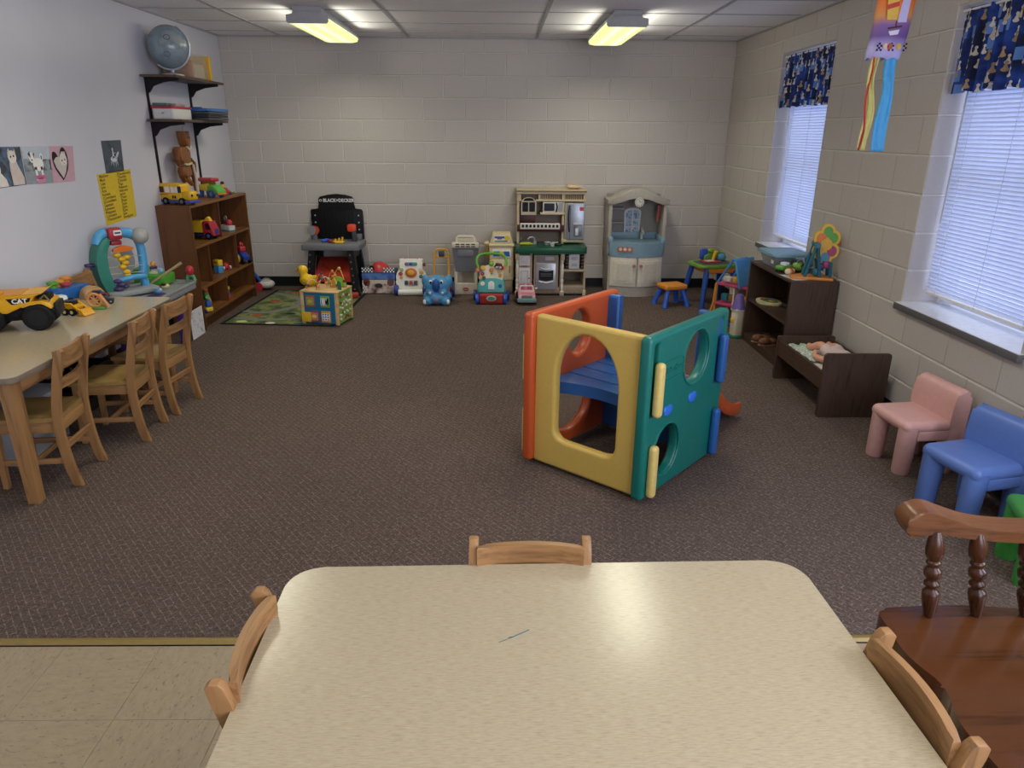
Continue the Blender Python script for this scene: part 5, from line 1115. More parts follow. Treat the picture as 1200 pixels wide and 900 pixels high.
t = thing('toy_frog', 'round green toy with dark eyes behind the green toy car', 'toy', (2.09, -2.475, TOP), -60); part('body', G().sph((0, 0, .038), (.05, .055, .038), P('7ba03f', .4), 16, 10), t)
for s in (-1, 1): part('ring', G().tube([(s*.028+.02*math.cos(a*PI/6), -.03+.0*a, .062+.02*math.sin(a*PI/6)) for a in range(12)], .006, P('2f3f4a', .4), 6, closed=True), t)
t = thing('toy_dog', 'cream and red toy animal lying in front of the green toy car', 'toy', (1.985, -2.585, TOP), -40); remesh(part('body', G().sph((0, 0, .022), (.03, .05, .021), P('d8c49a', .5), 14, 10).sph((0, -.05, .026), (.024, .024, .022), P('d8c49a', .5), 12, 8), t, smooth=180), .004, 3); part('collar', G().tube([(.026*math.cos(a*PI/6), -.028, .024+.022*math.sin(a*PI/6)) for a in range(12)], .006, P('b8483a', .4), 6, closed=True), t, 'red collar')
fw_ = thing('gear_wheel_toy', 'yellow and green ferris-wheel gear toy on blue legs, on the dark bookcase', 'toy', (2.095, -2.735, TOP), -12)
part('base', G().prism([(-.165, -.055), (.10, -.085), (.115, .07), (-.08, .09), (-.165, .02)], 0, .018, P('d07f26', .4), bev=.004), fw_, 'orange base')
TB = P('1d5f74', .4)
for y in (-.045, .045):
    part('leg', G().tube([(-.075, y, .018), (-.028, y, .225)], .011, TB, 8), fw_, 'dark teal leg'); part('leg', G().tube([(.02, y, .018), (-.018, y, .225)], .011, TB, 8), fw_, 'dark teal leg'); part('leg', G().tube([(.085, y, .018), (.078, y, .12)], .011, TB, 8), fw_, 'dark teal leg')
part('axle', G().cyl((-.022, -.06, .232), (-.022, .06, .232), .02, TB, n=14), fw_)
for k in range(6):
    a = k*PI/3+.55; x, z = .040+.043*math.cos(a), .232+.085*math.sin(a)
    pd = part('petal', G().prism([((.044+.006*(q % 2))*math.cos(q*PI/9)+x, (.05+.006*(q % 2))*math.sin(q*PI/9)+z) for q in range(18)], -.012+.0015*k, .012+.0015*k, P('d9ae2a', .4), bev=.004, X=FX()), fw_, 'yellow gear petal'); part('petal_face', G().prism(ell(.030, .036, 12, x, z), .012+.0015*k, .016+.0015*k, P(('4f9c2f', '4f9c2f', 'd9702a', 'd9ae2a', '3f7f9a', '9c2f5a')[k], .4), X=FX()), pd)
part('hub', G().cyl((.035, -.03, .235), (.035, .03, .235), .04, P('cf9f25', .4), n=16), fw_); part('crank', G().tube([(.05, .02, .235), (.15, .02, .245)], .009, P('c9602a', .4), 8), fw_, 'orange crank'); part('crank_knob', G().sph((.155, .02, .246), .018, P('b84a2a', .4), 12, 8), fw_)
for x, z, h in ((.055, .10, '8f2f5f'), (.02, .085, '232a5a'), (.0, .05, '1d5f74')): part('basket', G().box((x, -.01, z), (.05, .06, .05), P(h, .4), bev=.012, seg=3), fw_)
pz = thing('shape_puzzle', 'oval cream toy board with green inset on the middle shelf of the dark bookcase', 'toy', (2.005, -2.215, .3445), 20)
part('board', G().prism(ell(.075, .12, 28), 0, .022, P('c6b990', .45), bev=.006), pz); part('inset', G().prism(ell(.05, .085, 24), .022, .025, P('3f6f4a', .45)), pz, 'green inset'); 
for x, y, h in ((-.015, -.04, 'c99a3a'), (.015, 0, '2f5a9a'), (-.01, .045, 'b0483a')): part('piece', G().prism(ell(.018, .022, 12, x, y), .025, .031, P(h, .4), bev=.002), pz)
solo('toy_phone_dark', 'small dark toy behind the oval board on the middle shelf', 'toy', G().box((0, 0, .016), (.05, .09, .03), P('23303f', .4), bev=.010).sph((0, -.02, .032), .014, P('3a4a5a', .4), 10, 6), (2.095, -2.37, .3445), 15)
for k, (x, y, lb) in enumerate(((1.965, -2.29, 'brown toy slipper on the bottom shelf, farther one of the pair'), (1.985, -2.385, 'brown toy slipper on the bottom shelf, nearer one of the pair'))):
    t = thing('slipper', lb, 'shoe', (x, y, .0645), -75, 'pair of brown slippers'); remesh(part('upper', G().sph((0, -.045, .03), (.036, .05, .03), P('6f4630', .7), 14, 10).sph((0, .03, .028), (.032, .055, .028), P('6f4630', .7), 14, 10), t, smooth=180), .005, 3); part('sole', G().prism(ell(.036, .095, 18, 0, -.005), 0, .008, P('8a6a4c', .7), bev=.002), t); part('opening', G().sph((0, .035, .048), (.022, .035, .012), P('2c1c14', .8), 12, 6), t, 'dark opening')

# ---------------------------------------------------------------- windsock hung from the ceiling
kd = thing('windsock', 'paper windsock with sailboat picture and yellow and blue streamers hanging from the ceiling', 'windsock', (1.742, -3.9, 0))
def mk_kite():
    a = N('windsock_print'); tc = a.n('TexCoord'); sp = a.n('SeparateXYZ'); a.l(tc.outputs['Object'], sp.inputs[0])
    z = a.math('ADD', sp.outputs[2], a.math('MULTIPLY', a.noise(tc.outputs['Object'], 14, 2), .02))
    f = a.math('DIVIDE', a.math('SUBTRACT', z, 1.90), .30)
    a.color(a.ramp(f, [(0, lin('b9b0dc')), (.2, lin('a99fd0')), (.34, lin('6a4a8e')), (.5, lin('7d5a96')), (.62, lin('cf8a4a')), (.8, lin('d9722f')), (1, lin('c9483a'))])); a.rough(.6); return a.m
kp_ = [(.082*math.cos(a*PI/12), .05*math.sin(a*PI/12)) for a in range(24)]
vs = []; fs = []
for i, z in enumerate((2.20, 2.10, 2.0, 1.95, 1.90)):
    for j, (x, y) in enumerate(kp_): vs.append((x*(1.04-.02*i)+.012*(i-2)*-.6, y, z+(.006*math.sin(j*2) if i == 4 else 0)))
for i in range(4):
    for j in range(24): fs.append((i*24+j, i*24+(j+1) % 24, (i+1)*24+(j+1) % 24, (i+1)*24+j))
o = part('paper_tube', G().raw(vs, fs, mk_kite()), kd, 'orange to lilac printed tube', smooth=60); o.modifiers.new('s', 'SOLIDIFY').thickness = .0012
YY = -.0535
g = G().prism([(-.045, 2.06), (.0, 2.06), (.0, 2.14), (-.02, 2.16), (-.055, 2.15), (-.05, 2.10)], 0, .001, P('d9b048', .6), X=FX(0, -.0505, 0)); g.prism([(-.05, 2.10), (.0, 2.115), (.0, 2.135), (-.053, 2.12)], .001, .0016, P('c23a2e', .6), X=FX(0, -.0505, 0))
part('sail', g, kd, 'yellow and red sail')
g = G().prism([(.0, 2.05), (.045, 2.05), (.05, 2.15), (.02, 2.17)], 0, .001, P('b9b4dc', .6), X=FX(0, -.050, 0)); part('sail', g, kd, 'lilac sail')
g = G().prism([(-.03, 2.012), (.02, 2.02), (.015, 2.00), (-.02, 1.995)], 0, .001, P('d8d0dc', .6), X=FX(0, -.0515, 0)); g.prism([(-.035, 2.02), (.028, 2.03), (.028, 2.037), (-.035, 2.028)], 0, .001, P('4a1f1c', .6), X=FX(0, -.0515, 0)); g.prism([(-.003, 2.03), (.003, 2.03), (.003, 2.055), (-.003, 2.055)], 0, .001, P('4a1f1c', .6), X=FX(0, -.0515, 0)); part('boat', g, kd, 'small boat')
g = G()
for i in range(16):
    for j in range(4): 
        if (i+j) % 2 == 0 and abs(i-4) > 1 and abs(i-11) > 2: g.prism(rect(.0085, .0085, -.066+.0088*i, 1.935+.0088*j), 0, .001, P('201c24', .6), X=FX(0, -.046 if abs(-.066+.0088*i) > .03 else -.0505, 0))
for x, h in ((-.03, 'd9b9a0'), (.03, 'c9a24a'), (-.012, 'b8483a')): g.prism(ell(.012, .014, 10, x, 1.95), 0, .0012, P(h, .6), X=FX(0, -.0505, 0))
part('checker_band', g, kd, 'black checker band')
def streamer(x0, x1, z0, z1, w_, m, lab, y=-.04):
    n = 24; vs = []; fs = []
    for i in range(n+1):
        t = i/n; x = x0+(x1-x0)*t+.006*math.sin(t*9+w_*80); yy = y+.008*math.sin(t*7)
        for j in range(7): s = j/6-.5; vs.append((x+s*w_*(1-.12*math.sin(t*6)), yy+.006*math.cos(s*14+t*3), z0+(z1-z0)*t))
    for i in range(n):
        for j in range(6): a = i*7+j; fs.append((a, a+1, a+8, a+7))
    o = part('streamer', G().raw(vs, fs, m), kd, lab, smooth=80); o.modifiers.new('s', 'SOLIDIFY').thickness = .001
streamer(-.058, -.058, 1.905, 1.495, .036, P('c9c47a', .7), 'pale yellow streamer'); streamer(-.074, -.076, 1.905, 1.497, .005, P('c8303a', .7), 'thin red streamer', -.046); streamer(.018, .012, 1.91, 1.492, .058, P('4fa6dc', .7), 'sky blue streamer')
part('string', G().cyl((0, 0, 2.20), (0, 0, CE-.003), .001, P('b9b9b9', .8), n=5), kd); part('hoop', G().tube([(x*1.03, y, 2.20) for x, y in kp_], .002, P('d8d4c8', .5), 5, closed=True), kd)
# ---------------------------------------------------------------- things on the left wall
WX = Matrix(((0, 0, 1, XL), (1, 0, 0, 0), (0, 1, 0, 0), (0, 0, 0, 1)))      # polygon (y, z) on the left wall, depth into the room
def wall_sheet(name, label, poly, m, cat, th=.0012):
    cy = sum(p[0] for p in poly)/len(poly); cz = sum(p[1] for p in poly)/len(poly)
    t = thing(name, label, cat, (XL, cy, cz)); t['c'] = 0; del t['c']
    X = T(0, -cy, -cz) @ Matrix(((0, 0, 1, 0), (1, 0, 0, 0), (0, 1, 0, 0), (0, 0, 0, 1)))
    part('paper', G().prism(poly, .001, .001+th, m, X=X), t); return t, X
t, X = wall_sheet('kitten_picture', 'photo print of two pale kittens against dark wood, left end of the picture row', [(-3.56, 1.258), (-3.287, 1.262), (-3.276, 1.466), (-3.56, 1.47)], mk_pic('dark_wood_print', ['15171f', '2b3444', '5a6f88', '39404a'], 8), 'picture')
KT = P('cdbfb8', .6); KT2 = P('e0d6d0', .6); KD = P('33292a', .6)
def on(t, X, name, shapes, lab=None):
    g = G()
    for d, poly, m in shapes: g.prism(poly, .0032+d*.0004, .0036+d*.0004, m, X=X)
    return part(name, g, t, lab)
on(t, X, 'kitten', [(0, [(-3.40, 1.265), (-3.30, 1.265), (-3.295, 1.30), (-3.33, 1.37), (-3.34, 1.40), (-3.39, 1.40), (-3.40, 1.36)], KT), (1, ell(.036, .034, 14, -3.365, 1.415), KT2), (1, [(-3.40, 1.43), (-3.385, 1.46), (-3.375, 1.44)], KT2), (1, [(-3.345, 1.44), (-3.335, 1.455), (-3.33, 1.42)], KT2), (2, ell(.006, .006, 8, -3.377, 1.415), KD), (2, ell(.006, .006, 8, -3.352, 1.418), KD)], 'standing pale kitten')
on(t, X, 'kitten', [(0, [(-3.56, 1.262), (-3.44, 1.263), (-3.45, 1.30), (-3.50, 1.35), (-3.56, 1.35)], KT2), (1, ell(.04, .035, 14, -3.52, 1.355), KT2), (2, ell(.006, .006, 8, -3.505, 1.352), KD), (2, [(-3.55, 1.38), (-3.53, 1.41), (-3.515, 1.385)], KT)], 'second pale kitten')
t, X = wall_sheet('dog_picture', 'photo print of a white terrier on a grey pier, middle of the picture row', [(-3.28, 1.262), (-3.03, 1.256), (-3.012, 1.463), (-3.268, 1.466)], mk_pic('lake_print', ['41463f', '6d7478', '9aa3aa', '565c55'], 11), 'picture')
DW = P('e9e6e4', .6); DB = P('4a2e26', .6)
on(t, X, 'sky', [(-1, [(-3.27, 1.40), (-3.02, 1.39), (-3.012, 1.463), (-3.268, 1.466)], P('b9c2cc', .6)), (-1, [(-3.28, 1.262), (-3.03, 1.256), (-3.025, 1.33), (-3.275, 1.33)], P('8f979d', .6))])
on(t, X, 'dog', [(0, ell(.05, .037, 16, -3.145, 1.365), DW), (0, rect(.018, .075, -3.175, 1.315), DW), (0, rect(.018, .075, -3.12, 1.315), DW), (1, ell(.025, .03, 12, -3.195, 1.405), DW), (1, ell(.014, .022, 10, -3.105, 1.405), DW), (2, ell(.007, .013, 10, -3.105, 1.403), P('6d7478', .6)), (2, [(-3.225, 1.425), (-3.205, 1.44), (-3.205, 1.40)], DB), (2, [(-3.18, 1.425), (-3.165, 1.43), (-3.175, 1.40)], DB), (2, ell(.006, .005, 8, -3.197, 1.392), KD), (1, [(-3.185, 1.285), (-3.10, 1.285), (-3.10, 1.305), (-3.185, 1.305)], P('c9608a', .6)), (1, ell(.04, .016, 12, -3.145, 1.274), P('d08aa4', .6))], 'white terrier with brown ears and pink boots')
t, X = wall_sheet('heart_cat_picture', 'pink print of a kitten looking through a heart, right end of the picture row', [(-3.04, 1.254), (-2.80, 1.251), (-2.756, 1.46), (-3.02, 1.463)], P('c9a0ae', .6), 'picture')
hp_ = [(-2.925, 1.262), (-2.985, 1.33), (-3.0, 1.39), (-2.985, 1.43), (-2.955, 1.425), (-2.93, 1.395), (-2.90, 1.445), (-2.865, 1.452), (-2.84, 1.41), (-2.845, 1.35), (-2.88, 1.30)]
on(t, X, 'heart_hole', [(0, spline(hp_+hp_[:1], 3)[:-1], P('2b2428', .7))], 'dark heart-shaped hole')
on(t, X, 'kitten', [(1, [(-2.975, 1.34), (-2.99, 1.38), (-2.96, 1.40), (-2.92, 1.40), (-2.90, 1.43), (-2.86, 1.43), (-2.855, 1.36), (-2.885, 1.31), (-2.92, 1.275)], P('c9bfba', .6)), (2, ell(.038, .036, 14, -2.89, 1.385), KT2), (3, ell(.006, .006, 8, -2.905, 1.378), KD), (3, ell(.006, .006, 8, -2.875, 1.382), KD), (3, ell(.006, .004, 8, -2.887, 1.362), P('b08a8a', .6))], 'pale kitten')
t, X = wall_sheet('dark_picture', 'small dark blue-grey picture of a white rider above the yellow list', [(-2.419, 1.275), (-2.172, 1.280), (-2.148, 1.489), (-2.411, 1.487)], mk_pic('night_print', ['262d36', '343e48', '47525c'], 10), 'picture')
WF = P('cfd6da', .6)
on(t, X, 'rider', [(0, ell(.045, .02, 12, -2.285, 1.365), WF), (0, [(-2.30, 1.37), (-2.275, 1.37), (-2.28, 1.42), (-2.292, 1.42)], WF), (0, ell(.009, .012, 8, -2.287, 1.428), WF), (0, [(-2.26, 1.36), (-2.24, 1.37), (-2.205, 1.405), (-2.215, 1.415), (-2.245, 1.395)], WF), (0, [(-2.305, 1.35), (-2.297, 1.35), (-2.30, 1.31)], WF), (0, [(-2.27, 1.35), (-2.262, 1.35), (-2.268, 1.31)], WF), (0, [(-2.325, 1.35), (-2.315, 1.35), (-2.335, 1.32)], WF), (0, [(-2.255, 1.35), (-2.245, 1.35), (-2.24, 1.32)], WF), (0, [(-2.28, 1.40), (-2.24, 1.41), (-2.28, 1.405)], WF)], 'white mounted figure')
yp = [(-2.528, .938), (-2.097, .957), (-2.083, 1.290), (-2.540, 1.274)]
t, X = wall_sheet('handwritten_list', 'yellow handwritten list of two columns taped up above the fishing toy', yp, P('d9b92c', .6), 'poster')
ink = P('3a3320', .7)
L1 = ['Matthew', 'Mark', 'Luke', 'John', 'Acts', 'Romans', '1Corinthians', '2Corinthians', 'Galatians', 'Ephesians', 'Philippians', 'Colossians', '1Thessalonians']
L2 = ['2Thessalonians', '1Timothy', '2Timothy', 'Titus', 'Philemon', 'Hebrews', 'James', '1Peter', '2Peter', '1John', '2John', '3John', 'Jude', 'Revelation']
for nm, x0, wds, dz in (('first_column', -2.515, L1, .0238), ('second_column', -2.285, L2, .0226)):
    g = G()
    for i, s in enumerate(wds):
        g.text(s, .027, ink, X=X @ T(x0, 1.258-dz*i+(.004 if nm[0] == 's' else 0), .0026, rz=2), bold=.0004, align='LEFT', ext=.0001, sx=1.2)
    part(nm, g, t, 'dark handwriting')

# ---------------------------------------------------------------- on the wall shelf
S1, S2 = 1.9485, 1.6355
gb = thing('globe', 'pale grey-blue desk globe on the top wall shelf', 'globe', (-2.568, -1.535, S1))
def mk_globe():
    a = N('globe_print'); v = a.coord(); f = a.noise(v, 5.5, 6, .6)
    land = a.ramp(f, [(.48, lin('8797a3')), (.52, lin('7b8992')), (.60, lin('8f9a9e')), (.72, lin('a8928e'))])
    a.color(land); a.rough(.22); return a.m
gR = .152; cz = .205
ball = part('ball', G().sph((0, 0, 0), gR, mk_globe(), 32, 20), gb, loc=(0, 0, cz), smooth=180)
ax = Matrix.Rotation(math.radians(-23), 4, 'X') @ Matrix.Rotation(math.radians(20), 4, 'Y')
def ring(r, m, rot, tk=.004): return G().tube([(r*math.cos(a*PI/20), r*math.sin(a*PI/20), 0) for a in range(40)], tk, m, 6, closed=True, X=T(0, 0, cz) @ rot)
part('equator', ring(gR, P('6f7f8a', .4), ax, .0015), gb)
part('meridian', G().tube([((gR+.008)*math.cos(a), -.015, (gR+.008)*math.sin(a)) for a in [math.radians(-128+192*i/28) for i in range(29)]], .0065, P('c9cbd6', .3, .2), 8, X=T(0, 0, cz)), gb, 'silver half-meridian')
g = G()
for dx, dz_, r_ in ((.05, .055, .022), (.035, -.065, .022)):
    c = Vector((dx+.02, -1, 0)).normalized(); n_ = Vector((dx*6, -.85, dz_*6)).normalized(); p = n_*gR; q = n_.to_track_quat('Z', 'Y').to_matrix().to_4x4()
    g.tube([(r_*math.cos(a*PI/10), r_*.8*math.sin(a*PI/10), 0) for a in range(20)], .0018, P('3a4a5c', .4), 5, closed=True, X=T(*(p+Vector((0, 0, cz)))) @ q)
part('legend_rings', g, gb, 'dark printed rings')['kind'] = 'stuff'
part('stand', G().lathe([(.085, 0), (.08, .012), (.03, .022), (.012, .03), (.010, .045)], P('b9bcc0', .3, .3), 22), gb, 'grey base')
cb_ = thing('craft_tub', 'clear tub of orange and beige craft paper with yellow end on the top shelf', 'storage box', (-2.595, -1.205, S1))
part('tub', G().box((0, -.01, .088), (.235, .33, .176), clear('c9bfae', .38, .15), bev=.012), cb_); part('end_lid', G().box((.005, .185, .092), (.25, .035, .184), P('d9a61e', .4), bev=.006), cb_, 'yellow end lid')
part('orange_paper', G().box((-.01, -.12, .07), (.20, .09, .13), P('a85a2a', .7), bev=.01), cb_, 'rust-orange contents'); part('beige_paper', G().box((-.01, .05, .06), (.20, .20, .11), P('b9a68c', .7), bev=.01), cb_, 'beige contents')
wb_ = thing('lunch_tub', 'white plastic box with a red lid at the left end of the lower shelf', 'storage box', (-2.63, -1.50, S2))
part('tub', G().prism(rrect(.17, .33, .02, 4), 0, .078, P('d3d0cd', .4), bev=.006), wb_); part('lid', G().prism(rrect(.185, .345, .022, 4), .078, .094, P('b02f3c', .4), bev=.005), wb_, 'red lid'); part('latch', G().box((.0, -.168, .045), (.02, .006, .012), P('9a9896', .4)), wb_)
solo('teal_folder', 'small dark teal case lying on the red-lidded box', 'case', G().box((0, 0, .012), (.11, .16, .022), P('4a6a68', .4), bev=.004), (-2.66, -1.56, S2+.0945))
solo('sandwich_case', 'clear pinkish flat case lying on the red-lidded box', 'case', G().prism(rrect(.07, .16, .02, 4), 0, .018, clear('c98a90', .5), bev=.004), (-2.575, -1.52, S2+.0945))
for i, (dx, dy, z, h, w_, l_, lb) in enumerate(((0, 0, 0, '3a3a3e', .26, .44, 'lowest dark flat tray in the stack on the lower shelf'), (.01, -.01, .023, '232a38', .25, .42, 'black flat game tray under the blue one'), (.0, .01, .046, '4a4c50', .26, .43, 'grey flat tray directly beneath the blue tray'))):
    t = thing('flat_tray', lb, 'tray', (-2.555+dx, -1.075+dy, S2+z), 0, 'stack of flat trays'); part('tray', G().box((0, 0, .010), (w_, l_, .020), P(h, .45), bev=.004), t); part('rim', G().plate(rrect(w_+.008, l_+.008, .02, 4), [rrect(w_-.014, l_-.014, .015, 4)], .008, P(h, .4), .002, X=T(0, 0, .016)), t)
t = thing('blue_tray', 'blue plastic tray on top of the tray stack', 'tray', (-2.55, -1.07, S2+.069), 0, 'stack of flat trays'); part('tray', G().prism(rrect(.27, .45, .025, 5), 0, .022, P('2f62a0', .4), bev=.006), t); part('handle', G().box((0, -.16, .026), (.10, .02, .012), P('27548c', .4), bev=.004), t)
# wooden marionette
PW = W('5a3018', '8f5a2e', 'z', 2, .45); PWD = W('45220f', '6f3f1e', 'z', 2, .45)
mp_ = thing('marionette', 'brown wooden jointed marionette hanging under the lower wall shelf', 'puppet', (-2.655, -1.36, 0)); mp_.scale = (1, .88, 1)
part('head', G().prism([(-.055, 1.55), (.04, 1.55), (.05, 1.50), (.035, 1.44), (.01, 1.415), (-.025, 1.44), (-.05, 1.50)], -.04, .04, PW, bev=.012, seg=3, X=T(0, .07, 0) @ YZ), mp_)
part('torso', G().prism([(-.10, 1.43), (.06, 1.43), (.10, 1.38), (.075, 1.29), (-.07, 1.29), (-.13, 1.34), (-.145, 1.40)], -.035, .035, PW, bev=.012, seg=3, X=YZ), mp_)
part('hip', G().prism([(-.07, 1.285), (.07, 1.285), (.09, 1.21), (.03, 1.185), (-.06, 1.20), (-.09, 1.24)], -.03, .03, PW, bev=.010, seg=3, X=YZ), mp_)
part('arm', G().tube([(0, -.13, 1.40), (.01, -.165, 1.33), (.015, -.15, 1.29)], [.026, .024, .016], PWD, 8), mp_); part('arm', G().tube([(0, .12, 1.32), (.01, .17, 1.29), (.015, .175, 1.22)], [.03, .028, .018], PWD, 8), mp_)
part('leg', G().tube([(0, -.09, 1.25), (.02, -.135, 1.21), (.02, -.09, 1.16)], [.026, .024, .018], PWD, 8), mp_); part('leg', G().tube([(0, .0, 1.19), (.02, .03, 1.15), (.02, .06, 1.13)], [.026, .022, .018], PW, 8), mp_); part('leg', G().tube([(.0, .13, 1.24), (.01, .16, 1.18), (.02, .14, 1.06)], [.024, .022, .014], PWD, 8), mp_)
part('collar', G().tube(spline([(.038, .02, 1.43), (.042, .06, 1.405), (.04, .10, 1.43)], 4), .008, P('cfc6b4', .7), 6), mp_, 'pale cord collar'); part('belt', G().tube([(.036, -.075, 1.295), (.042, 0, 1.29), (.036, .08, 1.30)], .009, P('c9bd8a', .7), 6), mp_, 'pale rope belt')
part('tassel', G().tube([(.04, .09, 1.29), (.045, .11, 1.18), (.04, .115, 1.05)], [.010, .012, .014], P('c4b4a8', .7), 7), mp_, 'pale hanging tassel'); part('string', G().cyl((0, .07, 1.54), (0, .075, 1.615), .0015, P('a06a60', .7), n=5), mp_)
part('eyes', G().sph((.040, .045, 1.50), (.004, .008, .008), BK, 8, 6).sph((.040, .085, 1.50), (.004, .008, .008), BK, 8, 6), mp_)

# ---------------------------------------------------------------- toys on the bookcase
BT = 1.0005
def wheels(t, pts, r, w_, m, hub=None, axis='y', name='wheel'):
    for p in pts:
        d = (0, w_/2, 0) if axis == 'y' else (w_/2, 0, 0)
        o = part(name, G().cyl([p[i]-d[i] for i in range(3)], [p[i]+d[i] for i in range(3)], r, m, n=18), t)
        if hub: part('hub', G().cyl([p[i]-d[i]*1.08 for i in range(3)], [p[i]+d[i]*1.08 for i in range(3)], r*.5, hub, n=12), o)
t = thing('toy_school_bus', 'yellow toy school bus with blue bumper on the near end of the bookcase top', 'toy bus', (-2.60, -1.66, BT), -21)
BY = P('d9ab1c', .38)
part('body', G().prism(rrect(.225, .125, .02, 4, -.045, .098), -.055, .055, BY, bev=.012, seg=3, X=FX()), t); part('bonnet', G().box((.105, 0, .07), (.10, .10, .075), BY, bev=.025, seg=4), t); part('bumper', G().box((-.0, 0, .026), (.315, .115, .022), P('3f4aa0', .4), bev=.008), t, 'blue lower bumper')
for x, w_, h in ((-.115, .04, '3a2a1c'), (-.06, .045, 'e2d6dc'), (-.008, .03, 'e2d6dc'), (.026, .026, 'e2d6dc')): part('window', G().prism(rrect(w_, .045, .005, 3, x, .115), .055, .058, P(h, .4), X=FX()), t)
part('windscreen', G().prism(rrect(.03, .05, .006, 3, .062, .118), .054, .058, P('1f2430', .3), X=FX()), t, 'dark windscreen side'); part('door_windows', G().prism(rect(.014, .022, -.01, .06), .055, .0575, BK, X=FX()).prism(rect(.014, .022, .012, .06), .055, .0575, BK, X=FX()), t); part('stripe', G().prism([(-.14, .073), (-.05, .080), (-.05, .085), (-.14, .081)], .055, .057, P('b0402f', .4), X=FX()), t, 'red stripe')
wheels(t, [(-.085, -.052, .028), (.075, -.052, .028), (-.085, .052, .028), (.075, .052, .028)], .028, .022, BK, P('6a6a70', .4)); g = G()
for s in (-1, 1): g.sph((.155, s*.028, .075), (.006, .011, .011), P('2a2a2a', .3), 10, 6)
part('headlights', g, t)
t = thing('toy_dump_truck', 'chunky green, yellow and red toy truck on top of the bookcase', 'toy truck', (-2.60, -1.00, BT), -28)
part('cab', G().prism([(.0, .03), (.13, .03), (.13, .06), (.075, .105), (.0, .105)], -.05, .05, P('5fae4a', .4), bev=.014, seg=3, X=FX()), t, 'green cab'); part('tipper', G().prism([(-.13, .055), (.01, .055), (.02, .12), (-.14, .10)], -.052, .052, P('d9b62c', .4), bev=.008, X=FX()), t, 'yellow tipper'); part('roof', G().prism(rrect(.17, .03, .012, 3, -.02, .148), -.045, .045, P('b5303a', .4), bev=.01, X=FX()), t, 'red roof'); part('roof_post', G().box((-.02, 0, .12), (.10, .06, .04), P('8a5a2a', .4)), t); part('bumper', G().box((.125, 0, .032), (.03, .10, .018), P('c9702a', .4), bev=.006), t, 'orange bumper'); wheels(t, [(-.08, -.05, .032), (.06, -.05, .032), (-.08, .05, .032), (.06, .05, .032)], .032, .024, P('2f4f8a', .4), P('6a8ab8', .4))
t = thing('toy_racer', 'small red toy car with a driver at the far end of the bookcase top', 'toy car', (-2.59, -.72, BT), -35); part('body', G().box((0, 0, .026), (.11, .06, .032), P('b82f3a', .38), bev=.012, seg=3), t); part('fender', G().box((.03, -.02, .046), (.05, .05, .03), P('a8283a', .38), bev=.012, seg=3), t); part('driver', G().sph((-.02, 0, .07), (.022, .022, .028), P('c9a03a', .4), 12, 8).sph((-.02, 0, .10), .017, P('2f2420', .4), 10, 8), t, 'yellow and black driver'); wheels(t, [(-.035, -.034, .016), (.035, -.034, .016), (-.035, .034, .016), (.035, .034, .016)], .016, .014, P('3a5a9a', .4))
solo('toy_frog_flat', 'small green toy lying at the very end of the bookcase top', 'toy', G().sph((0, 0, .010), (.03, .045, .010), P('7a9a3a', .4), 14, 8).sph((.0, -.03, .014), (.014, .014, .012), P('b9a83a', .4), 10, 6), (-2.58, -.575, BT), 20)
R1, R2, R3 = .6805, .3505, .1155
t = thing('toy_fire_truck', 'red-cabbed yellow toy truck on the upper shelf of the bookcase', 'toy truck', (-2.59, -1.30, R1), -8)
part('cab', G().prism([(.02, .03), (.115, .03), (.115, .075), (.085, .15), (.02, .15)], -.055, .055, P('a8263a', .4), bev=.012, seg=3, X=FX()), t, 'dark red cab'); part('cab_window', G().prism([(.05, .085), (.095, .085), (.078, .135), (.05, .135)], .055, .057, P('3a1a24', .3), X=FX()), t); part('grille', G().box((.117, 0, .065), (.006, .05, .04), P('2f3a8a', .4), bev=.002), t, 'blue grille'); part('load_box', G().box((-.05, 0, .105), (.13, .10, .10), P('c9a21e', .4), bev=.006), t, 'yellow load box'); part('beacon', G().prism([(-.03, 0), (.03, 0), (.02, .02), (.008, .035), (-.015, .025)], -.02, .02, YL, bev=.004, X=FX(.05, 0, .15)), t, 'yellow beacon'); part('chassis', G().box((-.01, 0, .035), (.23, .09, .025), P('1c2550', .4), bev=.004), t, 'navy chassis'); wheels(t, [(-.07, -.05, .03), (.07, -.05, .03), (-.07, .05, .03), (.07, .05, .03)], .03, .024, BK, P('3a5a9a', .4))
t = thing('toy_boat_phone', 'white and red toy with a grey ring on the upper shelf, right compartment', 'toy', (-2.57, -.80, R1), -30); part('hull', G().prism([(-.06, .005), (.055, .005), (.065, .05), (-.065, .055)], -.035, .035, P('d8d3d3', .4), bev=.012, seg=3, X=FX()), t); part('base_line', G().box((0, 0, .006), (.12, .07, .010), P('3a8a9a', .4), bev=.003), t, 'teal bottom edge'); part('rider', G().sph((.02, 0, .075), (.032, .03, .03), P('b8303a', .4), 14, 8), t, 'red top'); part('ring', G().tube([(-.02+.016*math.cos(a*PI/8), 0, .115+.018*math.sin(a*PI/8)) for a in range(16)], .006, P('8a7a6a', .4), 6, closed=True).cyl((-.02, 0, .05), (-.02, 0, .10), .007, P('8a7a6a', .4), n=8), t, 'grey-brown ring')
t = thing('block_stack', 'yellow block on light blue blocks on the middle shelf of the bookcase', 'toy blocks', (-2.58, -1.12, R2), -30); part('block', G().box((-.018, 0, .033), (.032, .05, .066), P('4a90c4', .4), bev=.004), t, 'light blue block'); part('block', G().box((.018, 0, .033), (.032, .05, .066), P('4a90c4', .4), bev=.004), t, 'light blue block'); part('block', G().box((0, 0, .092), (.075, .05, .05), P('d9b62c', .4), bev=.004), t, 'yellow block'); part('face_dots', G().box((0, -.026, .095), (.04, .003, .012), P('7a5a1a', .5)), t)
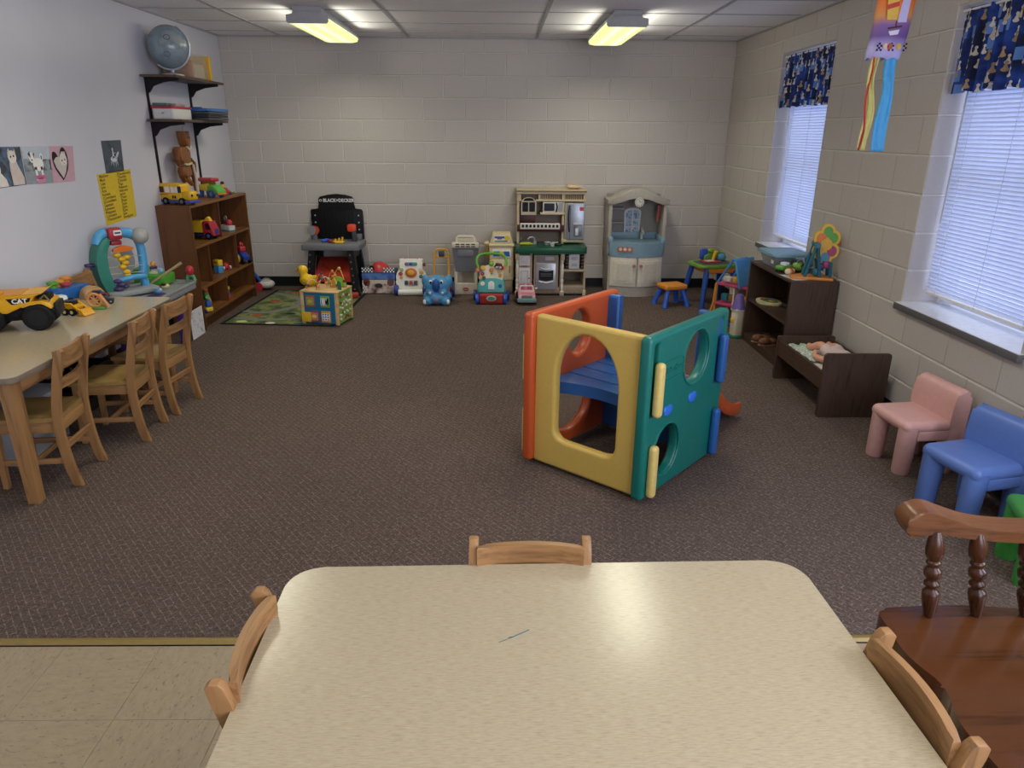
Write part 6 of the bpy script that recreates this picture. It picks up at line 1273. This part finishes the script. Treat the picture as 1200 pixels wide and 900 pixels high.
t = thing('toy_beetle_car', 'shiny red toy car on the middle shelf beside the stacked blocks', 'toy car', (-2.59, -.95, R2), -35); part('body', G().sph((0, 0, .028), (.055, .036, .040), P('b8222e', .25), 18, 10), t); part('window', G().sph((.012, -.012, .045), (.026, .024, .022), P('3a1418', .2), 12, 8), t); wheels(t, [(-.03, -.034, .017), (.032, -.034, .017), (-.03, .034, .017), (.032, .034, .017)], .017, .014, P('b9b4b0', .4))
t = thing('toy_tractor', 'red and blue toy tractor with yellow wheel on the middle shelf, right compartment', 'toy tractor', (-2.535, -.615, R2), -40); part('body', G().prism([(-.05, .03), (.07, .03), (.08, .07), (.02, .11), (-.05, .11)], -.035, .035, P('2a3f9a', .4), bev=.01, X=FX()), t, 'blue body'); part('hood', G().box((-.005, 0, .135), (.07, .06, .05), P('b8303a', .4), bev=.012, seg=3), t, 'red hood'); part('driver', G().sph((-.012, 0, .175), (.02, .02, .026), P('c0303a', .4), 12, 8).cyl((.02, 0, .15), (.02, 0, .19), .008, P('b8303a', .4), n=8), t, 'red driver and stack'); wheels(t, [(-.03, -.042, .045), (-.03, .042, .045)], .045, .02, P('d9c02c', .4), P('6a5a1a', .4)); wheels(t, [(.06, -.036, .024), (.06, .036, .024)], .024, .016, BK, name='front_wheel')
t = thing('stacking_clown', 'colourful stacking figure with a red ball head on the bottom shelf front', 'toy figure', (-2.515, -1.625, R3), -40); t.scale = (.84,)*3; part('base', G().box((0, 0, .03), (.10, .075, .045), P('d9bb2c', .4), bev=.012, seg=3), t, 'yellow base'); wheels(t, [(-.035, -.036, .018), (.035, -.036, .018)], .018, .014, P('2f3a8a', .4)); part('torso', G().box((-.022, 0, .085), (.045, .05, .065), P('c4607a', .4), bev=.010), t, 'pink block'); part('torso', G().box((.026, 0, .085), (.045, .05, .065), P('2f5fb0', .4), bev=.010), t, 'blue block'); part('arms', G().tube([(-.045, 0, .15), (0, 0, .14), (.065, -.02, .16)], .018, P('3f8f3a', .4), 10), t, 'green arms'); part('neck', G().cyl((0, 0, .115), (0, 0, .20), .02, P('3f7f3a', .4), n=12), t); part('head', G().sph((0, 0, .225), .026, P('c04a34', .4), 14, 10), t, 'red ball head')
t = thing('toy_bottle_figure', 'tan skittle-shaped toy with green foot behind the stacking figure', 'toy figure', (-2.56, -1.50, R3), 0); part('body', G().lathe([(.032, .02), (.034, .06), (.02, .12), (.014, .15), (.018, .17), (.008, .185)], P('a8845a', .5), 14), t); part('foot', G().cyl((0, 0, 0), (0, 0, .022), .036, P('4a7a3a', .4), n=14), t, 'green foot')
t = thing('ring_stacker', 'thin green-topped toy on a red base on the bottom shelf by the divider', 'toy figure', (-2.53, -1.12, R3), 0); t.scale = (.95,)*3; part('base', G().box((0, 0, .018), (.05, .05, .036), P('b8403a', .4), bev=.006), t, 'red base'); part('middle', G().cyl((0, 0, .036), (0, 0, .09), .024, P('4a5a9a', .4), n=12), t, 'blue middle'); part('ring', G().cyl((0, 0, .09), (0, 0, .115), .028, P('d0b43a', .4), n=12), t, 'yellow ring'); part('stem', G().cyl((0, 0, .115), (0, 0, .185), .011, P('8fae7a', .4), n=10), t); part('cup', G().lathe([(.01, .18), (.03, .215), (.026, .215), (.008, .19)], P('8fae7a', .4), 14), t, 'pale green cup')
dp_ = thing('drawing_board', 'white paper with grey scribbles leaning at the near end of the bookcase', 'drawing', (-2.462, -1.965, 0)); part('paper', G().prism([(-.13, .002), (.10, .002), (.10, .225), (-.13, .225)], -.003, .003, P('d3d2d6', .6), X=YZ), dp_); g = G()
for k in range(16): a, b = random.uniform(-.11, .07), random.uniform(.03, .19); g.tube([(.0036, a, b), (.0036, a+random.uniform(-.02, .03), b+random.uniform(-.03, .03)), (.0036, a+random.uniform(0, .05), b+random.uniform(-.02, .02))], .0009, P('6a7288', .6), 4)
part('scribbles', g, dp_, 'grey-blue pencil scribbles')
t = thing('popper_toy', 'push toy with blue handle, clear dome and red wheels in the back left corner', 'push toy', (-2.50, -.20, 0)); part('handle', G().tube([(-.10, -.10, .26), (-.02, -.02, .09)], .016, P('2f62b8', .4), 10), t, 'blue handle'); part('shell', G().sph((.03, 0, .062), (.085, .075, .045), P('d6d3cb', .4), 18, 10), t, 'white shell'); part('dome', G().sph((.03, 0, .075), (.06, .055, .05), clear('b9bab0', .4, .1), 16, 8, z0=0), t, 'clear dome'); wheels(t, [(-.03, -.08, .045), (-.03, .07, .045)], .045, .02, P('b8303c', .4))

# ---------------------------------------------------------------- play table with fishing toy between wall table and bookcase
gt = thing('water_play_table', 'grey-topped children\'s play table with purple legs between wooden table and bookcase', 'play table', (-2.52, -2.56, 0))
PUR = P('4a2f78', .42); GT = P('8b8f90', .5)
part('tray', G().prism(rrect(.42, .64, .03, 4), .452, .50, GT, bev=.008), gt); part('tray_lip', G().plate(rrect(.43, .65, .03, 4), [rrect(.39, .61, .025, 4)], .022, GT, .005, X=T(0, 0, .500)), gt)
for sx in (-1, 1):
    for sy in (-1, 1): part('leg', G().box((sx*.10, sy*.23, .226), (.05, .05, .452), PUR, bev=.008), gt, 'purple leg')
part('side_panel', G().box((.135, 0, .38), (.02, .46, .13), P('6a6f74', .5)), gt, 'grey panel'); part('pond', G().prism(ell(.055, .10, 22, .14, -.19), .499, .503, P('3a2468', .4)), gt, 'purple oval pond')
GTZ = .512
gx = thing('green_play_tray', 'lime green toy block tray on the far end of the grey play table', 'toy', (-2.55, -2.375, GTZ)); part('tray', G().box((0, 0, .035), (.22, .17, .07), P('4f9a2f', .4), bev=.006), gx); part('raised_end', G().box((-.09, -.0, .085), (.09, .14, .05), P('4a8f2f', .4), bev=.01), gx); part('egg', G().sph((.04, .02, .085), (.02, .022, .022), P('7fb4d0', .3), 12, 8), gx, 'pale blue ball'); part('dish', G().sph((-.005, .01, .073), (.04, .03, .010), P('c9c6a8', .4), 14, 6), gx); part('cup', G().cyl((-.06, .01, .07), (-.06, .01, .125), .024, P('5a9a8a', .4), n=12), gx)
solo('mallet', 'tan wooden stick leaning across the green toy tray', 'stick', G().tube([(-.09, -.06, .012), (.10, .10, .145)], [.009, .010], P('9a8a62', .5), 8), (-2.45, -2.46, GTZ))
t = thing('peg_rider', 'red-headed green toy peg at the right end of the grey play table', 'toy figure', (-2.335, -2.275, GTZ)); part('head', G().sph((0, 0, .075), (.028, .028, .036), P('b82a36', .35), 14, 10), t, 'red knob head'); part('legs', G().tube([(-.03, 0, -.0), (-.02, 0, .035), (.02, 0, .035), (.03, 0, .0)], .012, P('4a9a6a', .4), 8), t, 'green legs')
t = thing('toy_bug', 'small black and cream toy bug beside the purple pond', 'toy', (-2.40, -2.55, GTZ), 30); part('body', G().sph((0, 0, .016), (.03, .02, .016), P('cfc08a', .4), 12, 8), t); part('wings', G().sph((-.01, 0, .026), (.02, .024, .010), P('2a1c1c', .4), 12, 6), t, 'dark wings')
solo('blue_shaker', 'small light blue beaded toy at the edge of the grey play table', 'toy', G().sph((0, 0, .02), (.028, .022, .02), P('5a8ab8', .4), 10, 6).sph((.02, .0, .03), .012, P('a9c4d8', .4), 8, 6).sph((-.02, .01, .03), .012, P('7fa4c8', .4), 8, 6), (-2.365, -2.745, GTZ))
fc = thing('fishing_game', 'tall teal and light blue toddler activity centre with grey dome on the play table', 'activity toy', (-2.58, -2.70, GTZ), 52)
LB = P('4f9fd0', .38); TL = P('35806f', .4)
part('base', G().prism(rrect(.34, .22, .03, 4), 0, .035, P('9a9d9c', .5), bev=.008), fc, 'grey base')
part('left_shell', G().prism(spline([(-.155, .02), (-.19, .12), (-.195, .24), (-.16, .34), (-.11, .385), (-.085, .36), (-.115, .30), (-.125, .22), (-.115, .12), (-.075, .02)], 4), -.055, .055, TL, bev=.014, seg=3, X=FX()), fc, 'teal left shell', smooth=50)
part('top_tube', G().tube(spline([(-.15, 0, .34), (-.12, 0, .40), (-.04, 0, .41), (.06, 0, .395), (.12, 0, .36)], 4), .034, LB, 14), fc, 'light blue top tube'); part('right_tube', G().tube(spline([(.10, 0, .38), (.125, 0, .30), (.125, 0, .18), (.11, 0, .10), (.12, 0, .03)], 4), .028, LB, 14), fc, 'light blue right post')
part('dome', G().sph((.12, -.03, .375), .055, P('a3a39c', .35), 20, 14), fc, 'grey perforated dome'); g = G()
for k in range(7): a = k*PI/3; g.sph((.12+.012*(k > 0)*math.cos(a)+.005, -.03-.0545, .385+.012*(k > 0)*math.sin(a)), .003, P('e2e2de', .4), 6, 4)
part('dome_holes', g, fc)
part('front_bar', G().tube(spline([(-.07, -.04, .10), (.02, -.07, .115), (.11, -.03, .10)], 4), .018, LB, 10), fc, 'light blue cup bar')
cb2 = part('red_box', G().box((-.05, -.03, .405), (.085, .07, .075), P('a8262e', .38), bev=.012, seg=3), fc, 'red flap box'); part('red_box_label', G().prism(rrect(.05, .034, .005, 3, -.04, .412), .065, .068, WH, X=FX()), cb2, 'white label'); part('label_mark', G().prism(rect(.036, .010, -.04, .412), .068, .0695, P('2a2a5a', .4), X=FX()), cb2)
part('red_lower', G().box((-.045, -.02, .345), (.07, .05, .03), P('9a222c', .4), bev=.008), fc, 'red lower block')
part('orange_fish', G().prism(spline([(-.08, .305), (-.02, .325), (.045, .31), (.05, .30), (.04, .29), (-.03, .285), (-.08, .29)], 3), .03, .055, P('dd7422', .4), bev=.006, X=FX()), fc, 'orange fish')
for k, (x, z) in enumerate(((-.055, .265), (-.03, .235), (-.01, .21), (-.03, .185), (-.012, .15), (-.008, .125), (.005, .245))): part('yellow_fish', G().sph((x, -.04, z), (.026, .02, .017), P('dcb020', .4), 12, 8), fc)
for z in (.255, .19, .145): part('wire', G().cyl((-.12, -.03, z), (.11, -.03, z-.01), .0025, P('b9b6a0', .35), n=5), fc)
for k, (x, z, r_) in enumerate(((-.09, .10, .026), (-.07, .075, .03), (-.09, .05, .034), (-.045, .06, .026))): part('purple_ring', G().sph((x, -.06, z), (r_, r_, r_*.55), P('4a3a6a', .4), 12, 8), fc)
part('side_paddle', G().box((-.215, -.0, .215), (.06, .05, .018), P('3a1f58', .4), bev=.006), fc, 'purple side paddle'); part('mirror', G().prism(ell(.05, .09, 20, .03, .22), -.02, -.012, P('c4c8cc', .1, .6), X=FX()), fc)
part('clip_figure', G().sph((.175, -.03, .175), (.018, .015, .02), P('c98a2a', .4), 10, 8).box((.175, -.03, .15), (.045, .02, .02), P('3a1f48', .4), bev=.004), fc, 'little side figure')

# ---------------------------------------------------------------- toys on the left table
TT = .6006
ct_ = thing('dump_truck', 'big yellow and black construction dump truck on the near end of the left table', 'toy truck', (-2.52, -3.94, TT), 19); ct_.scale = (1, 1, .95)
CY = P('dda418', .38); CO = P('cf8a1c', .42)
part('tipper', G().prism([(-.20, .098), (-.01, .098), (.095, .145), (.125, .188), (-.20, .184)], -.095, .095, CY, bev=.008, X=FX()), ct_, 'yellow tipper body', smooth=30)
part('tipper_rim', G().prism([(-.20, .180), (.11, .180), (.165, .204), (.15, .192), (-.20, .192)], -.10, .10, CY, bev=.002, X=FX()), ct_); part('tipper_floor', G().box((-.08, 0, .193), (.28, .16, .004), CO), ct_, 'orange tipper floor'); part('load_rib', G().tube([(-.18, -.05, .196), (-.10, -.045, .208), (-.02, -.05, .196)], .010, CO, 6), ct_)
part('chassis', G().prism([(-.22, .05), (.17, .05), (.205, .075), (.20, .11), (.14, .12), (-.22, .105)], -.06, .06, BK, bev=.006, X=FX()), ct_, 'black chassis'); part('fender', G().prism(spline([(.045, .135), (.075, .152), (.13, .158), (.175, .145), (.185, .115), (.172, .118), (.155, .138), (.11, .142), (.06, .125)], 3), -.10, .10, CY, bev=.004, X=FX()), ct_, 'yellow front fender'); part('cab', G().box((.145, .0, .155), (.05, .12, .045), BK, bev=.008), ct_, 'black cab'); part('grille', G().box((.197, 0, .10), (.02, .13, .07), P('202124', .5), bev=.004), ct_); part('railing', G().tube([(.13, -.085, .155), (.16, -.085, .185), (.18, -.085, .15)], .006, P('6a5f3a', .4), 6), ct_)
bd_ = part('side_badge', G().prism([(-.005, .176), (.103, .176), (.088, .146), (.015, .146)], .095, .0965, BK, X=FX()), ct_, 'black side badge'); part('badge_letters', G().text('CAT', .034, WH, X=FX(.052, -.0966, .161), bold=.0012), bd_, 'white letters'); part('badge_triangle', G().prism([(.040, .1465), (.064, .1465), (.052, .157)], .0966, .0974, CY, X=FX()), bd_)
for x in (-.095, .115):
    for s in (-1, 1):
        o = part('wheel', G().lathe([(.045, -.028), (.062, -.028), (.070, -.018), (.070, .018), (.062, .028), (.045, .028)], P('151516', .65), 26, X=T(x, s*.08, .0705, rx=90)), ct_, 'black tyre'); part('hub', G().lathe([(.018, -.03), (.044, -.029), (.044, .029), (.018, .03)], P('1f1f21', .45), 20, X=T(x, s*.08, .0705, rx=90)), o)
pb = thing('peg_bench', 'blue toy peg bench with coloured pegs near the back of the left table', 'toy', (-2.66, -3.27, TT), 78)
part('bench', G().box((0, 0, .035), (.28, .10, .07), P('2361a8', .38), bev=.008), pb); part('bench_end', G().box((-.12, 0, .076), (.04, .10, .02), P('2361a8', .38), bev=.006), pb)
for x, y, h, hh in ((-.105, -.02, '5a9a2f', .12), (-.0, -.01, 'a8404f', .095), (.03, .01, 'd98a2c', .125), (.0, .03, 'd9a03a', .11)): part('peg', G().lathe([(.020, .07), (.020, hh-.02), (.030, hh-.012), (.030, hh), (.022, hh+.004)], P(h, .4), 14, c=(x, y, 0)), pb)
arch_ = thing('wooden_arch_block', 'tan wooden arch block on the left table beyond the yellow digger', 'toy block', (-2.525, -3.235, TT), 60); part('arch', G().prism(ell(.065, .07, 12, 0, 0, 0, 180)+ell(.042, .045, 10, 0, 0, 180, 0), -.03, .03, W('a57a48', 'c9a06a', 'x', 2), bev=.003, X=FX()), arch_)
def small_car(name, label, loc, rz, body, roof, s=1., tire=BK, r=.016):
    t = thing(name, label, 'toy car', loc, rz); t.scale = (s,)*3
    part('body', G().prism([(-.05, .015), (.05, .015), (.052, .032), (.03, .036), (-.05, .036)], -.024, .024, body, bev=.005, X=FX()), t); part('roof', G().prism([(-.04, .034), (.025, .034), (.010, .054), (-.032, .054)], -.021, .021, roof, bev=.004, X=FX()), t)
    wheels(t, [(-.032, -.024, r), (.033, -.024, r), (-.032, .024, r), (.033, .024, r)], r, .014, tire, P('8a8a8e', .4)); return t
small_car('monster_truck', 'small black monster truck with white roof beside the blue peg bench', (-2.565, -3.47, TT), -35, P('2a3a2a', .4), P('d3d8da', .35), 1.15, BK, .022)
small_car('dark_toy_car', 'small black toy car beside the large yellow dump truck cab', (-2.63, -3.62, TT), -20, P('23304a', .4), P('1f2430', .3), 1.1, BK, .020)
small_car('red_toy_car', 'small dark red toy car at the far end of the left table', (-2.46, -3.275, TT), 15, P('7a1f30', .35), P('2a2a4a', .3), .95)
small_car('black_jeep', 'small dark blue toy car right of the orange wooden wheel toy', (-2.36, -3.39, TT), 20, P('22263a', .4), P('2f2f3a', .3), .8)
sl = thing('skid_loader', 'small yellow toy skid loader in the middle of the left table', 'toy digger', (-2.385, -3.655, TT), -10)
part('body', G().prism([(-.055, .022), (.02, .022), (.028, .045), (-.005, .06), (-.06, .052)], -.03, .03, CY, bev=.005, X=FX()), sl); part('cab', G().box((-.018, 0, .062), (.045, .044, .03), P('23262e', .35), bev=.006), sl, 'black cab'); part('arm', G().tube([(-.055, -.03, .062), (.0, -.033, .064), (.045, -.03, .03)], .006, CY, 6), sl); part('arm', G().tube([(-.055, .03, .062), (.0, .033, .064), (.045, .03, .03)], .006, CY, 6), sl); part('bucket', G().prism([(.04, .002), (.085, .002), (.07, .012), (.06, .035), (.045, .035)], -.04, .04, P('d9981c', .4), bev=.003, X=FX()), sl, 'yellow bucket'); wheels(sl, [(-.038, -.036, .019), (.006, -.036, .019), (-.038, .036, .019), (.006, .036, .019)], .019, .016, BK, P('cfc08a', .4))
ow = thing('wheel_walker_toy', 'orange wooden spoked wheel toy on a green base on the left table', 'toy', (-2.345, -3.535, TT), 10); OWD = P('c98a4f', .5)
part('wheel', G().tube([(.036*math.cos(a*PI/12), 0, .05+.036*math.sin(a*PI/12)) for a in range(24)], .008, OWD, 8, closed=True), ow)
for k in range(4): a = k*PI/4; part('spoke', G().cyl((-.034*math.cos(a), 0, .05-.034*math.sin(a)), (.034*math.cos(a), 0, .05+.034*math.sin(a)), .004, OWD, n=6), ow)
part('prop', G().tube([(.03, 0, .085), (.07, 0, .01)], .009, OWD, 8), ow); part('prop', G().tube([(.02, 0, .075), (.045, .02, .01)], .007, OWD, 8), ow); part('base', G().box((.01, 0, .007), (.08, .05, .014), P('5a8a3a', .4), bev=.004), ow, 'green base')
solo('green_ball_toy', 'small yellow-green toy at the left frame edge on the left table', 'toy', G().sph((0, 0, .026), (.03, .03, .026), P('9aa83f', .45), 14, 10).sph((.02, 0, .05), .014, P('c9c04a', .4), 10, 6), (-2.45, -4.31, TT))
# things kept under the left table
tb = thing('lidded_bin', 'pale grey plastic bin pushed back under the left table', 'storage box', (-2.55, -4.12, 0)); part('tub', G().prism(rrect(.33, .42, .03, 4), 0, .26, P('9fa1a8', .45), bev=.006), tb); part('lid', G().prism(rrect(.35, .44, .03, 4), .26, .285, P('b3b5bb', .45), bev=.006), tb)
cr_ = thing('dark_crate', 'dark slatted crate under the far half of the left table', 'crate', (-2.58, -3.52, 0))
for z in (.05, .13, .21):
    for s in (-1, 1): part('slat', G().box((s*.14, 0, z), (.012, .40, .06), P('2a2320', .6)), cr_); part('slat', G().box((0, s*.20, z), (.28, .012, .06), P('2a2320', .6)), cr_)
part('crate_floor', G().box((0, 0, .012), (.28, .40, .012), P('2a2320', .6)), cr_)
for sx in (-1, 1):
    for sy in (-1, 1): part('corner_post', G().box((sx*.13, sy*.19, .125), (.02, .02, .25), P('241d1a', .6)), cr_)
